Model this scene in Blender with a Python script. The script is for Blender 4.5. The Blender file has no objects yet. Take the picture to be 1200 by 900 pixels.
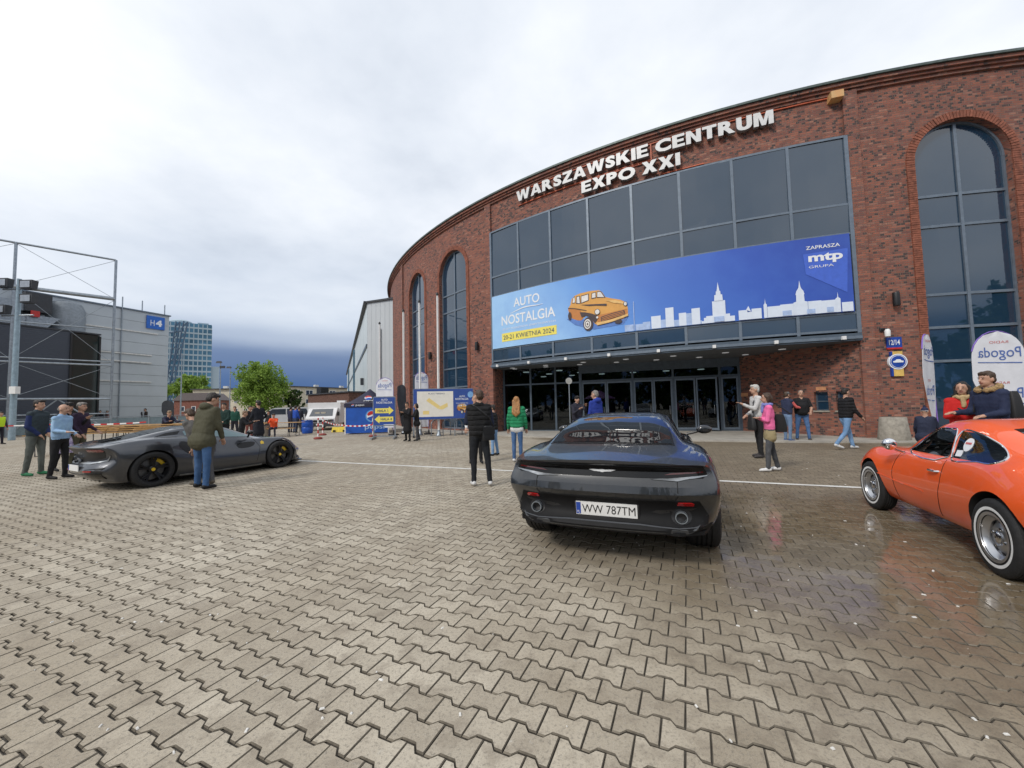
import bpy, bmesh, math, random
import numpy as np
from mathutils import Vector, Matrix, Euler
from mathutils.bvhtree import BVHTree
from mathutils import geometry as mgeo
random.seed(7)
RNG = np.random.default_rng(7)
SC = bpy.context.scene
COL = SC.collection
PI = math.pi
def R(d): return math.radians(d)

# ------------------------------------------------------------------ camera
CAM_H = 1.45
cam_d = bpy.data.cameras.new('camera')
cam = bpy.data.objects.new('camera', cam_d)
COL.objects.link(cam)
cam_d.sensor_width = 36.0
cam_d.lens = 13.5
cam_d.clip_start = 0.05
cam_d.clip_end = 3000
cam.matrix_world = (Matrix.Translation((0, 0, CAM_H)) @ Matrix.Rotation(R(90 + 3.2), 4, 'X')
                    @ Matrix.Rotation(R(-1.3), 4, 'Z'))
SC.camera = cam

# ------------------------------------------------------------------ sun, sky, exposure
SUN_EL, SUN_AZ = R(40), R(226)          # azimuth measured clockwise from +Y: high, behind the camera to its left
sun_d = bpy.data.lights.new('sun', 'SUN')
sun_d.energy = 1.5
sun_d.angle = R(10)
sun_d.color = (1.0, 0.95, 0.88)
sun = bpy.data.objects.new('sun', sun_d)
COL.objects.link(sun)
sdir = Vector((math.sin(SUN_AZ) * math.cos(SUN_EL), math.cos(SUN_AZ) * math.cos(SUN_EL), math.sin(SUN_EL)))
sun.rotation_euler = sdir.to_track_quat('Z', 'Y').to_euler()

SC.view_settings.view_transform = 'Standard'
SC.view_settings.look = 'None'
SC.view_settings.exposure = 0.32
SC.view_settings.gamma = 1.0

class NT:
    """small node-tree helper"""
    def __init__(s, tree):
        s.t = tree
    def n(s, typ, **kw):
        nd = s.t.nodes.new(typ)
        for k, v in kw.items():
            if k.startswith('i_'):
                nd.inputs[k[2:].replace('_', ' ')].default_value = v
            else:
                setattr(nd, k, v)
        return nd
    def l(s, a, b):
        s.t.links.new(a, b)
    def math(s, op, a, b=None, c=None, clamp=False):
        nd = s.n('ShaderNodeMath', operation=op, use_clamp=clamp)
        for i, v in enumerate((a, b, c)):
            if v is None: continue
            if isinstance(v, (int, float)): nd.inputs[i].default_value = v
            else: s.l(v, nd.inputs[i])
        return nd.outputs[0]
    def ramp(s, fac, stops, interp='LINEAR'):
        nd = s.n('ShaderNodeValToRGB')
        cr = nd.color_ramp
        cr.interpolation = interp
        while len(cr.elements) < len(stops): cr.elements.new(0.5)
        for e, (p, c) in zip(cr.elements, stops):
            e.position = p
            e.color = (c[0], c[1], c[2], 1) if not isinstance(c, (int, float)) else (c, c, c, 1)
        s.l(fac, nd.inputs[0])
        return nd.outputs[0]
    def mix(s, fac, a, b, blend='MIX'):
        nd = s.n('ShaderNodeMix', data_type='RGBA', blend_type=blend)
        for i, v in ((0, fac), (6, a), (7, b)):
            if isinstance(v, (int, float)): nd.inputs[i].default_value = v
            elif isinstance(v, (tuple, list)): nd.inputs[i].default_value = (v[0], v[1], v[2], 1)
            else: s.l(v, nd.inputs[i])
        return nd.outputs[2]
    def noise(s, vec=None, scale=5, detail=4, rough=0.55, dims='3D'):
        nd = s.n('ShaderNodeTexNoise', noise_dimensions=dims)
        nd.inputs['Scale'].default_value = scale
        nd.inputs['Detail'].default_value = detail
        nd.inputs['Roughness'].default_value = rough
        if vec is not None: s.l(vec, nd.inputs['Vector'])
        return nd.outputs[0]

W = bpy.data.worlds.new('World')
SC.world = W
W.use_nodes = True
W.node_tree.nodes.clear()
k = NT(W.node_tree)
out = k.n('ShaderNodeOutputWorld')
sky = k.n('ShaderNodeTexSky', sky_type='NISHITA')
sky.sun_disc = False
sky.sun_elevation = SUN_EL
sky.sun_rotation = SUN_AZ
bg1 = k.n('ShaderNodeBackground')
bg1.inputs[1].default_value = 0.08
k.l(sky.outputs[0], bg1.inputs[0])
tc = k.n('ShaderNodeTexCoord')
sep = k.n('ShaderNodeSeparateXYZ')
k.l(tc.outputs['Generated'], sep.inputs[0])
zc = k.math('MAXIMUM', sep.outputs[2], 0.0)
den = k.math('ADD', zc, 0.16)
px = k.math('DIVIDE', sep.outputs[0], den)
py = k.math('DIVIDE', sep.outputs[1], den)
cmb = k.n('ShaderNodeCombineXYZ')
k.l(px, cmb.inputs[0]); k.l(py, cmb.inputs[1])
n1 = k.noise(cmb.outputs[0], 0.9, 7, 0.55)
n2 = k.noise(cmb.outputs[0], 0.28, 3, 0.5)
nn = k.math('ADD', k.math('MULTIPLY', n1, 0.68), k.math('MULTIPLY', n2, 0.32))
cloud = k.ramp(nn, [(0.33, (0.50, 0.55, 0.63)), (0.43, (0.67, 0.715, 0.785)), (0.53, (0.82, 0.85, 0.895)), (0.64, (0.96, 0.97, 0.99))])
# lower sky turns grey and then into a dark blue rain bank along the horizon
low = k.ramp(k.math('ADD', sep.outputs[2], k.math('MULTIPLY', k.math('SUBTRACT', n2, 0.5), 0.20)),
             [(0.0, 1.0), (0.14, 0.92), (0.26, 0.45), (0.42, 0.0)], 'EASE')
grey = k.mix(k.math('MULTIPLY', low, 0.75), cloud, (0.40, 0.48, 0.60))
nb = k.noise(cmb.outputs[0], 0.55, 5, 0.5)
bank = k.ramp(k.math('ADD', sep.outputs[2], k.math('MULTIPLY', k.math('SUBTRACT', nb, 0.5), 0.075)),
              [(0.06, 1.0), (0.115, 0.88), (0.15, 0.40), (0.205, 0.0)], 'EASE')
storm = k.ramp(sep.outputs[2], [(0.0, (0.12, 0.23, 0.46)), (0.04, (0.05, 0.11, 0.27)), (0.12, (0.08, 0.14, 0.29)), (0.18, (0.2, 0.27, 0.42))])
skyc = k.mix(bank, grey, storm)
bg2 = k.n('ShaderNodeBackground')
bg2.inputs[1].default_value = 1.0
k.l(skyc, bg2.inputs[0])
mx = k.n('ShaderNodeMixShader')
mx.inputs[0].default_value = 0.94
k.l(bg1.outputs[0], mx.inputs[1]); k.l(bg2.outputs[0], mx.inputs[2])
k.l(mx.outputs[0], out.inputs[0])

# ------------------------------------------------------------------ mesh helpers
class MB:
    """collects shapes and links them as one mesh object"""
    def __init__(s):
        s.v = []; s.f = []; s.m = []; s.uv = {}; s.mi = 0
        s.M = None
    def add(s, vs, fs, mi=None):
        b = len(s.v)
        if s.M is not None: vs = [tuple(s.M @ Vector(p)) for p in vs]
        s.v.extend([tuple(p) for p in vs])
        mi = s.mi if mi is None else mi
        for f in fs:
            s.f.append([i + b for i in f]); s.m.append(mi)
        return s
    def box(s, c, d, rz=0, mi=None, top=None):
        """box of size d centred at c; top=(fx,fy) scales its upper face"""
        x, y, z = d[0] / 2, d[1] / 2, d[2] / 2
        fx, fy = top or (1, 1)
        vs = [(-x, -y, -z), (x, -y, -z), (x, y, -z), (-x, y, -z), (-x * fx, -y * fy, z), (x * fx, -y * fy, z), (x * fx, y * fy, z), (-x * fx, y * fy, z)]
        co, si = math.cos(rz), math.sin(rz)
        vs = [(c[0] + a * co - b * si, c[1] + a * si + b * co, c[2] + e) for a, b, e in vs]
        return s.add(vs, [(0, 3, 2, 1), (4, 5, 6, 7), (0, 1, 5, 4), (1, 2, 6, 5), (2, 3, 7, 6), (3, 0, 4, 7)], mi)
    def tube(s, pts, r, n=8, mi=None, cap=True, r_list=None, closed=False):
        pts = [Vector(p) for p in pts]
        m = len(pts)
        rings = []
        prev = None
        for i, p in enumerate(pts):
            if closed: d = pts[(i + 1) % m] - pts[i - 1]
            elif i == 0: d = pts[1] - p
            elif i == m - 1: d = p - pts[i - 1]
            else: d = (pts[i + 1] - p).normalized() + (p - pts[i - 1]).normalized()
            d = d.normalized() if d.length > 1e-9 else Vector((0, 0, 1))
            if prev is None:
                a = d.orthogonal().normalized()
            else:
                a = prev - d * prev.dot(d)
                a = a.normalized() if a.length > 1e-6 else d.orthogonal().normalized()
            prev = a
            b = d.cross(a)
            rr = r_list[i] if r_list else r
            rings.append([p + (a * math.cos(2 * PI * j / n) + b * math.sin(2 * PI * j / n)) * rr for j in range(n)])
        vs = [q for rg in rings for q in rg]
        fs = []
        seg = m if closed else m - 1
        for i in range(seg):
            i2 = (i + 1) % m
            for j in range(n):
                fs.append((i * n + j, i * n + (j + 1) % n, i2 * n + (j + 1) % n, i2 * n + j))
        if cap and not closed:
            fs.append(tuple(range(n - 1, -1, -1)))
            fs.append(tuple((m - 1) * n + j for j in range(n)))
        return s.add(vs, fs, mi)
    def lathe(s, prof, c=(0, 0, 0), n=24, mi=None, axis='z', close=True):
        """prof: list of (radius, height)"""
        vs, fs = [], []
        for r, h in prof:
            for j in range(n):
                a = 2 * PI * j / n
                p = (r * math.cos(a), r * math.sin(a), h)
                if axis == 'y': p = (p[0], -p[2], p[1])
                elif axis == 'x': p = (p[2], p[0], p[1])
                vs.append((p[0] + c[0], p[1] + c[1], p[2] + c[2]))
        for i in range(len(prof) - 1):
            for j in range(n):
                fs.append((i * n + j, i * n + (j + 1) % n, (i + 1) * n + (j + 1) % n, (i + 1) * n + j))
        if close:
            fs.append(tuple(range(n - 1, -1, -1)))
            fs.append(tuple((len(prof) - 1) * n + j for j in range(n)))
        return s.add(vs, fs, mi)
    def ball(s, c, r, n=10, m=7, mi=None):
        r = (r, r, r) if isinstance(r, (int, float)) else r
        vs, fs = [], []
        for i in range(m + 1):
            t = PI * i / m
            for j in range(n):
                a = 2 * PI * j / n
                vs.append((c[0] + r[0] * math.sin(t) * math.cos(a), c[1] + r[1] * math.sin(t) * math.sin(a), c[2] + r[2] * math.cos(t)))
        for i in range(m):
            for j in range(n):
                fs.append((i * n + j, (i + 1) * n + j, (i + 1) * n + (j + 1) % n, i * n + (j + 1) % n))
        return s.add(vs, fs, mi)
    def prism(s, poly, y0, y1, mi=None, axis='y'):
        """polygon in (x,z) extruded along y (axis 'y'), or (x,y) along z"""
        n = len(poly)
        if axis == 'y': vs = [(a, y0, b) for a, b in poly] + [(a, y1, b) for a, b in poly]
        elif axis == 'x': vs = [(y0, a, b) for a, b in poly] + [(y1, a, b) for a, b in poly]
        else: vs = [(a, b, y0) for a, b in poly] + [(a, b, y1) for a, b in poly]
        fs = [tuple(range(n)), tuple(range(2 * n - 1, n - 1, -1))]
        for i in range(n):
            j = (i + 1) % n
            fs.append((i, i + n, j + n, j))
        return s.add(vs, fs, mi)
    def mesh(s, name, mats, smooth=False, fix=True):
        me = bpy.data.meshes.new(name)
        me.from_pydata(s.v, [], s.f)
        for m in (mats if isinstance(mats, (list, tuple)) else [mats]): me.materials.append(m)
        if any(s.m): me.polygons.foreach_set('material_index', s.m)
        if fix:
            bm = bmesh.new(); bm.from_mesh(me)
            bmesh.ops.recalc_face_normals(bm, faces=bm.faces)
            bm.to_mesh(me); bm.free()
        if smooth: smooth_by(me, smooth if not isinstance(smooth, bool) else 40)
        me.update()
        return me
    def build(s, name, mats, parent=None, smooth=False, loc=None, rz=0, fix=True):
        return link(name, s.mesh(name, mats, smooth, fix), parent, loc, rz)

def smooth_by(me, deg):
    me.polygons.foreach_set('use_smooth', [True] * len(me.polygons))
    try: me.set_sharp_from_angle(angle=R(deg))
    except Exception: pass

def link(name, me, parent=None, loc=None, rz=0):
    o = bpy.data.objects.new(name, me)
    COL.objects.link(o)
    if parent is not None: o.parent = parent
    if loc is not None: o.location = loc
    if rz: o.rotation_euler = (0, 0, rz)
    return o

def tag(o, label=None, cat=None, group=None, kind=None):
    if label: o['label'] = label
    if cat: o['category'] = cat
    if group: o['group'] = group
    if kind: o['kind'] = kind
    return o

def empty(name, label, cat, loc=(0, 0, 0), rz=0, group=None):
    o = bpy.data.objects.new(name, None)
    COL.objects.link(o)
    o.empty_display_size = 0.2
    o.location = loc
    o.rotation_euler = (0, 0, rz)
    return tag(o, label, cat, group)

def copy_tree(o, parent=None):
    c = o.copy()
    COL.objects.link(c)
    if parent is not None: c.parent = parent
    for ch in list(o.children): copy_tree(ch, c)
    return c

# text: outlines of the built-in font turned into plain mesh data
_fc = {}
def glyphs(body, size=1.0, extrude=0.0, offset=0.0, res=3, shear=0.0, space=1.0):
    key = (body, extrude, offset, res, shear, space)
    if key not in _fc:
        cu = bpy.data.curves.new('lettering', 'FONT')
        cu.body = body; cu.size = 1.0; cu.extrude = extrude; cu.offset = offset
        cu.resolution_u = res; cu.shear = shear; cu.space_character = space
        o = bpy.data.objects.new('lettering', cu)
        COL.objects.link(o)
        dg = bpy.context.evaluated_depsgraph_get()
        dg.update()
        me = bpy.data.meshes.new_from_object(o.evaluated_get(dg))
        vs = np.empty(len(me.vertices) * 3); me.vertices.foreach_get('co', vs)
        vs = vs.reshape(-1, 3)
        fs = [tuple(p.vertices) for p in me.polygons]
        bpy.data.objects.remove(o); bpy.data.curves.remove(cu); bpy.data.meshes.remove(me)
        _fc[key] = (vs, fs)
    vs, fs = _fc[key]
    v = vs.copy(); v[:, :2] *= size
    return v, fs

def fit_text(body, x0, x1, y0, y1, extrude=0.0, offset=0.0, mirror=False, res=3):
    """glyph mesh stretched to fill the rectangle"""
    v, f = glyphs(body, 1.0, extrude, offset, res)
    lo, hi = v.min(0), v.max(0)
    v = v.copy()
    v[:, 0] = x0 + (v[:, 0] - lo[0]) / max(hi[0] - lo[0], 1e-6) * (x1 - x0)
    v[:, 1] = y0 + (v[:, 1] - lo[1]) / max(hi[1] - lo[1], 1e-6) * (y1 - y0)
    if mirror: v[:, 0] = x0 + x1 - v[:, 0]
    return v, f

def tess(poly, res=0.3):
    """outline -> (2-D points, triangles) with edges and inside points no farther apart than res"""
    B = []
    for a, b in zip(poly, poly[1:] + poly[:1]):
        n = max(1, int(math.ceil(math.hypot(b[0] - a[0], b[1] - a[1]) / res)))
        for i in range(n): B.append(Vector((a[0] + (b[0] - a[0]) * i / n, a[1] + (b[1] - a[1]) * i / n)))
    V2, E2, F2, _, _, _ = mgeo.delaunay_2d_cdt(B, [], [list(range(len(B)))], 1, 1e-6)
    return [(v[0], v[1]) for v in V2], [tuple(f) for f in F2]

# ------------------------------------------------------------------ materials
def mat(name, col, rough=0.6, metal=0.0, var=0.12, vscale=6.0, bump=0.0, bscale=40.0, coat=0.0, spec=0.5, alt=None, coords='Object', rvar=0.0):
    """plain surface with a little procedural unevenness in colour, gloss and relief"""
    m = bpy.data.materials.new(name)
    m.use_nodes = True
    k = NT(m.node_tree)
    b = m.node_tree.nodes['Principled BSDF']
    tc = k.n('ShaderNodeTexCoord')
    vec = tc.outputs[coords]
    b.inputs['Roughness'].default_value = rough
    b.inputs['Metallic'].default_value = metal
    b.inputs['Specular IOR Level'].default_value = spec
    b.inputs['Coat Weight'].default_value = coat
    b.inputs['Coat Roughness'].default_value = 0.04
    nz = k.noise(vec, vscale, 5, 0.6)
    c2 = alt or tuple(min(1, c * (1 - 2.0 * var)) for c in col)
    c1 = tuple(min(1, c * (1 + 0.6 * var)) for c in col)
    c = k.mix(k.ramp(nz, [(0.3, 0.0), (0.7, 1.0)]), c1, c2)
    k.l(c, b.inputs['Base Color'])
    if rvar:
        k.l(k.math('ADD', k.math('MULTIPLY', nz, rvar), rough - rvar / 2), b.inputs['Roughness'])
    if bump:
        bn = k.n('ShaderNodeBump')
        bn.inputs['Strength'].default_value = bump
        bn.inputs['Distance'].default_value = 0.01
        k.l(k.noise(vec, bscale, 4, 0.6), bn.inputs['Height'])
        k.l(bn.outputs[0], b.inputs['Normal'])
    return m

def emit(name, col, s):
    m = bpy.data.materials.new(name); m.use_nodes = True
    b = m.node_tree.nodes['Principled BSDF']
    b.inputs['Base Color'].default_value = (*col, 1)
    b.inputs['Emission Color'].default_value = (*col, 1)
    b.inputs['Emission Strength'].default_value = s
    return m

def glass_dark(name, col=(0.012, 0.017, 0.024), ior=1.75, rough=0.02, wob=0.0):
    m = bpy.data.materials.new(name); m.use_nodes = True
    k = NT(m.node_tree)
    b = m.node_tree.nodes['Principled BSDF']
    b.inputs['Base Color'].default_value = (*col, 1)
    b.inputs['Roughness'].default_value = rough
    b.inputs['IOR'].default_value = ior
    if wob:
        tc = k.n('ShaderNodeTexCoord')
        bn = k.n('ShaderNodeBump'); bn.inputs['Strength'].default_value = wob; bn.inputs['Distance'].default_value = 0.02
        k.l(k.noise(tc.outputs['Object'], 0.7, 2, 0.5), bn.inputs['Height'])
        k.l(bn.outputs[0], b.inputs['Normal'])
    return m

def glass_clear(name, tint=(0.6, 0.66, 0.68), ior=1.5, refl=(0.9, 0.95, 1.0)):
    m = bpy.data.materials.new(name); m.use_nodes = True
    t = m.node_tree; t.nodes.clear(); k = NT(t)
    o = k.n('ShaderNodeOutputMaterial')
    tr = k.n('ShaderNodeBsdfTransparent'); tr.inputs[0].default_value = (*tint, 1)
    gl = k.n('ShaderNodeBsdfGlossy'); gl.inputs['Roughness'].default_value = 0.015; gl.inputs[0].default_value = (*refl, 1)
    fr = k.n('ShaderNodeFresnel'); fr.inputs[0].default_value = ior
    mx = k.n('ShaderNodeMixShader')
    k.l(fr.outputs[0], mx.inputs[0]); k.l(tr.outputs[0], mx.inputs[1]); k.l(gl.outputs[0], mx.inputs[2])
    k.l(mx.outputs[0], o.inputs[0])
    return m

M = {}
M['steel'] = mat('brushed_steel', (0.42, 0.44, 0.46), 0.35, 0.9, 0.1)
M['galv'] = mat('galvanised_steel', (0.34, 0.38, 0.42), 0.45, 0.7, 0.15)
M['alu_dark'] = mat('grey_blue_frame_paint', (0.09, 0.12, 0.155), 0.4, 0.2, 0.1)
M['alu_mid'] = mat('mid_grey_frame_paint', (0.16, 0.20, 0.25), 0.4, 0.2, 0.1)
M['white'] = mat('white_paint', (0.78, 0.78, 0.77), 0.45, 0, 0.05)
M['offwhite'] = mat('dirty_white_paint', (0.68, 0.68, 0.66), 0.5, 0, 0.1, alt=(0.5, 0.5, 0.48))
M['black'] = mat('black_plastic', (0.014, 0.014, 0.016), 0.45, 0, 0.2)
M['dark'] = mat('dark_grey_paint', (0.04, 0.043, 0.05), 0.5, 0, 0.15)
M['rubber'] = mat('tyre_rubber', (0.018, 0.018, 0.019), 0.72, 0, 0.25, 30, 0.25, 90)
M['chrome'] = mat('chrome', (0.75, 0.76, 0.78), 0.08, 1.0, 0.03)
M['red'] = mat('red_plastic', (0.55, 0.03, 0.025), 0.35, 0, 0.12)
M['yellow'] = mat('yellow_paint', (0.82, 0.62, 0.06), 0.5, 0, 0.1)
M['blue'] = mat('blue_plastic', (0.01, 0.08, 0.42), 0.4, 0, 0.15)
M['print_white'] = mat('white_print', (0.82, 0.84, 0.87), 0.55, 0, 0.03)
M['print_navy'] = mat('navy_print', (0.03, 0.05, 0.16), 0.5, 0, 0.05)
M['print_yellow'] = mat('yellow_print', (0.86, 0.74, 0.14), 0.55, 0, 0.04)
M['concrete'] = mat('concrete', (0.36, 0.33, 0.28), 0.85, 0, 0.2, 8, 0.3, 60)
M['wood'] = mat('varnished_pine', (0.55, 0.33, 0.13), 0.45, 0, 0.25, 9, 0.1, 30)
# ------------------------------------------------------------------ ground
U = Vector((math.cos(R(24.4)), -math.sin(R(24.4)), 0))      # along the paver rows
V = Vector((math.sin(R(24.4)), math.cos(R(24.4)), 0))       # across the rows

def ground_nodes(m, pattern=False):
    """concrete paving: greyish tan, stained, damp on the side where the cars were washed by the shower"""
    m.use_nodes = True
    k = NT(m.node_tree)
    b = m.node_tree.nodes['Principled BSDF']
    geo = k.n('ShaderNodeNewGeometry')
    pos = geo.outputs['Position']
    if pattern:
        mp = k.n('ShaderNodeMapping'); mp.inputs['Rotation'].default_value = (0, 0, R(24.4))
        k.l(pos, mp.inputs[0])
        bt = k.n('ShaderNodeTexBrick')
        bt.inputs['Color1'].default_value = (0, 0, 0, 1); bt.inputs['Color2'].default_value = (1, 1, 1, 1)
        bt.inputs['Mortar'].default_value = (0.5, 0.5, 0.5, 1)
        bt.inputs['Scale'].default_value = 1.0
        bt.inputs['Brick Width'].default_value = 0.2; bt.inputs['Row Height'].default_value = 0.1405
        bt.inputs['Mortar Size'].default_value = 0.006
        k.l(mp.outputs[0], bt.inputs[0])
        tone = bt.outputs[0]
    else:
        at = k.n('ShaderNodeAttribute', attribute_name='tone')
        tone = at.outputs['Fac']
    big = k.noise(pos, 0.35, 5, 0.6)
    mid = k.noise(pos, 2.2, 5, 0.65)
    fine = k.noise(pos, 60, 3, 0.7)
    c = k.mix(tone, (0.36, 0.315, 0.245), (0.53, 0.475, 0.38))
    c = k.mix(k.ramp(big, [(0.35, 0.0), (0.65, 0.75)]), c, (0.30, 0.245, 0.172))
    c = k.mix(k.ramp(mid, [(0.52, 0.0), (0.75, 0.55)]), c, (0.235, 0.195, 0.15))
    spots = k.ramp(k.noise(pos, 9, 4, 0.7), [(0.66, 0.0), (0.74, 0.5)])
    c = k.mix(spots, c, (0.52, 0.50, 0.46))
    c = k.mix(k.ramp(fine, [(0.3, 0.6), (0.5, 0.0)]), c, (0.13, 0.115, 0.095))
    grit = k.noise(pos, 260, 2, 0.8)
    c = k.mix(k.ramp(grit, [(0.56, 0.0), (0.72, 0.5)]), c, (0.58, 0.55, 0.50))
    c = k.mix(k.ramp(grit, [(0.30, 0.5), (0.42, 0.0)]), c, (0.10, 0.09, 0.075))
    blot = k.noise(pos, 5.5, 4, 0.7)
    c = k.mix(k.ramp(blot, [(0.50, 0.0), (0.66, 0.5)]), c, (0.20, 0.165, 0.125))
    # dampness: a broad patch round the two cars on the right
    sx = k.n('ShaderNodeSeparateXYZ'); k.l(pos, sx.inputs[0])
    ex = k.math('DIVIDE', k.math('SUBTRACT', sx.outputs[0], 3.8), 3.6)
    ey = k.math('DIVIDE', k.math('SUBTRACT', sx.outputs[1], 3.9), 3.0)
    d2 = k.math('SQRT', k.math('ADD', k.math('MULTIPLY', ex, ex), k.math('MULTIPLY', ey, ey)))
    wf = k.math('ADD', d2, k.math('MULTIPLY', k.math('SUBTRACT', k.noise(pos, 0.9, 5, 0.6), 0.5), 0.9))
    wet = k.ramp(wf, [(0.35, 1.0), (1.35, 0.0)], 'EASE')
    broad = k.ramp(k.math('ADD', k.math('MULTIPLY', sx.outputs[0], 0.16), k.math('MULTIPLY', k.math('SUBTRACT', big, 0.5), 1.0)),
                   [(-0.22, 0.0), (0.42, 0.85)], 'EASE')
    core = wet
    wet = k.math('MAXIMUM', wet, broad)
    wc = k.mix(1.0, c, (0.47, 0.42, 0.345), 'MULTIPLY')
    c = k.mix(wet, c, wc)
    if pattern:
        c = k.mix(bt.outputs['Fac'], c, (0.12, 0.105, 0.085))
    k.l(c, b.inputs['Base Color'])
    rg = k.math('SUBTRACT', 0.80, k.math('MULTIPLY', broad, 0.22))
    rg = k.math('SUBTRACT', rg, k.math('MULTIPLY', core, k.math('ADD', 0.46, k.math('MULTIPLY', mid, 0.36))), None, True)
    rg = k.math('MAXIMUM', rg, 0.07)
    k.l(rg, b.inputs['Roughness'])
    bn = k.n('ShaderNodeBump'); bn.inputs['Distance'].default_value = 0.004
    k.l(k.math('SUBTRACT', 0.40, k.math('MULTIPLY', core, 0.37)), bn.inputs['Strength'])
    k.l(k.noise(pos, 130, 4, 0.7), bn.inputs['Height'])
    k.l(bn.outputs[0], b.inputs['Normal'])
    return m

M['paver'] = ground_nodes(bpy.data.materials.new('concrete_paver'))
M['ground'] = ground_nodes(bpy.data.materials.new('far_paving'), True)
M['paver_edge'] = mat('paver_edge', (0.205, 0.178, 0.14), 0.95, 0, 0.3, 6, coords='Object', spec=0.1)
M['joint'] = mat('sandy_joint', (0.11, 0.096, 0.078), 0.9, 0, 0.3, 12, 0.4, 80, coords='Object')

PA, PB, PW = 0.0980, 0.0815, 0.0520       # half length, half width at the ends, half width at the waist
outline = [(-PA, -PB), (-.063, -PB), (-.037, -PW), (.037, -PW), (.063, -PB), (PA, -PB),
           (PA, PB), (.063, PB), (.037, PW), (-.037, PW), (-.063, PB), (-PA, PB)]
def paver_geo():
    top = []
    for i, (a, b) in enumerate(outline):
        top.append((a * (1 - 0.0035 / PA), b - math.copysign(0.0055, b), 0.0))
    low = [(a, b, -0.006) for a, b in outline]
    vs = top + low
    n = 12
    fs = [tuple(range(n))] + [(i, i + n, (i + 1) % n + n, (i + 1) % n) for i in range(n)]
    return np.array(vs), fs
pv, pf = paver_geo()
ZT = 0.0
cells = []
FAR_Y = 12.5
for j in range(-100, 160):
    for i in range(-125, 125):
        u = i * 0.2 + (0.1 if j % 2 else 0.0) + 0.03
        v = j * 0.1405 + 0.05
        p = U * u + V * v
        if p.y < -1.6 or p.y > FAR_Y: continue
        if abs(p.x) > 1.42 * max(p.y, 0.8) + 2.6 or abs(p.x) > 18.2: continue
        cells.append((p.x, p.y))
cells = np.array(cells)
# how large each paver shows: nearest in depth and inside the picture
inview = np.abs(cells[:, 0]) < 1.34 * cells[:, 1]
key = np.where(inview & (cells[:, 1] > 1.45), cells[:, 1], 1e9)
order = np.argsort(key)
single = set(order[:300].tolist())

ground = MB()
ground.add([(-1500, -600, -0.012), (1500, -600, -0.012), (1500, -1.8, -0.012), (-1500, -1.8, -0.012)], [(0, 1, 2, 3)], 0)
ground.add([(-1500, FAR_Y - 0.15, -0.012), (1500, FAR_Y - 0.15, -0.012), (1500, 2500, -0.012), (-1500, 2500, -0.012)], [(0, 1, 2, 3)], 0)
for sgn in (-1, 1):
    ground.add([(sgn * 1500, -1.8, -0.012), (sgn * 18.6, -1.8, -0.012), (sgn * 18.6, FAR_Y - 0.15, -0.012), (sgn * 1500, FAR_Y - 0.15, -0.012)], [(0, 1, 2, 3)], 0)
ground.add([(-18.6, -1.8, -0.012), (18.6, -1.8, -0.012), (18.6, FAR_Y - 0.15, -0.012), (-18.6, FAR_Y - 0.15, -0.012)], [(0, 1, 2, 3)], 1)
GROUND = ground.build('ground', [M['ground'], M['joint']])
tag(GROUND, 'wide yard paved with interlocking bone shaped concrete blocks', None, None, 'structure')
for p in GROUND.data.polygons:
    if p.normal.z < 0: p.flip()

Rm = np.array([[U.x, V.x, 0], [U.y, V.y, 0], [0, 0, 1]])
# 12 paver meshes of slightly different tone shared by the single pavers
pav_meshes = []
for t in range(12):
    me = bpy.data.meshes.new('paver')
    w = pv.copy(); w[:, 2] += RNG.uniform(-0.0015, 0.0015)
    me.from_pydata((w @ Rm.T).tolist(), [], pf)
    me.materials.append(M['paver']); me.materials.append(M['paver_edge'])
    me.polygons.foreach_set('material_index', [0] + [1] * 12)
    a = me.attributes.new('tone', 'FLOAT', 'FACE')
    a.data.foreach_set('value', [t / 11.0] * len(me.polygons))
    pav_meshes.append(me)
for i in order[:300]:
    o = link('paver', random.choice(pav_meshes), GROUND, (cells[i][0], cells[i][1], 0))
    o.rotation_euler = (R(random.gauss(0, 0.35)), R(random.gauss(0, 0.35)), R(random.gauss(0, 0.5)))
rest = np.array([i for i in range(len(cells)) if i not in single])
N = len(rest)
tilt = RNG.normal(0, 0.006, (N, 2))
base = pv @ Rm.T
allv = np.repeat(base[None], N, 0)
allv[:, :, 2] += allv[:, :, 0] * tilt[:, :1] + allv[:, :, 1] * tilt[:, 1:] + RNG.uniform(-0.0015, 0.0015, (N, 1))
allv[:, :, 0] += cells[rest, 0][:, None]; allv[:, :, 1] += cells[rest, 1][:, None]
me = bpy.data.meshes.new('paver_field')
nv = len(pv)
fs = [tuple(i + q * nv for i in f) for q in range(N) for f in pf]
me.from_pydata(allv.reshape(-1, 3).tolist(), [], fs)
me.materials.append(M['paver']); me.materials.append(M['paver_edge'])
me.polygons.foreach_set('material_index', [0] + [1] * 12 if N == 1 else ([0] + [1] * 12) * N)
a = me.attributes.new('tone', 'FLOAT', 'FACE')
a.data.foreach_set('value', np.repeat(RNG.random(N), len(pf)))
o = link('paver_field', me, GROUND)
o['kind'] = 'stuff'

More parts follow.
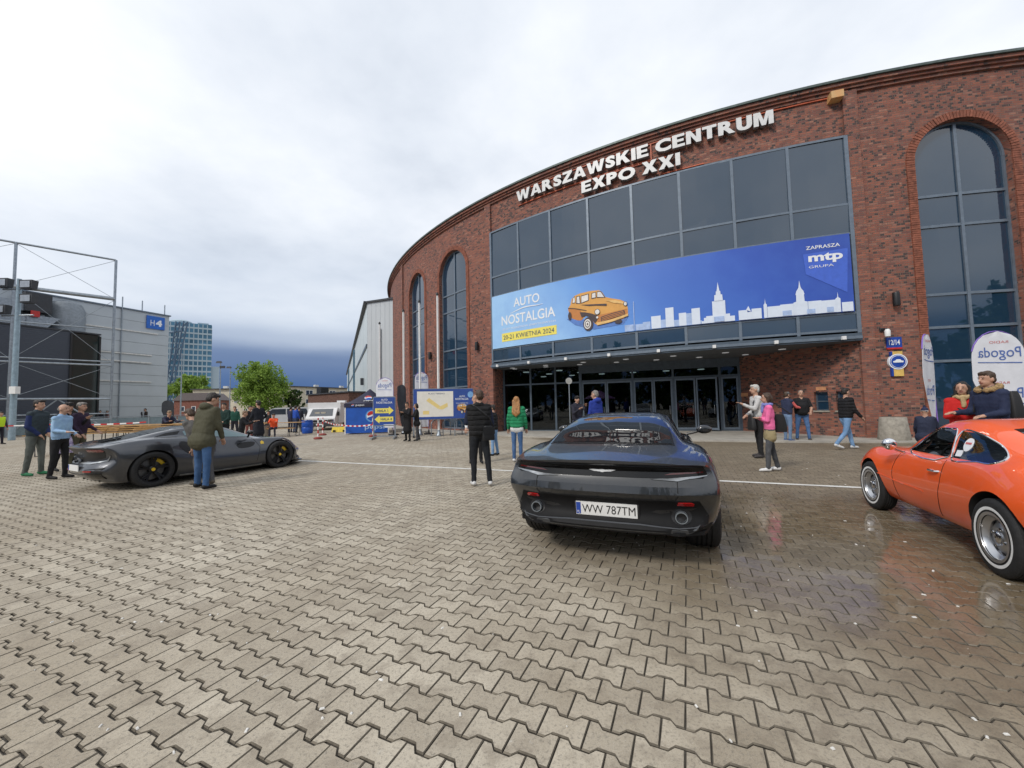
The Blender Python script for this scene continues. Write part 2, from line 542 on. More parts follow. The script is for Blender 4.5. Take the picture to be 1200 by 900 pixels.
# painted line across the yard
M['line'] = mat('worn_line_paint', (0.74, 0.74, 0.71), 0.6, 0, 0.1, 3, coords='Object', alt=(0.56, 0.54, 0.5))
mb = MB()
P0 = Vector((-13.0, 14.0, 0)); P1 = Vector((9.0, 4.85, 0))
d = (P1 - P0).normalized(); nrm = Vector((-d.y, d.x, 0))
for i in range(60):
    a = P0 + (P1 - P0) * (i / 60); b2 = P0 + (P1 - P0) * ((i + 1) / 60)
    hw = 0.055
    q = [a - nrm * hw, b2 - nrm * hw, b2 + nrm * hw, a + nrm * hw]
    mb.add([(p.x, p.y, 0.005) for p in q], [(0, 1, 2, 3)])
ln = mb.build('white_line', M['line'])
for p in ln.data.polygons:
    if p.normal.z < 0: p.flip()
tag(ln, 'long white painted line crossing the paved yard', None, None, 'structure')

# pale crumbs and petals lying about on the blocks
M['crumb'] = mat('pale_litter', (0.72, 0.70, 0.66), 0.8, 0, 0.1)
mb = MB()
rg_ = random.Random(11)
for i in range(150):
    y = 1.6 + 7.5 * rg_.random() ** 1.3; x = rg_.uniform(-1.25, 1.25) * y
    a = rg_.uniform(0, PI); w_ = rg_.uniform(.004, .014); l_ = w_ * rg_.uniform(1.0, 2.6)
    mb.box((x, y, .004), (l_, w_, .005), a, top=(.7, .6))
o = mb.build('litter', M['crumb']); o['kind'] = 'stuff'; o['label'] = 'pale crumbs and petals scattered over the paving'
# ------------------------------------------------------------------ the brick exhibition hall
HX, HY, HR = 22.22, 47.74, 35.56
def cylp(s, z, r=0.0):
    a = s / HR
    return (HX + (HR + r) * math.sin(a), HY - (HR + r) * math.cos(a), z)

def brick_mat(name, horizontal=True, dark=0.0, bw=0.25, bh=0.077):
    m = bpy.data.materials.new(name); m.use_nodes = True
    k = NT(m.node_tree); b = m.node_tree.nodes['Principled BSDF']
    uv = k.n('ShaderNodeUVMap', uv_map='UVMap')
    bt = k.n('ShaderNodeTexBrick')
    bt.offset = 0.5
    bt.inputs['Color1'].default_value = (0, 0, 0, 1); bt.inputs['Color2'].default_value = (1, 1, 1, 1)
    bt.inputs['Mortar'].default_value = (0.5, 0.5, 0.5, 1)
    bt.inputs['Scale'].default_value = 1.0; bt.inputs['Brick Width'].default_value = bw; bt.inputs['Row Height'].default_value = bh
    bt.inputs['Mortar Size'].default_value = 0.007; bt.inputs['Mortar Smooth'].default_value = 0.2
    k.l(uv.outputs[0], bt.inputs[0])
    bt2 = k.n('ShaderNodeTexBrick')                       # headers: half-length cells choose the dark clinkers
    bt2.offset = 0.5
    bt2.inputs['Color1'].default_value = (0, 0, 0, 1); bt2.inputs['Color2'].default_value = (1, 1, 1, 1)
    bt2.inputs['Mortar'].default_value = (0, 0, 0, 1)
    bt2.inputs['Scale'].default_value = 1.0; bt2.inputs['Brick Width'].default_value = bw / 2; bt2.inputs['Row Height'].default_value = bh
    bt2.inputs['Mortar Size'].default_value = 0.007
    k.l(uv.outputs[0], bt2.inputs[0])
    patch = k.noise(uv.outputs[0], 0.55, 4, 0.6)
    patch2 = k.noise(uv.outputs[0], 5.0, 3, 0.6)
    c = k.ramp(bt.outputs[0], [(0.0, (0.24, 0.093, 0.063)), (0.3, (0.335, 0.125, 0.083)), (0.55, (0.275, 0.10, 0.070)), (0.8, (0.17, 0.072, 0.062)), (1.0, (0.39, 0.185, 0.13))])
    dk = k.math('ADD', bt2.outputs[0], k.math('MULTIPLY', k.math('ADD', k.math('SUBTRACT', patch, 0.5), k.math('MULTIPLY', k.math('SUBTRACT', patch2, 0.5), 0.35)), 0.75))
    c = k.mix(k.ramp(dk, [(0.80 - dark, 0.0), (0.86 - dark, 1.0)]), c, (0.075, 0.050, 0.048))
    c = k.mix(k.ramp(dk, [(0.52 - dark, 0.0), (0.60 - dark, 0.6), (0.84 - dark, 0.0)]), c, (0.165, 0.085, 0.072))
    mort = k.mix(patch2, (0.16, 0.115, 0.09), (0.26, 0.20, 0.16))
    c = k.mix(bt.outputs['Fac'], c, mort)
    streak = k.n('ShaderNodeMapping'); streak.inputs['Scale'].default_value = (1.5, 0.12, 1)
    k.l(uv.outputs[0], streak.inputs[0])
    c = k.mix(k.ramp(k.noise(streak.outputs[0], 1.6, 4, 0.6), [(0.5, 0.0), (0.75, 0.28)]), c, (0.10, 0.06, 0.05))
    k.l(c, b.inputs['Base Color'])
    b.inputs['Roughness'].default_value = 0.78
    b.inputs['Specular IOR Level'].default_value = 0.35
    bn = k.n('ShaderNodeBump'); bn.inputs['Strength'].default_value = 0.9; bn.inputs['Distance'].default_value = 0.012
    h = k.math('ADD', k.math('SUBTRACT', 1.0, bt.outputs['Fac']), k.math('MULTIPLY', bt2.outputs[0], 0.45))
    h = k.math('ADD', h, k.math('MULTIPLY', k.noise(uv.outputs[0], 60, 3, 0.6), 0.25))
    k.l(h, bn.inputs['Height'])
    k.l(bn.outputs[0], b.inputs['Normal'])
    return m
M['brick'] = brick_mat('hall_brick')
M['brick_dark'] = brick_mat('hall_brick_more_clinkers', dark=0.10)  # same brick with a larger share of dark clinkers
M['brick_trim'] = brick_mat('trim_brick', dark=-0.10)
M['brick_one'] = mat('arch_brick_clay', (0.31, 0.105, 0.062), 0.8, 0, 0.3, 7, 0.4, 60)
M['glass_wall'] = glass_dark('tinted_glazing', (0.015, 0.040, 0.074), 1.92, 0.02, 0.05)
M['glass_door'] = glass_clear('entrance_glass', (0.34, 0.40, 0.42), 1.55, (0.8, 0.85, 0.9))
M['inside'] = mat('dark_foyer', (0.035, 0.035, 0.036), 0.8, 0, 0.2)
M['soffit'] = mat('soffit_panel', (0.10, 0.11, 0.12), 0.6, 0, 0.1)
M['letter'] = mat('white_letter_face', (0.74, 0.74, 0.73), 0.4, 0, 0.05)
M['letter_side'] = mat('grey_letter_return', (0.22, 0.22, 0.23), 0.5, 0, 0.1)
M['cap'] = mat('verdigris_roof_edge', (0.10, 0.13, 0.12), 0.5, 0.3, 0.2)
M['conduit'] = mat('orange_conduit', (0.62, 0.13, 0.05), 0.5, 0, 0.2)

HALL = empty('exhibition_hall', 'large curved red brick hall with arched windows, glass front and white letters', 'building', (0, 0, 0))

class SZ(MB):
    """faces laid out in (s, z, r) on the curved wall, with metric UVs"""
    def __init__(s):
        super().__init__(); s.uvs = []
    def quad(s, p, uvs=None, mi=0):
        """p: 4 x (s, z, r)"""
        b = len(s.v)
        for a, z, r in p: s.v.append(cylp(a, z, r))
        s.f.append([b, b + 1, b + 2, b + 3]); s.m.append(mi)
        s.uvs.append(uvs or [(a + r * 0.0, z) for a, z, r in p])
    def block(s, s0, s1, z0, z1, r0, r1, mi=0, step=1.0, ends=True):
        n = max(1, int(math.ceil((s1 - s0) / step)))
        for i in range(n):
            a, b = s0 + (s1 - s0) * i / n, s0 + (s1 - s0) * (i + 1) / n
            s.quad([(a, z0, r1), (b, z0, r1), (b, z1, r1), (a, z1, r1)], None, mi)
            s.quad([(a, z1, r1), (b, z1, r1), (b, z1, r0), (a, z1, r0)], [(a, z1), (b, z1), (b, z1 + r1 - r0), (a, z1 + r1 - r0)], mi)
            s.quad([(a, z0, r0), (b, z0, r0), (b, z0, r1), (a, z0, r1)], [(a, z0 - r1 + r0), (b, z0 - r1 + r0), (b, z0), (a, z0)], mi)
        if ends:
            s.quad([(s0, z0, r0), (s0, z0, r1), (s0, z1, r1), (s0, z1, r0)], [(s0 - r1 + r0, z0), (s0, z0), (s0, z1), (s0 - r1 + r0, z1)], mi)
            s.quad([(s1, z0, r1), (s1, z0, r0), (s1, z1, r0), (s1, z1, r1)], [(s1, z0), (s1 + r1 - r0, z0), (s1 + r1 - r0, z1), (s1, z1)], mi)
    def build(s, name, mats, parent=None, smooth=False):
        me = bpy.data.meshes.new(name)
        me.from_pydata(s.v, [], s.f)
        for m in (mats if isinstance(mats, (list, tuple)) else [mats]): me.materials.append(m)
        me.polygons.foreach_set('material_index', s.m)
        uv = me.uv_layers.new(name='UVMap')
        flat = [c for q in s.uvs for p in q for c in p]
        uv.data.foreach_set('uv', flat)
        if smooth: smooth_by(me, 30)
        return link(name, me, parent)

ARCHES = [(-35.15, -32.35), (-30.25, -27.4), (-7.97, -5.17), (-2.6, 0.2), (2.9, 5.47)]
SPRING, WTOP = 9.64, 12.66
GL0, GL1 = -25.2, -10.0
GZ0, GZ1 = 3.7, 10.97
REV = 0.28
def arch_top(s, a, b):
    c, h = (a + b) / 2, (b - a) / 2
    q = max(0.0, 1 - ((s - c) / h) ** 2)
    return SPRING + h * math.sqrt(q)

wall = SZ()
S0, S1 = -50.0, 16.0
br = set([S0, S1, GL0, GL1])
s = S0
while s < S1: br.add(round(s, 3)); s += 0.8
for a, b in ARCHES:
    c, h = (a + b) / 2, (b - a) / 2
    for i in range(25): br.add(round(c - h * math.cos(PI * i / 24), 4))
    br.add(a); br.add(b)
br = sorted(br)
br = [x for i, x in enumerate(br) if i == 0 or x - br[i - 1] > 1e-4]
for a, b in zip(br[:-1], br[1:]):
    mid = (a + b) / 2
    hole = [A for A in ARCHES if A[0] < mid < A[1]]
    if hole:
        A = hole[0]
        za, zb = arch_top(a, *A), arch_top(b, *A)
        wall.quad([(a, za, 0), (b, zb, 0), (b, WTOP, 0), (a, WTOP, 0)])
        wall.quad([(a, 0, 0), (b, 0, 0), (b, 0.12, 0), (a, 0.12, 0)])
        wall.quad([(a, za, -REV), (b, zb, -REV), (b, zb, 0), (a, za, 0)], [(a, za), (b, zb), (b, zb + REV), (a, za + REV)])
        wall.quad([(a, 0.12, 0), (b, 0.12, 0), (b, 0.12, -REV), (a, 0.12, -REV)])
    elif GL0 < mid < GL1:
        wall.quad([(a, GZ1, 0), (b, GZ1, 0), (b, WTOP, 0), (a, WTOP, 0)])
    else:
        for z0, z1 in ((0, 4), (4, 8.5), (8.5, WTOP)):
            wall.quad([(a, z0, 0), (b, z0, 0), (b, z1, 0), (a, z1, 0)])
for a, b in ARCHES:
    for x, sg in ((a, 1), (b, -1)):
        q = [(x, 0.12, 0), (x, 0.12, -REV), (x, SPRING, -REV), (x, SPRING, 0)]
        if sg < 0: q = q[::-1]
        wall.quad(q, [(x + r * sg, z) for _, z, r in q])
wall.build('wall', M['brick'], HALL)

# proud pilaster strips, plinth line, mid band and the stepped cornice
for a, b in ((-25.66, -25.22), (-9.99, -9.55), (7.6, 8.05), (-37.1, -36.66), (-46.5, -46.06)):
    trim = SZ(); trim.block(a, b, 0.0, WTOP, 0.0, 0.11); trim.build('pilaster', M['brick_trim'], HALL)
corn = SZ()
for z0, z1, r in ((12.60, 12.70, 0.09), (12.71, 12.80, 0.16), (12.81, 12.93, 0.24)):
    corn.block(S0, S1, z0, z1, -0.05, r)
corn.build('cornice', M['brick_trim'], HALL)
cap = SZ(); cap.block(S0, S1, 12.935, 13.02, -0.4, 0.31)
cap.build('roof_edge', M['cap'], HALL)
rf = MB()
rim = [cylp(S0 + (S1 - S0) * i / 60, 12.9, -0.3) for i in range(61)]
back = [(HX + 30, HY + 20, 12.9), (HX - 20, HY + 45, 12.9)]
rf.add(rim + back, [tuple(range(len(rim) + 2))])
rf.build('roof', M['dark'], HALL)
bk = MB()
for p, q in ((rim[-1], back[0]), (back[0], back[1]), (back[1], rim[0])):
    bk.add([(p[0], p[1], 0), (q[0], q[1], 0), (q[0], q[1], 12.9), (p[0], p[1], 12.9)], [(0, 1, 2, 3)])
bk.build('rear_wall', M['dark'], HALL)

# brick-on-edge rings round the arched windows, every brick its own solid, joined per window
def ring(a, b):
    mb = SZ()
    c, h = (a + b) / 2, (b - a) / 2
    w = 0.25
    n = 50
    for i in range(n):
        t0, t1 = PI * i / n + 0.006, PI * (i + 1) / n - 0.006
        pr = random.uniform(0.035, 0.05)
        P = []
        for rr in (h + 0.002, h + w):
            for t in (t0, t1):
                P.append((c - rr * math.cos(t), SPRING + rr * math.sin(t)))
        (a0, z0), (a1, z1), (b0, y0), (b1, y1) = P
        mb.quad([(a0, z0, pr), (b0, y0, pr), (b1, y1, pr), (a1, z1, pr)])
        for (p, q) in (((a0, z0), (b0, y0)), ((b0, y0), (b1, y1)), ((b1, y1), (a1, z1)), ((a1, z1), (a0, z0))):
            mb.quad([(p[0], p[1], -0.02), (q[0], q[1], -0.02), (q[0], q[1], pr), (p[0], p[1], pr)])
    z = 0.1
    while z < SPRING - 0.03:
        for x0, x1 in ((a - w, a - 0.002), (b + 0.002, b + w)):
            pr = random.uniform(0.035, 0.05)
            mb.block(x0, x1, z, z + 0.066, -0.02, pr)
        z += 0.077
    o = mb.build('arch_brickwork', M['brick_one'], HALL)
    o['kind'] = 'stuff'
for a, b in ARCHES[:4]: ring(a, b)

# arched windows: frame, mullion, transoms and panes
TR = [2.64, 3.81, 4.96, 7.38, 8.47]
def arched_window(a, b):
    c, h = (a + b) / 2, (b - a) / 2
    fr = SZ()
    rr0, rr1 = -REV + 0.0, -REV + 0.09
    fr.block(c - 0.045, c + 0.045, 0.12, SPRING + h, rr0, rr1)
    fr.block(a, a + 0.07, 0.12, SPRING, rr0, rr1 - 0.005); fr.block(b - 0.07, b, 0.12, SPRING, rr0, rr1 - 0.005)
    fr.block(a + 0.07, b - 0.07, 0.12, 0.22, rr0, rr1 - 0.01)
    for z in TR: fr.block(a + 0.07, b - 0.07, z - 0.045, z + 0.045, rr0, rr1 - 0.012)
    n = 20
    for i in range(n):
        t0, t1 = PI * i / n, PI * (i + 1) / n
        o0, o1 = (c - h * math.cos(t0), SPRING + h * math.sin(t0)), (c - h * math.cos(t1), SPRING + h * math.sin(t1))
        g = h - 0.07
        i0, i1 = (c - g * math.cos(t0), SPRING + g * math.sin(t0)), (c - g * math.cos(t1), SPRING + g * math.sin(t1))
        fr.quad([(*i0, rr1), (*i1, rr1), (*o1, rr1), (*o0, rr1)])
        fr.quad([(*i0, rr0), (*i1, rr0), (*i1, rr1), (*i0, rr1)])
    F = fr.build('window_frame', M['alu_mid'], HALL)
    zs = [0.22] + TR
    for j in range(len(zs)):
        z0 = zs[j] + 0.03
        z1 = zs[j + 1] - 0.03 if j + 1 < len(zs) else None
        for x0, x1 in ((a + 0.05, c - 0.03), (c + 0.03, b - 0.05)):
            mb = SZ()
            tl = random.gauss(0, 0.004); tz = random.gauss(0, 0.004)
            if z1 is not None:
                mb.block(x0, x1, z0, z1, rr0 - 0.01, rr0 + 0.03, step=0.7)
            else:
                m = 10
                for i in range(m):
                    p, q = x0 + (x1 - x0) * i / m, x0 + (x1 - x0) * (i + 1) / m
                    tp = lambda x: SPRING + math.sqrt(max(0.0, (h - 0.05) ** 2 - (x - c) ** 2))
                    mb.quad([(p, z0, rr0 + 0.03), (q, z0, rr0 + 0.03), (q, tp(q), rr0 + 0.03), (p, tp(p), rr0 + 0.03)])
            for i, v in enumerate(mb.v):
                # each pane sits a hair out of true, as glazing does
                dz = (v[2] - z0); mb.v[i] = (v[0] + tz * dz * 0.6, v[1] + tl * dz * 0.6 * 0.5, v[2])
            mb.build('pane', M['glass_wall'], F)
for a, b in ARCHES[:4]: arched_window(a, b)

# the projecting glass front
MULL = [-25.2, -23.3, -21.4, -19.45, -17.48, -15.57, -13.67, -11.82, -10.0]
ROWS = [3.84, 4.47, 7.35, 8.43, 10.95]
GF = 0.10
fr = SZ()
for i, x in enumerate(MULL):
    w = 0.05 if 0 < i < len(MULL) - 1 else 0.06
    fr.block(x - w, x + w, 3.74, 10.97, -0.1, GF + 0.05)
for z in ROWS:
    fr.block(MULL[0], MULL[-1], z - 0.04, z + 0.04, -0.1, GF + 0.035, step=0.6)
CW = fr.build('curtain_wall_frame', M['alu_mid'], HALL)
for j in range(len(ROWS) - 1):
    for i in range(len(MULL) - 1):
        mb = SZ()
        a, b = MULL[i] + 0.03, MULL[i + 1] - 0.03
        z0, z1 = ROWS[j] + 0.02, ROWS[j + 1] - 0.02
        t1, t2 = random.gauss(0, 0.010), random.gauss(0, 0.014)
        def rr(s_, z_): return GF + (s_ - (a + b) / 2) * t1 + (z_ - (z0 + z1) / 2) * t2
        n = 3
        for q in range(n):
            p0, p1 = a + (b - a) * q / n, a + (b - a) * (q + 1) / n
            mb.quad([(p0, z0, rr(p0, z0)), (p1, z0, rr(p1, z0)), (p1, z1, rr(p1, z1)), (p0, z1, rr(p0, z1))])
        mb.block(a, b, z0, z1, -0.08, GF - 0.03)
        mb.build('pane', M['glass_wall'], CW)
cn = SZ()
cn.block(-25.22, -9.97, 3.46, 3.72, -3.0, 0.22, step=0.8)
CAN = cn.build('canopy', [M['alu_dark']], HALL)
cn = SZ(); cn.block(-25.25, -9.99, 3.52, 3.62, 0.22, 0.27, step=0.8)
cn.build('gutter_edge', M['alu_mid'], CAN)
for i in range(8):                                       # small white lamps along the canopy edge
    s_ = -24.7 + i * 2.02
    mb = SZ(); mb.block(s_ - 0.06, s_ + 0.06, 3.50, 3.62, 0.27, 0.37)
    mb.build('canopy_lamp', M['white'], CAN)

# ---- recessed entrance
E0, E1 = Vector((-0.5, 21.7, 0)), Vector((10.6, 17.9, 0))
ED = (E1 - E0).normalized(); EN = Vector((ED.y, -ED.x, 0))          # EN points out to the yard
EL = (E1 - E0).length
def ep(t, z, o=0.0):
    p = E0 + ED * t + EN * o
    return (p.x, p.y, z)
def ebox(mb, t0, t1, z0, z1, o0, o1, mi=None):
    vs = [ep(t0, z0, o0), ep(t1, z0, o0), ep(t1, z0, o1), ep(t0, z0, o1), ep(t0, z1, o0), ep(t1, z1, o0), ep(t1, z1, o1), ep(t0, z1, o1)]
    mb.add(vs, [(0, 3, 2, 1), (4, 5, 6, 7), (0, 1, 5, 4), (1, 2, 6, 5), (2, 3, 7, 6), (3, 0, 4, 7)], mi)

def flat_brick(name, P, Q, z0, z1, mtl, holes=()):
    """a straight brick wall from P to Q with rectangular openings (t0,t1,z0,z1)"""
    P, Q = Vector(P), Vector(Q)
    L = (Q - P).length; d = (Q - P) / L; nrm = Vector((d.y, -d.x, 0))
    ts = sorted(set([0, L] + [h[0] for h in holes] + [h[1] for h in holes]))
    zs = sorted(set([z0, z1] + [h[2] for h in holes] + [h[3] for h in holes]))
    vs, fs, uv = [], [], []
    def q(a, b, c, e, o0=0, o1=0):
        n = len(vs)
        for (t, z, o) in ((a, c, o0), (b, c, o0 if a == b else o1), (b, e, o0 if a == b else o1), (a, e, o0)):
            p = P + d * t + nrm * o
            vs.append((p.x, p.y, z)); 
        uv.append([(a, c), (b, c), (b, e), (a, e)])
        fs.append((n, n + 1, n + 2, n + 3))
    for a, b in zip(ts[:-1], ts[1:]):
        for c, e in zip(zs[:-1], zs[1:]):
            if any(h[0] <= (a + b) / 2 <= h[1] and h[2] <= (c + e) / 2 <= h[3] for h in holes): continue
            q(a, b, c, e)
    for h in holes:
        for (t, z), (t2, zz) in (((h[0], h[2]), (h[0], h[3])), ((h[1], h[2]), (h[1], h[3])), ((h[0], h[2]), (h[1], h[2])), ((h[0], h[3]), (h[1], h[3]))):
            n = len(vs)
            for tt, z_, o in ((t, z, 0), (t2, zz, 0), (t2, zz, -0.2), (t, z, -0.2)):
                p = P + d * tt + nrm * o; vs.append((p.x, p.y, z_))
            fs.append((n, n + 1, n + 2, n + 3)); uv.append([(t, z), (t2, zz), (t2 + 0.2, zz), (t + 0.2, z)])
    me = bpy.data.meshes.new(name); me.from_pydata(vs, [], fs); me.materials.append(mtl)
    u = me.uv_layers.new(name='UVMap'); u.data.foreach_set('uv', [c for f in uv for p in f for c in p])
    link(name, me, HALL)
    return P, d, nrm
cl, cr = cylp(-25.2, 0, 0.0), cylp(-9.99, 0, 0.0)
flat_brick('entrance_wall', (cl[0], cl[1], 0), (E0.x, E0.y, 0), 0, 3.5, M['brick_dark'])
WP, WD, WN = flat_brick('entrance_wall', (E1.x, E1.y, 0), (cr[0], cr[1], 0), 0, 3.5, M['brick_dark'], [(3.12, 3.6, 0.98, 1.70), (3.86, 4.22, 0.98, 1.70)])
def wp(t, z, o=0.0):
    p = WP + WD * t + WN * o
    return (p.x, p.y, z)
for t0, t1 in ((3.12, 3.6), (3.86, 4.22)):
    mb = MB()
    def wbox(t0, t1, z0, z1, o0, o1):
        vs = [wp(t0, z0, o0), wp(t1, z0, o0), wp(t1, z0, o1), wp(t0, z0, o1), wp(t0, z1, o0), wp(t1, z1, o0), wp(t1, z1, o1), wp(t0, z1, o1)]
        mb.add(vs, [(0, 3, 2, 1), (4, 5, 6, 7), (0, 1, 5, 4), (1, 2, 6, 5), (2, 3, 7, 6), (3, 0, 4, 7)])
    for a, b, c, e in ((t0, t0 + 0.05, 0.98, 1.7), (t1 - 0.05, t1, 0.98, 1.7), (t0 + 0.05, t1 - 0.05, 0.98, 1.03), (t0 + 0.05, t1 - 0.05, 1.65, 1.7), (t0 + 0.05, t1 - 0.05, 1.32, 1.36)):
        wbox(a, b, c, e, -0.18, -0.12)
    F = mb.build('window', M['alu_dark'], HALL)
    mb = MB(); wbox(t0 + 0.04, t1 - 0.04, 1.02, 1.66, -0.17, -0.145); mb.build('pane', M['glass_wall'], F)
    mb = MB(); wbox(t0 - 0.04, t1 + 0.04, 0.93, 0.985, -0.15, 0.05); mb.build('sill', M['concrete'], F)
mb = MB(); 
for t0, t1, z0, z1 in ((3.22, 3.56, 1.76, 1.90), (0.08, 0.40, 1.62, 1.78)):
    mb = MB()
    vs = [wp(t, z, o) for o in (0.0, 0.03) for t, z in ((t0, z0), (t1, z0), (t1, z1), (t0, z1))]
    mb.add(vs, [(0, 1, 2, 3), (4, 5, 6, 7), (0, 1, 5, 4), (1, 2, 6, 5), (2, 3, 7, 6), (3, 0, 4, 7)])
    mb.build('small_plate', mat('orange_plate', (0.60, 0.28, 0.14), 0.5), HALL)

# soffit with downlights
sf = MB()
ns = 24
pts = []
for i in range(ns + 1):
    t = i / ns
    f = cylp(-25.18 + (15.17) * t, 3.455, 0.15); b_ = ep(EL * t, 3.455, -0.3)
    pts += [f, b_]
sf.add(pts, [(2 * i, 2 * i + 2, 2 * i + 3, 2 * i + 1) for i in range(ns)])
sf.build('soffit', M['soffit'], HALL)
M['lamp_off'] = emit('soffit_lamp', (0.8, 0.82, 0.85), 0.12)
for i in range(7):
    for j in range(2):
        t = (i + 0.5) / 7
        f = Vector(cylp(-25.18 + 15.17 * t, 3.45, 0.0)); b_ = Vector(ep(EL * t, 3.45, 0))
        p = f.lerp(b_, 0.32 + 0.36 * j)
        mb = MB(); mb.lathe([(0.13, 3.435), (0.13, 3.455)], (p.x, p.y, 0), 14)
        mb.build('downlight', M['lamp_off'], HALL)

# glazed entrance: bays on the left go up to the soffit, the doors sit under a transom light
fr = MB()
BAYS = [0.06, 1.62, 3.01, 4.35]
DOORS = [4.35, 6.99, 8.88, 10.92, 11.73]
for t in BAYS[:-1]: ebox(fr, t - 0.05, t + 0.05, 0, 3.46, -0.06, 0.06)
ebox(fr, 4.29, 4.43, 0, 3.46, -0.06, 0.08)
for t in DOORS[1:]: ebox(fr, t - 0.05, t + 0.05, 0, 3.46, -0.06, 0.06)
ebox(fr, 0.06, 4.3, 2.55, 2.63, -0.05, 0.05)
ebox(fr, 4.4, EL, 2.58, 2.68, -0.05, 0.055)
ebox(fr, 4.4, EL, 3.05, 3.455, -0.05, 0.05)
ebox(fr, 0.06, EL, 0.0, 0.09, -0.05, 0.05)
ENT = fr.build('entrance_frame', M['alu_dark'], HALL)
def epane(t0, t1, z0, z1, parent=None, o=0.0):
    mb = MB(); ebox(mb, t0, t1, z0, z1, o - 0.012, o + 0.012)
    return mb.build('pane', M['glass_door'], parent or ENT)
for a, b in zip(BAYS[:-1], BAYS[1:]):
    epane(a + 0.05, b - 0.05, 0.09, 2.55); epane(a + 0.05, b - 0.05, 2.63, 3.45)
for a, b in zip(DOORS[:-1], DOORS[1:]):
    epane(a + 0.05, b - 0.05, 2.68, 3.05)
def leaf(t0, t1, swing=0.0):
    mb = MB()
    w = t1 - t0
    def bx(a, b, z0, z1, th=0.04):
        mb.box(((a + b) / 2, 0, (z0 + z1) / 2), (b - a, th, z1 - z0))
    bx(0, 0.07, 0.1, 2.57); bx(w - 0.07, w, 0.1, 2.57); bx(0.07, w - 0.07, 0.1, 0.2, 0.036); bx(0.07, w - 0.07, 2.49, 2.57, 0.036)
    p = E0 + ED * t0
    o = mb.build('door', M['alu_mid'], HALL, loc=(p.x, p.y, 0), rz=math.atan2(ED.y, ED.x) + swing)
    g = MB(); g.box((w / 2, 0, 1.345), (w - 0.13, 0.02, 2.3)); g.build('pane', M['glass_door'], o)
    h = MB(); h.tube([(w - 0.14, -0.03, 0.85), (w - 0.14, -0.075, 0.87), (w - 0.14, -0.075, 1.25), (w - 0.14, -0.03, 1.27)], 0.012, 6)
    h.build('handle', M['steel'], o)
for a, b, sw in ((4.44, 5.68, 0), (5.70, 6.94, 0), (7.04, 7.95, 0), (7.97, 8.83, 0), (8.94, 9.86, 0), (10.9, 9.9, R(-28)), (10.98, 11.68, 0)):
    if sw: leaf(9.9, 10.85, sw)
    else: leaf(a, b)
# the dark foyer seen through the glass
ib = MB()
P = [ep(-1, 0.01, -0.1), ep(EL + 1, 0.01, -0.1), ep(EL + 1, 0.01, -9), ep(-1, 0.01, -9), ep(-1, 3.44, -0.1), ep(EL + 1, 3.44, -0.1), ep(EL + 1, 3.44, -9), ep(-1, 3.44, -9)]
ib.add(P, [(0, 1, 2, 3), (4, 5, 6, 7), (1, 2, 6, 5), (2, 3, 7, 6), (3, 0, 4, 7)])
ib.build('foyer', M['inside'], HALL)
M['foyer_lamp'] = emit('foyer_lamp', (0.95, 0.93, 0.85), 1.1)
for i in range(6):
    for j in range(3):
        q = ep(0.9 + i * 2.0 + (j % 2) * 0.9, 0, -1.6 - j * 2.1)
        mb = MB(); mb.lathe([(0.19, 3.40), (0.19, 3.435)], (q[0], q[1], 0), 14)
        mb.build('foyer_light', M['foyer_lamp'], HALL)

# ---- sign letters fixed on the brickwork, each one a solid letter
HEAVY = {
 'I': [[(0, 0), (.26, 0), (.26, 1), (0, 1)]],
 'E': [[(0, 0), (.68, 0), (.68, .21), (.26, .21), (.26, .40), (.62, .40), (.62, .60), (.26, .60), (.26, .79), (.67, .79), (.67, 1), (0, 1)]],
 'T': [[(.24, 0), (.50, 0), (.50, .79), (.74, .79), (.74, 1), (0, 1), (0, .79), (.24, .79)]],
 'Z': [[(0, 0), (.72, 0), (.72, .21), (.32, .21), (.72, .81), (.72, 1), (.03, 1), (.03, .79), (.40, .79), (0, .19)]],
 'N': [[(0, 0), (.25, 0), (.25, .58), (.54, 0), (.79, 0), (.79, 1), (.54, 1), (.54, .42), (.25, 1), (0, 1)]],
 'M': [[(0, 0), (.24, 0), (.24, .62), (.375, 0), (.575, 0), (.71, .62), (.71, 0), (.95, 0), (.95, 1), (.62, 1), (.475, .38), (.33, 1), (0, 1)]],
 'W': [[(0, 1), (.25, 1), (.36, .40), (.47, 1), (.73, 1), (.84, .40), (.95, 1), (1.2, 1), (.98, 0), (.73, 0), (.60, .60), (.47, 0), (.22, 0)]],
 'A': [[(0, 0), (.26, 0), (.3075, .18), (.36, .38), (.45, .72), (.45, 1), (.31, 1)], [(.90, 0), (.59, 1), (.45, 1), (.45, .72), (.54, .38), (.5925, .18), (.64, 0)], [(.3075, .18), (.5925, .18), (.54, .38), (.36, .38)]],
 'K': [[(0, 0), (.26, 0), (.26, .27), (.36, .39), (.55, 0), (.86, 0), (.53, .60), (.83, 1), (.53, 1), (.26, .64), (.26, 1), (0, 1)]],
 'X': [[(0, 0), (.30, 0), (.43, .30), (.56, 0), (.87, 0), (.59, .51), (.86, 1), (.56, 1), (.43, .72), (.30, 1), (0, 1), (.27, .51)]],
 'U': [[(0, 1), (0, .34), (.03, .20), (.10, .08), (.22, .01), (.38, -.015), (.54, .01), (.66, .08), (.73, .20), (.76, .34), (.76, 1), (.50, 1), (.50, .36), (.47, .25), (.38, .20), (.29, .25), (.26, .36), (.26, 1)]],
}
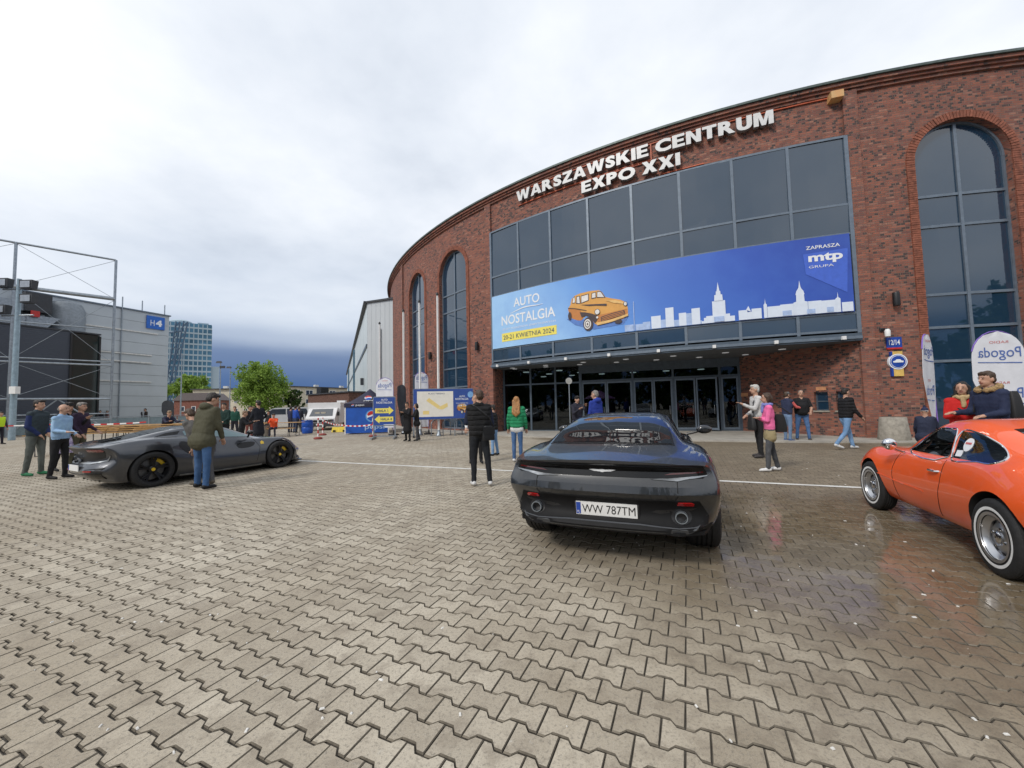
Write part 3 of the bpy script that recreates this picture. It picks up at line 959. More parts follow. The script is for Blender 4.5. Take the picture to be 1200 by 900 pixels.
def heavy(ch):
    if ch in HEAVY:
        vs, fs = [], []
        for pl in HEAVY[ch]:
            fs.append(tuple(range(len(vs), len(vs) + len(pl)))); vs += pl
        return np.array([(a, b, 0) for a, b in vs]), fs
    # round letters from the font, thickened outwards, scaled to cap height 1
    v, f = glyphs(ch, 1.0, 0.0, 0.05, 3)
    v = v.copy(); v[:, 1] = (v[:, 1] - v[:, 1].min()) / (v[:, 1].max() - v[:, 1].min()); v[:, 0] *= 1.25
    return v, f
def letters(text, s0, s1, z0, z1, name='letter'):
    sizes = []
    for ch in text:
        if ch == ' ': sizes.append(None); continue
        v, f = heavy(ch)
        sizes.append((v, f, v[:, 0].max() - v[:, 0].min()))
    gap, space = 0.07, 0.40
    tot = 0
    for i, q in enumerate(sizes):
        tot += space if q is None else q[2]
        if i < len(sizes) - 1 and q is not None and sizes[i + 1] is not None: tot += gap
    kx = (s1 - s0) / tot
    x = s0
    lo, hi = 0.0, 1.0
    kz = (z1 - z0) / (hi - lo)
    for i, q in enumerate(sizes):
        if q is None: x += space * kx; continue
        v, f, w = q
        n = len(v)
        mb = MB()
        xs = x + (v[:, 0] - v[:, 0].min()) * kx
        zs = z0 + (v[:, 1] - lo) * kz
        front = [cylp(a, b, 0.24) for a, b in zip(xs, zs)]
        backv = [cylp(a, b, 0.08) for a, b in zip(xs, zs)]
        mb.add(front, f, 0)
        # returns: walk the boundary edges
        ed = {}
        for fc in f:
            for a, b in zip(fc, fc[1:] + fc[:1]):
                key = (min(a, b), max(a, b)); ed[key] = ed.get(key, 0) + 1
        bl = [e for e, c in ed.items() if c == 1]
        mb.add(front + backv, [(a, b, b + n, a + n) for a, b in bl], 1)
        mb.build(name, [M['letter'], M['letter_side']], HALL)
        x += w * kx
        if i < len(sizes) - 1 and sizes[i + 1] is not None: x += gap * kx
letters('WARSZAWSKIE CENTRUM', -23.25, -12.2, 11.95, 12.49)
letters('EXPO XXI', -19.66, -15.47, 11.19, 11.72)
for a, b, z in ((-23.4, -10.2, 12.56), (-23.3, -16.6, 11.86), (-16.2, -14.6, 11.10), (-19.8, -16.0, 11.80)):
    cd = SZ(); cd.block(a, b, z - 0.022, z + 0.022, 0.02, 0.06); cd.build('cable_conduit', M['conduit'], HALL)
cd = SZ(); cd.block(-16.62, -16.57, 11.86, 12.56, 0.02, 0.06)
cd.build('cable_conduit', M['conduit'], HALL)
bx = SZ(); bx.block(-10.42, -10.04, 12.34, 12.60, 0.0, 0.34)
bx.build('lamp_box', mat('rusty_orange_box', (0.55, 0.27, 0.10), 0.6, 0, 0.35, 5, alt=(0.6, 0.42, 0.2)), HALL)

# wall lamps, camera, house number and round badge sign
for s_ in (-8.88, -26.45, -31.4):
    mb = SZ(); mb.block(s_ - 0.03, s_ + 0.03, 4.75, 4.9, 0.0, 0.06)
    o = mb.build('wall_lamp', M['black'], HALL)
    p = Vector(cylp(s_, 0, 0.13))
    mb = MB(); mb.lathe([(0.095, 4.6), (0.10, 4.63), (0.10, 5.02), (0.09, 5.07)], (p.x, p.y, 0), 14); mb.build('lamp_tube', M['black'], o, 40)
p = Vector(cylp(-9.3, 0, 0.3))
mb = SZ(); mb.block(-9.36, -9.24, 3.75, 3.87, 0.0, 0.04); mb.block(-9.33, -9.27, 3.79, 3.83, 0.04, 0.24)
o = mb.build('security_camera', M['dark'], HALL)
mb = MB(); mb.lathe([(0.02, 3.5), (0.075, 3.53), (0.08, 3.72), (0.05, 3.78)], (p.x, p.y, 0), 14); mb.build('camera_dome', M['white'], o, 40)

def szprint(mb, v, f, s0, z0, r, mi=None):
    """flat print: local (x,y) glyph mesh laid on the curved wall"""
    mb.add([cylp(s0 + a, z0 + b, r) for a, b in v[:, :2]], f, mi)
pl = SZ(); pl.block(-9.2, -8.77, 3.16, 3.52, 0.0, 0.05)
NUM = pl.build('house_number_plate', mat('enamel_blue', (0.02, 0.07, 0.38), 0.25), HALL)
mb = SZ(); mb.block(-9.2, -8.77, 3.10, 3.16, 0.0, 0.05); mb.build('red_strip', M['red'], NUM)
v, f = fit_text('12/14', -9.14, -8.83, 3.25, 3.43, 0, 0.02)
mb = MB(); szprint(mb, v, f, 0, 0, 0.054); mb.build('number', M['print_white'], NUM)
M['enamel'] = NUM.data.materials[0]
pl = SZ(); pl.block(-9.08, -8.80, 2.16, 3.02, 0.0, 0.08)
BAD = pl.build('badge_sign', mat('badge_yellow', (0.72, 0.48, 0.13), 0.5), HALL)
mb = SZ(); mb.block(-9.14, -9.085, 2.16, 3.02, 0.0, 0.08); mb.build('blue_side', M['enamel'], BAD)
def disc(mb, s_, z_, rad, r, n=28, mi=0, sx=1.0):
    mb.add([cylp(s_ + sx * rad * math.cos(2 * PI * i / n), z_ + rad * math.sin(2 * PI * i / n), r) for i in range(n)] +
           [cylp(s_ + sx * rad * math.cos(2 * PI * i / n), z_ + rad * math.sin(2 * PI * i / n), 0.01) for i in range(n)],
           [tuple(range(n))] + [(i, (i + 1) % n, (i + 1) % n + n, i + n) for i in range(n)], mi)
mb = MB(); disc(mb, -8.95, 2.66, 0.27, 0.095); disc(mb, -8.95, 2.66, 0.235, 0.10, mi=1); disc(mb, -8.95, 2.66, 0.215, 0.104, mi=0); disc(mb, -8.95, 2.66, 0.20, 0.108, mi=1)
cs = [(-0.14, -0.03), (0.14, -0.03), (0.15, 0.02), (0.09, 0.035), (0.05, 0.08), (-0.05, 0.08), (-0.09, 0.035), (-0.15, 0.02)]
mb.add([cylp(-8.95 + a, 2.66 + b, 0.112) for a, b in cs], [tuple(range(8))], 0)
mb.build('badge', [M['print_white'], M['enamel']], BAD)
# walk along the front, one low step above the yard
pw = SZ(); pw.block(-40, 14, -0.05, 0.045, -0.02, 1.5, step=1.0)
M['slab'] = mat('pale_slab', (0.40, 0.375, 0.33), 0.8, 0, 0.15, 2, 0.3, 50)
pwo = pw.build('pavement', M['slab'])
tag(pwo, 'pale low pavement along the foot of the brick hall', None, None, 'structure')
wk = MB()
ns = 24; pts = []
for i in range(ns + 1):
    t = i / ns
    f = cylp(-25.18 + 15.17 * t, 0.045, -0.02); b_ = ep(EL * t, 0.045, -0.1)
    pts += [f, b_]
wk.add(pts, [(2 * i, 2 * i + 2, 2 * i + 3, 2 * i + 1) for i in range(ns)])
wko = wk.build('entrance_floor', M['slab'], HALL)
for p in wko.data.polygons:
    if p.normal.z < 0: p.flip()

# ------------------------------------------------------------------ the long event banner
def banner_mat():
    m = bpy.data.materials.new('banner_print_blue'); m.use_nodes = True
    k = NT(m.node_tree); b = m.node_tree.nodes['Principled BSDF']
    uv = k.n('ShaderNodeUVMap', uv_map='UVMap')
    s = k.n('ShaderNodeSeparateXYZ'); k.l(uv.outputs[0], s.inputs[0])
    f = k.math('DIVIDE', k.math('ADD', s.outputs[0], 25.15), 15.1)
    g = k.math('SUBTRACT', f, k.math('MULTIPLY', k.math('SUBTRACT', 6.0, s.outputs[1]), 0.05))
    c = k.ramp(g, [(0.0, (0.36, 0.60, 0.88)), (0.2, (0.32, 0.55, 0.87)), (0.40, (0.13, 0.33, 0.76)), (0.55, (0.06, 0.18, 0.60)), (0.8, (0.035, 0.105, 0.49)), (1.0, (0.03, 0.075, 0.40))])
    c = k.mix(k.ramp(k.noise(uv.outputs[0], 0.9, 4, 0.6), [(0.4, 0.0), (0.7, 0.22)]), c, (0.08, 0.21, 0.64))
    k.l(c, b.inputs['Base Color']); b.inputs['Roughness'].default_value = 0.45
    return m
B0, B1, BZ0, BZ1 = -25.13, -10.12, 4.5, 7.33
bn = SZ(); bn.block(B0, B1, BZ0, BZ1, GF + 0.055, GF + 0.085, step=0.5)
BAN = bn.build('banner', banner_mat())
tag(BAN, 'long blue event banner on the glass front with orange vintage car and white skyline', 'banner')
BR = GF + 0.085
def bprint(name, polys, mats, layer=1):
    """polys: list of (material index, [(s,z)...]) laid on the banner as flat print"""
    mb = MB()
    for n_, (mi, pl) in enumerate(polys):
        r = BR + 0.010 * layer + 0.0012 * n_
        # cut long shapes into narrow columns so that they follow the curve
        P_, T_ = tess(pl)
        mb.add([cylp(a, b, r) for a, b in P_], T_, mi)
    return mb.build(name, mats, BAN)
def btext(name, txt, s0, s1, z0, z1, m_, off=0.0, layer=1):
    v, f = fit_text(txt, s0, s1, z0, z1, 0, off, res=4)
    mb = MB(); mb.add([cylp(a, b, BR + 0.01 * layer) for a, b in v[:, :2]], f)
    return mb.build(name, m_, BAN)
btext('title', 'AUTO', -23.62, -22.05, 6.52, 6.98, M['print_white'], 0.012)
btext('title', 'NOSTALGIA', -24.45, -21.2, 5.66, 6.16, M['print_white'], 0.012)
btext('small_print', 'ZLOT POJAZDÓW ZABYTKOWYCH', -24.4, -21.2, 5.38, 5.52, M['print_white'])
sw = []
for i in range(14):
    t0, t1 = i / 14, (i + 1) / 14
    y = lambda t: 6.28 + 0.16 * t + 0.05 * math.sin((t - 0.2) * 2 * PI)
    x = lambda t: -23.85 + 2.0 * t
    w_ = lambda t: 0.022 * math.sin(PI * min(max(t, 0.04), 0.96)) + 0.006
    sw.append((0, [(x(t0), y(t0) - w_(t0)), (x(t1), y(t1) - w_(t1)), (x(t1), y(t1) + w_(t1)), (x(t0), y(t0) + w_(t0))]))
bprint('swash', sw, [M['print_white']])
bprint('date_panel', [(0, [(-24.45, 4.80), (-23.0, 4.80), (-23.0, 5.24), (-24.45, 5.24)]), (0, [(-23.0, 4.80), (-21.15, 4.80), (-21.15, 5.24), (-23.0, 5.24)])], [M['print_yellow']])
btext('date', '20-21 KWIETNIA 2024', -24.34, -21.28, 4.90, 5.13, mat('print_ink', (0.06, 0.10, 0.16), 0.5), 0.0, 2)
btext('small_print', 'ZAPRASZA', -11.45, -10.42, 6.90, 7.03, M['print_white'], 0.012)
M['print_violet'] = mat('violet_panel', (0.06, 0.14, 0.62), 0.5, 0, 0.06)
bprint('logo_panel', [(0, [(-11.55, 6.75), (-11.5, 6.0), (-10.3, 5.2), (-10.2, 6.8)])], [M['print_violet']])
btext('logo', 'mtp', -11.4, -10.36, 6.34, 6.72, M['print_white'], 0.035, 2)
btext('small_print', 'GRUPA', -11.4, -10.65, 6.20, 6.29, M['print_white'], 0, 2)
# skyline silhouette in two pale tones
sk = []
def bar(a, b, z, mi=0, z0=4.52): sk.append((mi, [(a, z0), (b, z0), (b, z), (a, z)]))
for a, b, z, mi in ((-17.95, -17.58, 4.80, 1), (-17.5, -17.2, 4.78, 1), (-17.2, -16.9, 4.84, 1), (-16.86, -16.49, 5.04, 0), (-16.49, -16.3, 4.85, 1), (-16.3, -15.99, 5.32, 0), (-15.99, -15.8, 4.78, 1),
                    (-15.8, -15.53, 5.04, 0), (-15.53, -15.33, 5.0, 1), (-15.33, -15.03, 5.17, 0), (-15.03, -14.98, 4.66, 1), (-14.98, -14.9, 4.62, 0), (-14.9, -14.82, 4.74, 0), (-14.82, -14.59, 4.80, 0)): bar(a, b, z, mi)
bar(-17.56, -17.53, 5.78, 1)
for a, b, z in ((-14.59, -14.14, 5.36), (-14.14, -14.0, 4.82), (-14.0, -13.84, 4.72), (-13.71, -13.42, 4.89), (-13.42, -13.28, 4.80), (-13.28, -12.96, 4.91), (-12.77, -12.36, 4.93), (-12.36, -11.95, 4.96), (-11.5, -11.1, 4.99), (-11.1, -10.68, 4.97), (-10.5, -10.17, 4.85)): bar(a, b, z)
c0 = -14.365
for hw, z0, z1 in ((.15, 5.36, 5.60), (.085, 5.60, 5.74)): sk.append((0, [(c0 - hw, z0), (c0 + hw, z0), (c0 + hw * .9, z1), (c0 - hw * .9, z1)]))
sk.append((0, [(c0 - .05, 5.74), (c0 + .05, 5.74), (c0, 6.10)]))
sk.append((0, [(-13.46, 4.89), (-13.3, 4.80), (-13.38, 5.03)]))
for a, b, z, mi in ((-12.3, -12.02, 4.72, 1), (-11.55, -11.3, 4.70, 1), (-10.95, -10.75, 4.72, 1), (-14.55, -14.2, 4.74, 1)): sk.append((mi, [(a, 4.54), (b, 4.54), (b, z), (a, z)]))
bprint('skyline_print', sk, [mat('skyline_white', (0.70, 0.77, 0.88), 0.55, 0, 0.03), mat('pale_blue_print', (0.42, 0.55, 0.82), 0.55)])
tw = []
for c1, hw, z1, z2 in ((-12.83, .055, 5.02, 5.26), (-10.6, .075, 5.0, 5.25)):
    tw.append((0, [(c1 - hw, 4.52), (c1 + hw, 4.52), (c1 + hw, z1), (c1 + .015, z1 + .05), (c1, z2), (c1 - .015, z1 + .05), (c1 - hw, z1)]))
c1 = -11.725
tw.append((0, [(c1 - .22, 4.52), (c1 + .22, 4.52), (c1 + .22, 4.99), (c1 + .13, 5.02), (c1 + .12, 5.26), (c1 + .14, 5.28), (c1 + .11, 5.40), (c1 + .05, 5.50), (c1 + .03, 5.56), (c1, 5.80),
               (c1 - .03, 5.56), (c1 - .05, 5.50), (c1 - .11, 5.40), (c1 - .14, 5.28), (c1 - .12, 5.26), (c1 - .13, 5.02), (c1 - .22, 4.99)]))
bprint('tower_print', tw, [bpy.data.materials['skyline_white']], 2)
# the printed car: a rounded orange saloon of the fifties, three-quarter view
M['p_or'] = mat('orange_print', (0.72, 0.36, 0.08), 0.5, 0, 0.06)
M['p_or2'] = mat('dark_orange_print', (0.55, 0.21, 0.05), 0.5, 0, 0.06)
M['p_ink'] = mat('brown_ink_print', (0.06, 0.04, 0.045), 0.5)
M['p_sh'] = mat('shadow_blue_print', (0.10, 0.22, 0.58), 0.5)
cx_, cz_ = -20.62, 4.45
def ell_(c, rx, rz, mi, n=20): return (mi, [(c[0] + rx * math.cos(2 * PI * i / n), c[1] + rz * math.sin(2 * PI * i / n)) for i in range(n)])
car = [
 (3, [(-20.62, 5.45), (-20.2, 5.10), (-19.3, 4.78), (-18.0, 4.86), (-17.8, 5.12), (-19.2, 5.2)]),
 (0, [(-20.53, 5.92), (-20.40, 6.08), (-20.33, 6.34), (-20.18, 6.47), (-19.9, 6.54), (-19.4, 6.56), (-19.02, 6.53), (-18.88, 6.42), (-18.74, 6.17), (-18.45, 6.06), (-18.1, 5.95), (-17.86, 5.80), (-17.79, 5.55), (-17.79, 5.22), (-18.0, 5.08), (-18.7, 4.98), (-19.14, 4.96), (-19.28, 5.06), (-19.44, 5.34), (-19.66, 5.46), (-19.92, 5.28), (-20.1, 5.31), (-20.33, 5.42), (-20.48, 5.66)]),
 (1, [(-20.52, 5.90), (-20.2, 5.84), (-19.9, 5.74), (-19.82, 5.32), (-19.92, 5.27), (-20.1, 5.31), (-20.34, 5.43), (-20.48, 5.68)]),
 (1, [(-19.14, 5.40), (-18.6, 5.44), (-17.82, 5.52), (-17.80, 5.22), (-18.7, 4.99), (-19.12, 4.97)]),
 (2, [(-20.31, 6.12), (-20.27, 6.38), (-20.17, 6.45), (-20.15, 6.12)]), (4, [(-20.285, 6.15), (-20.25, 6.36), (-20.185, 6.41), (-20.17, 6.15)]),
 (2, [(-20.12, 6.08), (-20.09, 6.42), (-19.92, 6.43), (-19.90, 6.04)]), (4, [(-20.09, 6.12), (-20.065, 6.39), (-19.95, 6.40), (-19.94, 6.08)]),
 (2, [(-19.88, 6.05), (-19.87, 6.42), (-19.49, 6.45), (-19.50, 6.13)]), (4, [(-19.85, 6.09), (-19.845, 6.38), (-19.525, 6.42), (-19.53, 6.16)]),
 (2, [(-19.38, 6.18), (-19.36, 6.45), (-19.16, 6.47), (-19.15, 6.20)]), (4, [(-19.35, 6.22), (-19.335, 6.42), (-19.185, 6.44), (-19.18, 6.23)]),
 (2, [(-19.13, 6.20), (-19.11, 6.48), (-18.92, 6.46), (-18.73, 6.14)]), (4, [(-19.10, 6.23), (-19.085, 6.45), (-18.94, 6.43), (-18.79, 6.17)]),
 (2, [(-19.92, 6.00), (-19.3, 5.93), (-18.69, 5.86), (-18.69, 5.76), (-19.15, 5.85), (-19.5, 5.88)]),
 (2, [(-20.52, 5.95), (-20.2, 5.89), (-19.9, 5.80), (-19.62, 5.70), (-19.62, 5.67), (-19.9, 5.76), (-20.2, 5.855), (-20.52, 5.915)]),
 (2, [(-19.95, 5.66), (-19.7, 5.62), (-19.4, 5.52), (-19.14, 5.40), (-19.14, 5.16), (-19.26, 5.06), (-19.44, 5.34), (-19.66, 5.46), (-19.86, 5.40)]),
 (2, [(-18.98, 5.30), (-18.5, 5.40), (-17.94, 5.47), (-17.90, 5.26), (-18.5, 5.17), (-18.96, 5.07)]),
 (1, [(-18.94, 5.27), (-18.5, 5.36), (-17.97, 5.43), (-17.97, 5.40), (-18.5, 5.325), (-18.94, 5.235)]), (1, [(-18.94, 5.20), (-18.5, 5.29), (-17.95, 5.37), (-17.95, 5.34), (-18.5, 5.255), (-18.94, 5.165)]), (1, [(-18.93, 5.135), (-18.5, 5.225), (-17.93, 5.31), (-17.93, 5.28), (-18.5, 5.19), (-18.93, 5.10)]),
 (5, [(-19.16, 5.07), (-18.5, 5.13), (-17.78, 5.29), (-17.78, 5.18), (-18.5, 5.01), (-19.14, 4.93)]),
 (2, [(-19.14, 4.945), (-18.5, 5.02), (-17.78, 5.195), (-17.78, 5.17), (-18.5, 4.995), (-19.14, 4.92)]),
 (5, [(-18.75, 6.02), (-18.3, 5.95), (-17.95, 5.82), (-17.97, 5.74), (-18.4, 5.85)]),
 ell_((-20.44, 5.55), .085, .19, 2), ell_((-19.56, 5.06), .235, .31, 2), ell_((-19.59, 5.06), .165, .225, 4), ell_((-19.59, 5.06), .12, .165, 2), ell_((-19.59, 5.06), .09, .125, 4), ell_((-19.59, 5.06), .035, .05, 2),
 ell_((-18.2, 4.99), .16, .09, 2), ell_((-19.12, 5.55), .125, .135, 2), ell_((-19.12, 5.55), .10, .11, 4), ell_((-17.88, 5.73), .08, .10, 2), ell_((-17.88, 5.73), .06, .08, 4), ell_((-19.13, 5.30), .05, .05, 4)]
bprint('printed_car', car, [M['p_or'], M['p_or2'], M['p_ink'], M['p_sh'], mat('cream_print', (0.80, 0.77, 0.74), 0.5), mat('light_orange_print', (0.80, 0.50, 0.18), 0.5)], 1)
# ------------------------------------------------------------------ background buildings and trees
def clad_mat(name, col, pitch, vertical=True, rough=0.45, var=0.08):
    """profiled sheet: shallow ribs as relief, slight soiling"""
    m = bpy.data.materials.new(name); m.use_nodes = True
    k = NT(m.node_tree); b = m.node_tree.nodes['Principled BSDF']
    tc = k.n('ShaderNodeTexCoord'); s = k.n('ShaderNodeSeparateXYZ'); k.l(tc.outputs['Object'], s.inputs[0])
    a = s.outputs[0] if vertical else s.outputs[2]
    w = k.math('PINGPONG', a, pitch / 2)
    w = k.ramp(k.math('DIVIDE', w, pitch / 2), [(0.0, 0.0), (0.12, 1.0), (1.0, 1.0)])
    n = k.noise(tc.outputs['Object'], 0.5, 5, 0.6)
    c = k.mix(n, tuple(x * (1 + var) for x in col), tuple(x * (1 - 2 * var) for x in col))
    c = k.mix(w, k.mix(1.0, c, (0.72, 0.74, 0.76), 'MULTIPLY'), c)
    k.l(c, b.inputs['Base Color']); b.inputs['Roughness'].default_value = rough; b.inputs['Metallic'].default_value = 0.15
    bn = k.n('ShaderNodeBump'); bn.inputs['Strength'].default_value = 0.6; bn.inputs['Distance'].default_value = 0.03
    k.l(w, bn.inputs['Height']); k.l(bn.outputs[0], b.inputs['Normal'])
    return m
M['clad_v'] = clad_mat('ribbed_grey_cladding', (0.52, 0.55, 0.57), 0.5, True)
M['clad_h'] = clad_mat('flat_grey_cladding', (0.46, 0.50, 0.53), 1.1, False)
M['mesh_dark'] = clad_mat('dark_slatted_cladding', (0.060, 0.070, 0.092), 0.16, False, 0.5)

# pale sheet-clad hall behind the brick one: local x along the front, y backwards
GH = empty('grey_hall', 'tall pale grey sheet clad hall standing just left of the brick hall', 'building', (-13.1, 34.7, 0))
C0 = Vector((-13.1, 34.7)); FD = Vector((0.93, -0.36)).normalized()
SD = Vector((-16.4, 36.0)).normalized()
def gwall(name, d, L, H, m_, parent, z0=0.0):
    mb = MB(); mb.box((L / 2, 0.15, (H + z0) / 2), (L, 0.3, H - z0))
    return mb.build(name, m_, parent, loc=(0, 0, 0), rz=math.atan2(d.y, d.x))
gwall('wall', FD, 12, 11.1, M['clad_v'], GH)
side = MB(); side.box((40, -0.15, 5.55), (80, 0.3, 11.1))
so = side.build('wall', clad_mat('pale_panel_cladding', (0.60, 0.66, 0.67), 6.0, True), GH, rz=math.atan2(SD.y, SD.x))
mb = MB(); mb.box((40, 0.06, 11.18), (80.2, 0.5, 0.16)); mb.build('roof_edge', M['dark'], GH, rz=math.atan2(SD.y, SD.x))
mb = MB(); mb.box((6, 0.1, 11.18), (12.2, 0.5, 0.16)); mb.build('roof_edge', M['dark'], GH, rz=math.atan2(FD.y, FD.x))
mb = MB(); mb.box((40, 0.04, 7.2), (80, 0.12, 0.28)); mb.build('band', M['alu_dark'], GH, rz=math.atan2(SD.y, SD.x))
for t in (27, 58):
    mb = MB(); mb.box((t, 0.12, 5.3), (0.5, 0.3, 10.6)); mb.build('column', mat('blue_grey_column', (0.10, 0.19, 0.27), 0.5), GH, rz=math.atan2(SD.y, SD.x))
mb = MB(); mb.tube([(1.55, -0.1, 0), (1.55, -0.1, 8.6)], 0.06, 8); mb.build('rain_pipe', M['galv'], GH, rz=math.atan2(FD.y, FD.x))
mb = MB(); mb.box((4.5, 0.2, 4.2), (0.35, 0.3, 0.7)); mb.build('wall_lamp', M['dark'], GH, rz=math.atan2(SD.y, SD.x))

# the H4 hall on the left: local x runs from the far right corner along the face towards the camera
A4, B4 = Vector((-37.4, 41.6)), Vector((-41.5, 31.0))
D4 = (B4 - A4).normalized()
rz4 = math.atan2(D4.y, D4.x)
H4 = empty('sports_hall', 'long grey panelled hall on the left with a blue H4 sign', 'building', (A4.x, A4.y, 0), rz4)
# local +y of this frame points away from the yard or towards it?
nl = Vector((-D4.y, D4.x)); sg = 1 if nl.dot(-A4) > 0 else -1          # sg*y points to the yard
mb = MB(); mb.box((17.5, -sg * 8.1, 6.02), (34.8, 16, 12.0)); mb.build('wall', M['dark'], H4)
M['panel_grey'] = mat('grey_wall_panel', (0.46, 0.50, 0.53), 0.45, 0.15, 0.05, 0.4)
for j in range(11):
    z0, z1 = 12.04 * j / 11 + 0.012, 12.04 * (j + 1) / 11 - 0.012
    for i in range(4):
        a, b = (0, 8.7, 17.4, 26.1)[i] + 0.012, (8.7, 17.4, 26.1, 35)[i] - 0.012
        mb = MB(); mb.box(((a + b) / 2, -sg * 0.05, (z0 + z1) / 2), (b - a, 0.1, z1 - z0)); mb.build('panel', M['panel_grey'], H4)
mb = MB(); mb.box((0.05, -sg * 8.1, 6.02), (0.1, 15.9, 12.04)); mb.build('end_wall', M['panel_grey'], H4)
mb = MB(); mb.box((17.5, -sg * 8 + sg * 0.03, 12.09), (35.2, 16.2, 0.12)); mb.build('roof_edge', M['alu_mid'], H4)
for zz, x0, x1 in ((9.9, 1.0, 9.0), (7.55, 1.5, 8), (6.75, 1.5, 8), (4.75, 1.5, 8)):
    mb = MB(); mb.box(((x0 + x1) / 2, sg * 0.06, zz), (x1 - x0, 0.12, 0.13)); mb.build('rail', M['offwhite'], H4)
for x in (0.25, 2.2, 4.4): 
    mb = MB(); mb.tube([(x, -sg * 0.4, 12), (x, -sg * 0.4, 13.3)], 0.05, 6); mb.build('roof_rod', M['galv'], H4)
mb = MB(); mb.tube([(4.0, sg * 0.1, 0.5), (4.0, sg * 0.1, 13.2)], 0.05, 6); mb.build('rain_pipe', M['galv'], H4)
mb = MB(); mb.box((1.25, sg * 0.08, 11.08), (1.55, 0.12, 1.35)); SG4 = mb.build('hall_sign', mat('sign_blue', (0.02, 0.14, 0.56), 0.4), H4)
for txt, x0, x1, off in (('H', 1.72, 1.38, 0.0), ('4', 1.27, 0.72, 0.06)):
    v, f = fit_text(txt, x0, x1, 10.72, 11.32 if txt == 'H' else 11.4, 0, off)
    mb = MB(); mb.add([(a, sg * 0.15, b) for a, b in v[:, :2]], f); mb.build('character', M['print_white'], SG4)

# dark slatted annexe in front of it, with roof plant
AN = empty('dark_annexe', 'dark grey slatted annexe standing in front of the H4 hall', 'building', (-36.6, 33.9, 0), rz4)
La = 4.0
mb = MB(); mb.box((11.4, -sg * 2.2, 4.26), (19.2, 4.4, 8.52)); mb.build('wall', M['mesh_dark'], AN)
mb = MB(); mb.box((0.9, -sg * 2.22, 4.23), (1.8, 4.36, 8.46)); mb.build('glass_corner', glass_dark('dark_glass_tree_tint', (0.015, 0.03, 0.03), 1.7, 0.05), AN)  # green of the mirrored trees is put into the glass colour
mb = MB(); mb.box((10.5, -sg * 2.2, 8.58), (21.1, 4.5, 0.12)); mb.build('roof_edge', M['dark'], AN)
for x in (0.02, 1.8):
    mb = MB(); mb.box((x, sg * 0.03, 4.2), (0.12, 0.12, 8.4)); mb.build('corner_post', M['black'], AN)
DU = empty('air_duct', 'silver rooftop air duct with elbow and dark intake on the annexe roof', 'air duct', (-38.4, 33.4, 8.64), rz4)
mb = MB()
mb.box((6.0, -sg * 1.2, 0.75), (7.0, 1.0, 0.9)); mb.build('duct_run', M['galv'], DU)
mb = MB(); mb.prism([(2.6, 0.25), (1.4, 0.25), (0.6, 1.25), (2.6, 1.25)], -sg * 0.7, -sg * 1.7); mb.build('duct_end', M['galv'], DU)
mb = MB(); mb.box((5.5, -sg * 1.4, 1.95), (6.0, 1.1, 0.8)); mb.build('duct_run', M['galv'], DU)
mb = MB(); mb.box((1.9, -sg * 1.2, 2.35), (1.5, 1.2, 1.6)); mb.build('intake_hood', M['dark'], DU)
mb = MB(); mb.lathe([(1.35, 0.0), (1.35, 2.3), (1.1, 2.9), (0.4, 3.15)], (-0.2, -sg * 2.4, 0.05), 20); mb.build('silo', mat('grey_tank', (0.25, 0.28, 0.31), 0.5, 0.2), DU, 40)
for x in (3, 5, 7):
    mb = MB(); mb.box((x, -sg * 1.2, 0.15), (0.12, 1.0, 0.3)); mb.build('support', M['galv'], DU)
mb = MB(); mb.box((2.1, -sg * 0.55, 1.35), (0.5, 0.08, 0.5)); mb.build('warning_plate', M['red'], DU)

# open steel frame in front of the annexe
FA, FB = Vector((-32.4, 31.0)), Vector((-36.0, 27.4))
FRM = empty('steel_frame', 'tall open frame of grey steel tubes with wire bracing in front of the dark annexe', 'steel frame', (FA.x, FA.y, 0))
dF = (FB - FA)
def fp(t, z): return (dF.x * t, dF.y * t, z)
def member(name, a, b, r, n=8, m_='galv'):
    mb = MB(); mb.tube([a, b], r, n); mb.build(name, M[m_], FRM, 40)
for t in (0, 1, 2): member('post', fp(t, 0), fp(t, 14.15), 0.085)
member('beam', fp(0, 14.15), fp(2, 14.15), 0.075)
member('pipe', fp(0, 10.9), fp(2, 10.9), 0.15)
for z, r in ((8.35, 0.045), (5.42, 0.07), (5.72, 0.05), (2.72, 0.08), (1.55, 0.05), (1.1, 0.05)): member('rail', fp(0, z), fp(2, z), r)
for t in (0, 1):
    for z0, z1 in ((10.9, 14.1), (5.6, 10.8), (2.8, 5.4)):
        member('brace_wire', fp(t, z0), fp(t + 1, z1), 0.016, 5); member('brace_wire', fp(t, z1), fp(t + 1, z0), 0.016, 5)
member('brace_wire', fp(0, 0.1), fp(0.55, 2.7), 0.05, 6); member('brace_wire', fp(1, 0.1), fp(0.55, 2.7), 0.05, 6)

# floodlight mast
MST = empty('floodlight_mast', 'pale blue grey mast carrying four floodlights at the far left', 'floodlight', (-31.2, 24.0, 0))
mb = MB(); mb.tube([(0, 0, 0), (0, 0, 10.2)], 0.2, 12, r_list=[0.16, 0.11]); mb.build('pole', mat('pale_blue_steel', (0.30, 0.40, 0.47), 0.45, 0.2), MST, 40)
for z in (9.55, 7.85): 
    mb = MB(); mb.tube([(-1.0, 0, z), (1.0, 0, z)], 0.05, 8); mb.build('crossarm', M['galv'], MST)
for x, z in ((-0.75, 9.9), (0.8, 9.75), (-0.8, 8.2), (0.85, 8.85)):
    mb = MB(); mb.box((x, -0.15, z), (0.75, 0.3, 0.55), top=(1.1, 1.2)); fl = mb.build('floodlight', M['dark'], MST)
    mb = MB(); mb.box((x, -0.33, z), (0.6, 0.05, 0.4)); mb.build('lens', M['steel'], fl)
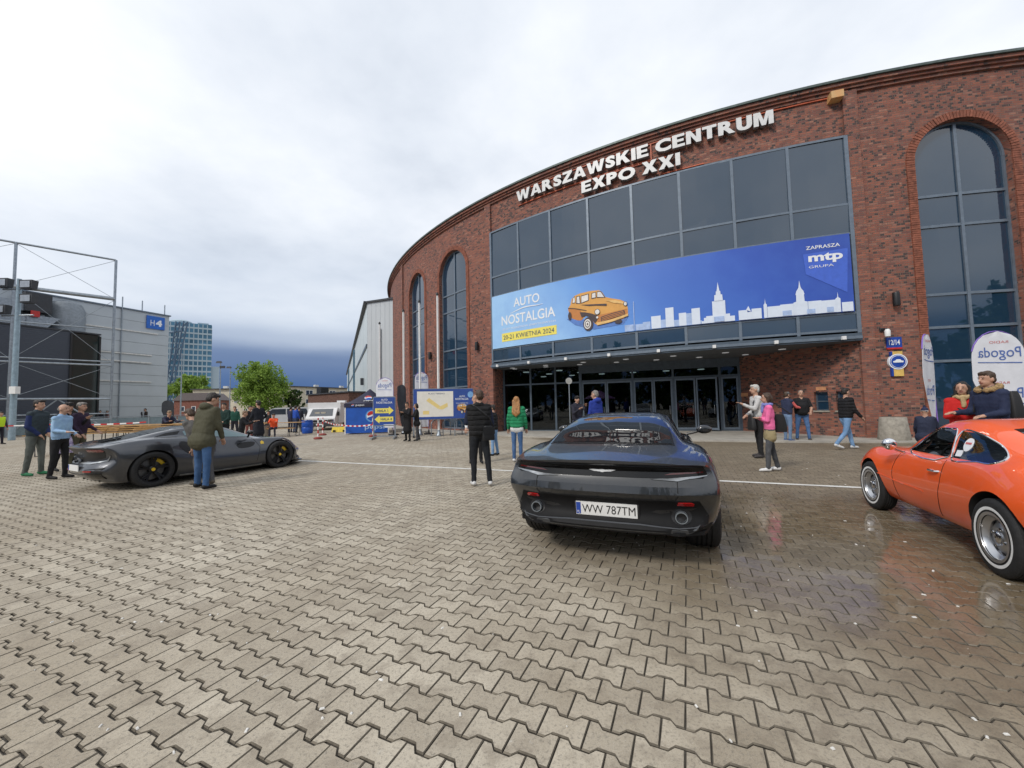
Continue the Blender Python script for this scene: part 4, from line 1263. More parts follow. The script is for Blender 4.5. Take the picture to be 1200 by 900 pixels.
mb = MB(); mb.box((0.3, -0.2, 3.1), (0.4, 0.25, 0.45)); mb.build('junction_box', M['white'], MST)

# glass tower far away, with its leaning lattice legs
TW = empty('glass_tower', 'distant blue glass tower block with a leaning steel lattice at its side', 'tower', (-187, 220, 0), R(38))
M['tower_glass'] = mat('blue_tower_glass', (0.10, 0.25, 0.38), 0.35, 0, 0.3, 0.12, spec=0.3)
M['tower_edge'] = mat('pale_tower_band', (0.40, 0.50, 0.56), 0.5, 0, 0.1)
mb = MB(); mb.box((0, 0, 26), (22, 16, 52)); mb.build('glazing', M['tower_glass'], TW)
bands = MB()
for i in range(16): bands.box((0, 0, 3 + i * 3.1), (22.3, 16.3, 0.9))
bands.build('floor_bands', M['tower_edge'], TW)['kind'] = 'stuff'
fins = MB()
for i in range(1, 11): fins.box((-11 + i * 2.0, 0, 26), (0.45, 16.22, 51.5))
for i in range(1, 7): fins.box((0, -8 + i * 2.28, 26), (22.22, 0.45, 51.4))
fins.build('mullions', M['tower_edge'], TW)['kind'] = 'stuff'
mb = MB(); mb.lathe([(5, 52), (5, 53.6), (3.8, 54.4), (0.5, 54.8)], (-3, 0, 0), 20); mb.build('roof_drum', M['tower_edge'], TW)
mb = MB(); mb.box((7, 0, 52.6), (5, 8, 1.6)); mb.build('roof_plant', M['tower_edge'], TW)
mb = MB(); mb.box((12.4, -2, 14), (5, 9, 28)); mb.build('low_wing', M['tower_edge'], TW)
M['lattice'] = mat('lattice_blue_steel', (0.10, 0.16, 0.24), 0.5, 0.2)
def lattice(p, q, w):
    p, q = Vector(p), Vector(q)
    mb = MB(); d = (q - p); n = 14
    a = Vector((d.z, 0, -d.x)).normalized() * w; b2 = Vector((0, w, 0))
    for s1 in (-1, 1):
        for s2 in (-1, 1): mb.tube([p + a * s1 + b2 * s2, q + a * s1 + b2 * s2], 0.28, 5)
    for i in range(n):
        f0, f1 = p + d * (i / n), p + d * ((i + 1) / n)
        s_ = 1 if i % 2 else -1
        for s2 in (-1, 1):
            mb.tube([f0 + a * s_ + b2 * s2, f1 - a * s_ + b2 * s2], 0.2, 4)
    o = link('lattice_leg', mb.mesh('lattice_leg', M['lattice']), TW)
    o.matrix_parent_inverse = Matrix()
    return o
TWi = Matrix.Rotation(-R(38), 4, 'Z')
def tw(px_, z, Yd=206.0):
    # point on a plane in front of the tower, given as world X and height
    return TWi @ Vector((px_ + 187, Yd - 220, z))
for x0, x1 in ((-180.5, -186.2), (-176.2, -185.2)):
    lattice(tw(x0, 51), tw(x1, 6), 0.8)
mb = MB(); mb.tube([tw(-184.5, 45), tw(-178, 46)], 0.5, 6); mb.build('tie_beam', M['lattice'], TW)

# low cream office range with two rows of windows
M['cream'] = mat('cream_render', (0.56, 0.51, 0.40), 0.8, 0, 0.12, 0.6)
M['win_far'] = glass_dark('far_window_glass', (0.03, 0.04, 0.055), 1.6, 0.08)
def office(label, P, Q, H, rows, n, ww, wh, depth=10, name='office_block'):
    P, Q = Vector(P), Vector(Q)
    d = (Q - P); L = d.length
    o = empty(name, label, 'building', (P.x, P.y, 0), math.atan2(d.y, d.x))
    mb = MB(); mb.box((L / 2, depth / 2, H / 2), (L, depth, H)); mb.build('wall', M['cream'], o)
    mb = MB(); mb.box((L / 2, depth / 2 - 0.2, H + 0.12), (L + 0.7, depth + 0.8, 0.24)); mb.build('roof', M['dark'], o)
    for z in rows:
        for i in range(n):
            x = (i + 0.5) * L / n
            mb = MB()
            for a, b, c_, e in ((-ww / 2, -ww / 2 + .1, 0, wh), (ww / 2 - .1, ww / 2, 0, wh), (-ww / 2 + .1, ww / 2 - .1, 0, .1), (-ww / 2 + .1, ww / 2 - .1, wh - .1, wh), (-.05, .05, .1, wh - .1)):
                mb.box((x + (a + b) / 2, -0.03, z + (c_ + e) / 2), (b - a, 0.1, e - c_))
            F = mb.build('window', M['white'], o)
            mb = MB(); mb.box((x, -0.005, z + wh / 2), (ww - 0.1, 0.04, wh - 0.1)); mb.build('pane', M['win_far'], F)
    for i in range(3):
        mb = MB(); mb.box((L * (0.2 + 0.3 * i), depth / 2, H + 0.7), (1.2, 0.8, 1.0)); mb.build('chimney', M['offwhite'], o)
    return o
office('low cream office block left of the big green tree, with two rows of small windows', (-91.6, 110), (-62.5, 112), 8.0, (1.0, 3.9), 11, 1.1, 1.4)
office('low cream office block right of the big green tree, with wide white windows', (-64, 104), (-50, 132), 8.1, (3.3, 5.9), 8, 2.3, 1.4)
# small red-brown brick house with a pitched roof
BH = empty('brick_house', 'small red brown brick house with pitched roof beyond the yard', 'house', (-80.5, 92, 0), R(8))
M['brick_far'] = mat('far_red_brick', (0.22, 0.085, 0.06), 0.85, 0, 0.25, 3)
mb = MB(); mb.box((4, 3, 2.2), (9, 6, 4.4)); mb.build('wall', M['brick_far'], BH)
mb = MB(); mb.prism([(-0.8, 4.4), (8.8, 4.4), (6.8, 6.2), (1.2, 6.2)], -0.3, 6.3); mb.build('roof', mat('slate_roof', (0.14, 0.12, 0.12), 0.8), BH)
for x in (1.4, 3.8, 6.3):
    mb = MB(); mb.box((x, -0.02, 2.4), (0.9, 0.1, 1.2)); w_ = mb.build('window', M['white'], BH)
    mb = MB(); mb.box((x, -0.06, 2.4), (0.7, 0.06, 1.0)); mb.build('pane', M['win_far'], w_)
# low dark brick outbuilding behind the van
OB = empty('brick_outbuilding', 'low dark brown brick outbuilding behind the white box van', 'building', (-21.5, 40.5, 0), R(-38))
M['brick_brown'] = brick_mat('outbuilding_brick', dark=0.12)
mb = MB(); mb.box((4.0, 2, 1.5), (8.2, 4, 3.0))
me = mb.mesh('wall', mat('brown_brickwork', (0.15, 0.075, 0.055), 0.85, 0, 0.3, 6, 0.4, 20)); link('wall', me, OB)
mb = MB(); mb.box((4.0, 2, 3.06), (8.5, 4.3, 0.12)); mb.build('roof', M['dark'], OB)
mb = MB(); mb.box((5.2, -0.02, 1.1), (1.0, 0.08, 2.1)); mb.build('door', M['dark'], OB)
mb = MB(); mb.box((1.0, 1.0, 3.45), (1.0, 0.8, 0.7)); mb.build('roof_unit', M['black'], OB)

# ---------------- trees: tapered trunk, limbs, and a crown of many small leaf faces
def leaf_mat(name, c1, c2):
    m = bpy.data.materials.new(name); m.use_nodes = True
    k = NT(m.node_tree); b = m.node_tree.nodes['Principled BSDF']
    at = k.n('ShaderNodeAttribute', attribute_name='tone')
    k.l(k.mix(at.outputs['Fac'], c1, c2), b.inputs['Base Color'])
    b.inputs['Roughness'].default_value = 0.6; b.inputs['Specular IOR Level'].default_value = 0.25
    tl = k.n('ShaderNodeBsdfTranslucent'); k.l(k.mix(at.outputs['Fac'], c1, c2), tl.inputs[0])
    mx = k.n('ShaderNodeMixShader'); mx.inputs[0].default_value = 0.35
    k.l(b.outputs[0], mx.inputs[1]); k.l(tl.outputs[0], mx.inputs[2])
    k.l(mx.outputs[0], m.node_tree.nodes['Material Output'].inputs[0])
    return m
M['leaf_bright'] = leaf_mat('spring_leaves', (0.13, 0.22, 0.035), (0.30, 0.43, 0.085))
M['leaf_dark'] = leaf_mat('dark_leaves', (0.035, 0.07, 0.02), (0.09, 0.14, 0.04))
M['bark'] = mat('bark', (0.11, 0.085, 0.06), 0.9, 0, 0.3, 4, 0.5, 20)
def tree(name, label, loc, H, rad, cz0, n=9000, leaf=0.22, m_='leaf_bright', group=None, seed=1, squash=1.0):
    rg = np.random.default_rng(seed)
    root = empty(name, label, 'tree', loc, 0, group)
    t = MB()
    t.tube([(0, 0, -0.1), (0.05, 0, H * 0.25), (0.0, 0.06, H * 0.55), (0.05, 0, H * 0.85)], 0.2, 9, r_list=[H * 0.028, H * 0.02, H * 0.013, H * 0.004])
    lobes = []
    for i in range(16):
        a = i * 2.4 + rg.uniform(-.4, .4); zz = cz0 + (H - cz0) * (0.12 + 0.8 * (i / 15))
        prof = math.sin(PI * min(0.98, 0.16 + 0.8 * (zz - cz0) / (H - cz0))) ** 0.7
        rr = rad * prof * rg.uniform(0.45, 0.72)
        p = np.array([rr * math.cos(a), rr * math.sin(a), zz])
        lobes.append((p, rad * rg.uniform(0.30, 0.46) * (0.6 + 0.4 * prof)))
        st = Vector((0, 0, max(H * 0.22, zz * 0.62)))
        t.tube([st, st.lerp(Vector(p), 0.5) + Vector((0, 0, 0.1 * H * 0.3)), Vector(p)], 0.05, 5, r_list=[H * 0.010, H * 0.006, H * 0.002])
    t.build('trunk', M['bark'], root, 50)
    lobes.append((np.array([0, 0, (cz0 + H) / 2]), rad * 0.5))
    # clump centres on the lobes, leaves round each clump
    pts = []; tone = []
    w = np.array([l[1] ** 2 for l in lobes]); w /= w.sum()
    ncl = max(40, n // 28)
    for c in range(ncl):
        p, r = lobes[rg.choice(len(lobes), p=w)]
        d = rg.normal(size=3); d /= np.linalg.norm(d)
        q = p + d * r * rg.uniform(0.55, 1.08) * np.array([1, 1, 0.85])
        kk = n // ncl
        cl = q + rg.normal(size=(kk, 3)) * r * 0.16
        pts.append(cl); tone.append(np.clip(rg.uniform(0, 1) * 0.6 + rg.uniform(0, 0.4, kk), 0, 1))
    pts = np.concatenate(pts); tone = np.concatenate(tone)
    n = len(pts)
    a = rg.normal(size=(n, 3)); a /= np.linalg.norm(a, axis=1)[:, None]
    b = np.cross(a, rg.normal(size=(n, 3))); b /= np.linalg.norm(b, axis=1)[:, None]
    L = leaf * rg.uniform(0.6, 1.3, (n, 1))
    vs = np.stack([pts - a * L * .5, pts + b * L * .32, pts + a * L * .5, pts - b * L * .32], 1).reshape(-1, 3)
    me = bpy.data.meshes.new('crown')
    me.from_pydata(vs.tolist(), [], [(4 * i, 4 * i + 1, 4 * i + 2, 4 * i + 3) for i in range(n)])
    me.materials.append(M[m_])
    at = me.attributes.new('tone', 'FLOAT', 'FACE'); at.data.foreach_set('value', tone)
    link('crown', me, root)
    return root
tree('broadleaf_tree', 'big fresh green tree in the yard in front of the cream offices', (-48.8, 75, 0), 11.0, 5.2, 1.6, 15000, 0.42, seed=3)
tree('broadleaf_tree', 'wide green tree crown below the glass tower behind the brick house', (-109, 130, 0), 13.4, 6.6, 6.0, 8000, 0.75, seed=5, group=None)
tree('broadleaf_tree', 'sparse brownish green small tree beside the wide windows of the cream office', (-44.2, 78, 0), 5.9, 2.2, 1.2, 2600, 0.34, 'leaf_dark', seed=8)
# the tree belt across the road behind the photographer, which the entrance glass mirrors
for i in range(20):
    a = R(98 + i * 8.7)
    rr = 46 + (i * 7 % 5) * 3
    tree('broadleaf_tree', 'dark leafy tree in the belt across the road behind the viewpoint', (rr * math.sin(a), rr * math.cos(a) + 6, 0), 9.5 + (i * 5 % 4), 5.6, 0.4, 3600, 0.85, 'leaf_dark', 'tree belt across the road', seed=20 + i)

# street lamps beyond the yard
def street_lamp(label, loc, H, head):
    o = empty('street_lamp', label, 'street lamp', loc)
    mb = MB(); mb.tube([(0, 0, 0), (0, 0, H)], 0.1, 8, r_list=[0.11, 0.06]); mb.build('pole', M['galv'], o, 40)
    if head:
        mb = MB(); mb.box((-0.25, 0, H), (0.9, 0.25, 0.3), top=(0.7, 0.7)); mb.build('lamp_head', M['dark'], o)
        if head > 1:
            mb = MB(); mb.box((0.3, 0, H - 0.8), (0.7, 0.25, 0.35)); mb.build('lamp_head', M['dark'], o)
    else:
        mb = MB(); mb.ball((0, 0, H + 0.08), 0.12, 8, 6); mb.build('finial', M['galv'], o)
street_lamp('tall double headed lamp post in front of the cream office', (-45.7, 60, 0), 9.3, 2)
street_lamp('slim lamp post with one small head beside the big green tree', (-51.5, 70, 0), 9.6, 1)
street_lamp('plain pale pole in front of the small brick house', (-51.8, 60, 0), 10.6, 0)
# ------------------------------------------------------------------ things in the yard
def flagpole(label, loc, H):
    o = empty('flagpole', label, 'flagpole', loc, 0, 'white flagpoles before the brick hall')
    mb = MB(); mb.tube([(0, 0, 0.1), (0, 0, H)], 0.06, 10, r_list=[0.06, 0.042]); mb.build('pole', M['white'], o, 40)
    mb = MB(); mb.lathe([(0.14, 0), (0.14, 0.05), (0.08, 0.12), (0.07, 0.3)], (0, 0, 0), 12); mb.build('foot', M['galv'], o, 40)
    mb = MB(); mb.lathe([(0.075, H), (0.08, H + 0.06), (0.04, H + 0.14), (0.01, H + 0.16)], (0, 0, 0), 10); mb.build('finial', M['black'], o, 40)
    mb = MB(); mb.tube([(0.07, -0.02, 1.2), (0.075, -0.02, H - 0.1)], 0.008, 4); mb.build('halyard', M['offwhite'], o)
flagpole('white flagpole with dark cap, rightmost, right of the map board', (-3.75, 19.5, 0), 7.2)
flagpole('white flagpole in front of the leftmost arched window', (-4.95, 20.6, 0), 7.15)
flagpole('white flagpole on the brick strip left of the arched windows', (-6.3, 22.3, 0), 7.1)
flagpole('white flagpole in front of the pale grey hall', (-8.8, 25.5, 0), 7.1)

# promotional flags: a rounded sail on a bent pole
M['flag'] = mat('white_flag_cloth', (0.74, 0.75, 0.80), 0.75, 0, 0.05, 3)
M['flag_dark'] = mat('dark_flag_cloth', (0.06, 0.065, 0.075), 0.8, 0, 0.1)
M['flag_ink'] = mat('flag_blue_ink', (0.10, 0.17, 0.45), 0.7)
M['flag_red'] = mat('flag_red_ink', (0.62, 0.16, 0.16), 0.7)
M['flag_edge'] = mat('flag_violet_hem', (0.22, 0.13, 0.50), 0.7)
def flag(label, loc, rz, W_, Hb, Ht, taper=0.55, text=True, cloth='flag', rows=2, base=True, mirror=True):
    """sail from z=Hb to z=Ht: straight hem on one side, round top, narrowing to the bottom"""
    o = empty('promo_flag', label, 'flag', loc, rz)
    ns, nt = 28, 8
    vs = []; 
    r = W_ / 2
    H_ = Ht - Hb
    for i in range(ns + 1):
        t = i / ns
        z = Hb + H_ * t
        if z > Ht - r * 1.1:
            q = min(1.0, (z - (Ht - r * 1.1)) / (r * 1.1)); hw = r * math.sqrt(max(0.0, 1 - q * q))
            x0, x1 = -hw, hw
        else:
            q = min(1.0, (Ht - r * 1.1 - z) / (H_ - r * 1.1))
            x1 = r; x0 = -r + W_ * taper * max(0.0, q - 0.30) / 0.70 if q > 0.30 else -r
        for j in range(nt + 1):
            u = j / nt
            x = x0 + (x1 - x0) * u
            vs.append((x, 0.03 * math.sin(2.6 * t + u * 2.0) + 0.012 * math.sin(9 * u + 5 * t), z))
    n1 = len(vs)
    vs2 = vs + [(a, b + 0.006, c) for a, b, c in vs]
    fs = []
    for i in range(ns):
        for j in range(nt):
            a = i * (nt + 1) + j; q = (a, a + 1, a + nt + 2, a + nt + 1)
            fs.append(q); fs.append(tuple(x + n1 for x in q[::-1]))
    for i in range(ns):
        for j in (0, nt):
            a = i * (nt + 1) + j; b_ = a + nt + 1
            fs.append((a, b_, b_ + n1, a + n1))
    mb = MB(); mb.add(vs2, fs, 0); mb.build('sail', [M[cloth]], o, 60)
    pts = [(r + 0.01, 0.0, 0.05)] + [(r + 0.015, 0.02 * math.sin(t_ * 2), Hb + H_ * t_) for t_ in (0, .3, .6)]
    for i in range(1, 12):
        a = PI * i / 12
        pts.append((r * math.cos(a) * 1.02, 0.02, Ht - r * 1.1 + r * 1.12 * math.sin(a)))
    mb = MB(); mb.tube(pts, 0.014, 6); mb.build('pole', M['flag_edge'] if cloth == 'flag' else M['black'], o, 60)
    if base:
        mb = MB(); mb.lathe([(0.28, 0.0), (0.27, 0.05), (0.05, 0.09), (0.03, 0.25)], (r + 0.01, 0, 0.0), 14); mb.build('base', M['black'], o, 40)
    def onsail(a, b):
        t = (b - Hb) / H_; u = (a + r) / (2 * r)
        return (a, 0.03 * math.sin(2.6 * t + u * 2.0) + 0.012 * math.sin(9 * u + 5 * t) - 0.007, b)
    if text:
        zt = Ht - r * 0.95
        for q in range(rows):
            z0 = zt - q * 0.98
            sc = 1.0
            off = 0.30 * W_ * q * 0.5
            v, f = fit_text('Pogoda', -r * 0.78 + off * 0.5, r * 0.80, z0 - 0.15, z0 + 0.17, 0, 0.004, mirror)
            mb = MB(); mb.add([onsail(a, b) for a, b in v[:, :2]], f); mb.build('lettering', M['flag_ink'], o)
            P_, T_ = tess([(-r * .8 + off * .5, z0 - .20), (r * .82, z0 - .23), (r * .82, z0 - .205), (-r * .8 + off * .5, z0 - .18)], .06)
            mb = MB(); mb.add([onsail(a, b) for a, b in P_], T_); mb.build('underline', M['flag_ink'], o)
            v, f = fit_text('RADIO', -r * 0.3, r * 0.35, z0 + 0.26, z0 + 0.32, 0, 0.0, mirror)
            mb = MB(); mb.add([onsail(a, b) for a, b in v[:, :2]], f); mb.build('small_lettering', M['flag_red'], o)
    return o
flag('white rounded flag printed in blue, standing behind the HALA direction board', (-6.98, 21.0, 0), R(0), 0.95, 0.4, 3.12, 0.5, True, 'flag', 1)
flag('white rounded flag printed in blue, standing behind the map board', (-4.93, 20.9, 0), R(25), 0.72, 0.4, 3.38, 0.5, True, 'flag', 1)
flag('dark grey rounded flag seen edge on behind the direction board', (-6.22, 21.6, 0), R(40), 0.5, 0.4, 2.75, 0.5, False, 'flag_dark')
flag('white flag turned edge on beside the bobble hat child', (10.35, 9.5, 0), R(34), 0.95, 0.7, 2.98, 0.62, True, 'flag', 2)
flag('wide white flag printed in mirrored blue script, behind the man in the fur hood', (11.72, 9.2, 0), R(-4), 1.16, 0.45, 2.97, 0.62, True, 'flag', 2)
flag('dark leaf shaped flag beside the small brick house', (-32.3, 36.0, 0), R(35), 0.85, 0.4, 2.65, 0.5, False, 'flag_dark')

# soft drink tent
TN = empty('promo_tent', 'blue soft drink pop up tent with printed wall left of the HALA board', 'tent', (-8.55, 22.6, 0), R(12))
M['tent_blue'] = mat('tent_blue_cloth', (0.012, 0.10, 0.48), 0.6, 0, 0.12, 1.5)
M['tent_navy'] = mat('tent_navy_cloth', (0.022, 0.022, 0.055), 0.6, 0, 0.12)
M['tent_violet'] = mat('tent_violet_cloth', (0.18, 0.20, 0.52), 0.6, 0, 0.12)
hw = 1.2
for x in (-hw, hw):
    for y in (0, 2.4):
        mb = MB(); mb.box((x, y, 0.85), (0.06, 0.06, 1.7)); mb.build('leg', M['white'], TN)
def roofface(a, b, apex, m_):
    mb = MB(); N_ = 8
    vs = []; 
    for i in range(N_ + 1):
        t = i / N_
        s_ = t ** 1.35
        p = Vector(a).lerp(Vector(apex), t); q = Vector(b).lerp(Vector(apex), t)
        z = a[2] + (apex[2] - a[2]) * s_
        vs += [(p.x, p.y, z), (q.x, q.y, z)]
    mb.add(vs, [(2 * i, 2 * i + 1, 2 * i + 3, 2 * i + 2) for i in range(N_)])
    me = mb.mesh('roof_panel', m_, 30)
    o = link('roof_panel', me, TN); md = o.modifiers.new('thick', 'SOLIDIFY'); md.thickness = 0.01
    return o
ap = (0, 1.2, 2.68); e_ = hw + 0.05
roofface((-e_, -.05, 1.78), (e_, -.05, 1.78), ap, M['tent_navy'])
roofface((-e_, 2.45, 1.78), (-e_, -.05, 1.78), ap, M['tent_violet'])
roofface((e_, -.05, 1.78), (e_, 2.45, 1.78), ap, M['tent_navy'])
roofface((e_, 2.45, 1.78), (-e_, 2.45, 1.78), ap, M['tent_navy'])
for x0, y0, x1, y1, m_ in ((-e_, -.05, e_, -.05, 'tent_navy'), (-e_, 2.45, -e_, -.05, 'tent_violet'), (e_, -.05, e_, 2.45, 'tent_navy')):
    mb = MB(); mb.box(((x0 + x1) / 2, (y0 + y1) / 2, 1.665), (abs(x1 - x0) + .012, abs(y1 - y0) + .012, 0.23)); mb.build('valance', M[m_], TN)
mb = MB(); mb.box((0, -0.01, 0.80), (2.32, 0.02, 1.5)); mb.build('printed_wall', M['tent_blue'], TN)
mb = MB(); mb.box((-1.16, 1.2, 0.80), (0.02, 2.3, 1.5)); mb.build('side_wall', mat('tent_pale_wall', (0.55, 0.58, 0.70), 0.6), TN)
def roundel(mb, cx_, cz_, r, y, m_red=0, m_wh=1, m_bl=2, ring=None):
    n = 32
    if ring is not None: mb.add([(cx_ + r * 1.22 * math.cos(2 * PI * i / n), y + 0.002, cz_ + r * 1.22 * math.sin(2 * PI * i / n)) for i in range(n)], [tuple(range(n))], ring)
    mb.add([(cx_ + r * math.cos(2 * PI * i / n), y, cz_ + r * math.sin(2 * PI * i / n)) for i in range(n)], [tuple(range(n))], m_wh)
    wave = lambda x, s_: s_ * r * 0.16 + 0.16 * r * math.sin(x * 2.6 + 0.6)
    for sgn, m_ in ((1, m_red), (-1, m_bl)):
        arc = []
        for i in range(17):
            a = (0.10 + 0.80 * i / 16) * PI if sgn > 0 else (1.12 + 0.80 * i / 16) * PI
            arc.append((r * 0.97 * math.cos(a), r * 0.97 * math.sin(a)))
        xs = [arc[-1][0] + (arc[0][0] - arc[-1][0]) * i / 10 for i in range(1, 10)]
        mid = [(x, max(-r, min(r, wave(x / r, sgn) + (0.05 * r)))) for x in xs]
        pts = arc + mid
        mb.add([(cx_ + a, y - 0.003, cz_ + b) for a, b in pts], [tuple(range(len(pts)))], m_)
mb = MB(); roundel(mb, 0.28, 1.02, 0.30, -0.026, ring=3); mb.build('logo', [M['red'], M['print_white'], M['tent_blue'], mat('halo_blue', (0.10, 0.35, 0.72), 0.6)], TN)
v, f = fit_text('pepsi', -0.12, 0.98, 0.18, 0.52, 0, 0.01)
mb = MB(); mb.add([(a, -0.026, b) for a, b in v[:, :2]], f); mb.build('lettering', mat('pale_blue_letter', (0.40, 0.56, 0.82), 0.6), TN)
mb = MB(); roundel(mb, -0.78, 1.665, 0.075, -0.066); mb.build('logo', [M['red'], M['print_white'], M['tent_blue']], TN)
v, f = fit_text('pepsi', -0.62, -0.15, 1.60, 1.73, 0, 0.01)
mb = MB(); mb.add([(a, -0.066, b) for a, b in v[:, :2]], f); mb.build('lettering', M['print_white'], TN)
mb = MB(); roundel(mb, 0, 0, 0.2, 0)
mb.M = None
lg = mb.build('logo', [M['red'], M['print_white'], M['tent_blue']], TN); lg.location = (0.02, 0.29, 2.10); lg.rotation_euler = (R(-48), 0, 0)
v, f = fit_text('pepsi', -0.25, 0.25, -0.06, 0.06, 0, 0.01)
mb = MB(); mb.add([(a, 0, b) for a, b in v[:, :2]], f); lt = mb.build('lettering', M['print_white'], TN); lt.location = (0.05, 0.10, 1.93); lt.rotation_euler = (R(-52), 0, 0)

# direction board on a frame
DB = empty('direction_board', 'upright blue direction board with two yellow HALA arrows on a steel frame', 'sign board', (-6.2, 18.6, 0), R(10))
M['board_blue'] = mat('board_print_blue', (0.03, 0.08, 0.33), 0.5, 0, 0.08)
for x in (-0.5, 0.5):
    mb = MB(); mb.box((x, 0, 1.0), (0.06, 0.06, 2.0)); mb.build('upright', M['galv'], DB)
    mb = MB(); mb.box((x, 0, 0.05), (0.07, 1.3, 0.07)); mb.build('foot', M['galv'], DB)
for z in (2.0, 0.62, 0.12):
    mb = MB(); mb.box((0, 0, z), (0.94, 0.05, 0.05)); mb.build('crossbar', M['galv'], DB)
mb = MB(); mb.box((0, -0.045, 1.33), (0.98, 0.02, 1.3)); PNL = mb.build('panel', M['board_blue'], DB)
def ptext(parent, txt, x0, x1, z0, z1, y, m_, off=0.0, name='lettering'):
    v, f = fit_text(txt, x0, x1, z0, z1, 0, off)
    mb = MB(); mb.add([(a, y, b) for a, b in v[:, :2]], f); return mb.build(name, m_, parent)
ptext(PNL, 'AUTO', -0.14, 0.16, 1.82, 1.91, -0.06, M['print_white'], 0.01)
ptext(PNL, 'NOSTALGIA', -0.36, 0.38, 1.68, 1.78, -0.06, M['print_white'], 0.01)
for z, dr, tx in ((1.34, 1, 'HALA 1'), (0.93, -1, 'HALA 4')):
    pts = [(-0.42, -0.12), (0.22, -0.12), (0.22, -0.2), (0.44, 0), (0.22, 0.2), (0.22, 0.12), (-0.42, 0.12)]
    mb = MB(); mb.add([(a * dr, -0.0585, z + b) for a, b in pts], [tuple(range(7))]); mb.build('arrow', M['print_yellow'], PNL)
    ptext(PNL, tx, -0.30 if dr > 0 else -0.16, 0.18 if dr > 0 else 0.36, z - 0.06, z + 0.06, -0.062, M['print_navy'], 0.02)

# map board
MBD = empty('map_board', 'wide blue and cream plan board of the grounds on a steel frame', 'map board', (-3.45, 19.3, 0), R(14))
for x in (-1.47, 1.47):
    mb = MB(); mb.box((x, 0, 1.18), (0.06, 0.06, 2.36)); mb.build('upright', M['galv'], MBD)
    mb = MB(); mb.box((x, 0.1, 0.05), (0.08, 1.2, 0.06)); mb.build('foot', M['black'], MBD)
for z in (2.36, 0.86):
    mb = MB(); mb.box((0, 0, z), (2.88, 0.05, 0.05)); mb.build('crossbar', M['galv'], MBD)
mb = MB(); mb.box((0, -0.045, 1.61), (2.94, 0.02, 1.48)); PN = mb.build('panel', M['board_blue'], MBD)
M['map_cream'] = mat('cream_print', (0.80, 0.77, 0.70), 0.55, 0, 0.04)
mb = MB(); mb.add([(-1.30, -0.0585, 0.98), (0.47, -0.0585, 0.98), (0.47, -0.0585, 2.24), (-1.30, -0.0585, 2.24)], [(0, 1, 2, 3)]); mb.build('plan_sheet', M['map_cream'], PN)
ptext(PN, 'PLAN TERENU', -0.75, 0.05, 2.09, 2.16, -0.0615, M['print_navy'])
M['plan_yellow'] = mat('plan_yellow_print', (0.85, 0.66, 0.26), 0.55, 0, 0.05)
mb = MB()
for pts in ([(-0.86, 1.78), (-0.28, 1.36), (-0.18, 1.50), (-0.72, 1.92)], [(-0.26, 1.345), (-0.06, 1.33), (0.20, 1.47), (0.18, 1.66), (-0.17, 1.50)], [(-1.02, 1.10), (-0.72, 1.10), (-0.72, 1.28), (-1.02, 1.28)]):
    mb.add([(a, -0.0615, b) for a, b in pts], [tuple(range(len(pts)))])
mb.build('hall_outline', M['plan_yellow'], PN)
ptext(PN, 'AUTO', 0.78, 1.06, 1.93, 2.02, -0.06, M['print_white'], 0.01)
ptext(PN, 'NOSTALGIA', 0.58, 1.24, 1.79, 1.89, -0.06, M['print_white'], 0.01)
ptext(PN, '20-21 KWIETNIA 2024', 0.62, 1.22, 1.60, 1.66, -0.06, M['print_white'])
ptext(PN, 'GODZ. 10.00-18.00', 0.68, 1.14, 1.50, 1.55, -0.06, M['print_white'])
mb = MB()
nn_ = 20
mb.add([(1.34 + 0.14 * math.cos(2 * PI * i / nn_), -0.0615, 2.06 + 0.16 * math.sin(2 * PI * i / nn_)) for i in range(nn_)], [tuple(range(nn_))], 0)
mb.build('round_patch', [mat('sky_print', (0.22, 0.45, 0.78), 0.5)], PN)
sc_ = 0.27
mb = MB()
for n_, (mi, pl_) in enumerate(car):
    mb.add([(0.62 + (a - cx_) * sc_, -0.0605 - 0.0004 * n_, 1.02 + (b - cz_) * sc_) for a, b in pl_], [tuple(range(len(pl_)))], mi)
mb.build('printed_car', [M['p_or'], M['p_or2'], M['p_ink'], M['board_blue'], M['map_cream'], M['p_or']], PN)

# bicycle hoops
for i, (x, y) in enumerate([(-4.05 + 0.62 * q, 20.1 - 0.10 * q) for q in range(5)] + [(-0.75 + 0.5 * q, 19.6) for q in range(0)]):
    o = empty('bike_hoop', 'galvanised bicycle hoop under the map board, %s from the left' % ('first', 'second', 'third', 'fourth', 'fifth')[i], 'bike rack', (x, y, 0), R(60), 'bicycle hoops under the map board')
    pts = [(-0.3, 0, -0.02), (-0.3, 0, 0.55)] + [(-0.3 + 0.3 - 0.3 * math.cos(PI * j / 8), 0, 0.55 + 0.24 * math.sin(PI * j / 8)) for j in range(1, 8)] + [(0.3, 0, 0.55), (0.3, 0, -0.02)]
    mb = MB(); mb.tube(pts, 0.024, 8); mb.build('hoop', M['galv'], o, 50)
    for x_ in (-0.3, 0.3):
        mb = MB(); mb.lathe([(0.06, 0.0), (0.06, 0.012), (0.03, 0.02)], (x_, 0, 0), 10); mb.build('foot_plate', M['galv'], o)

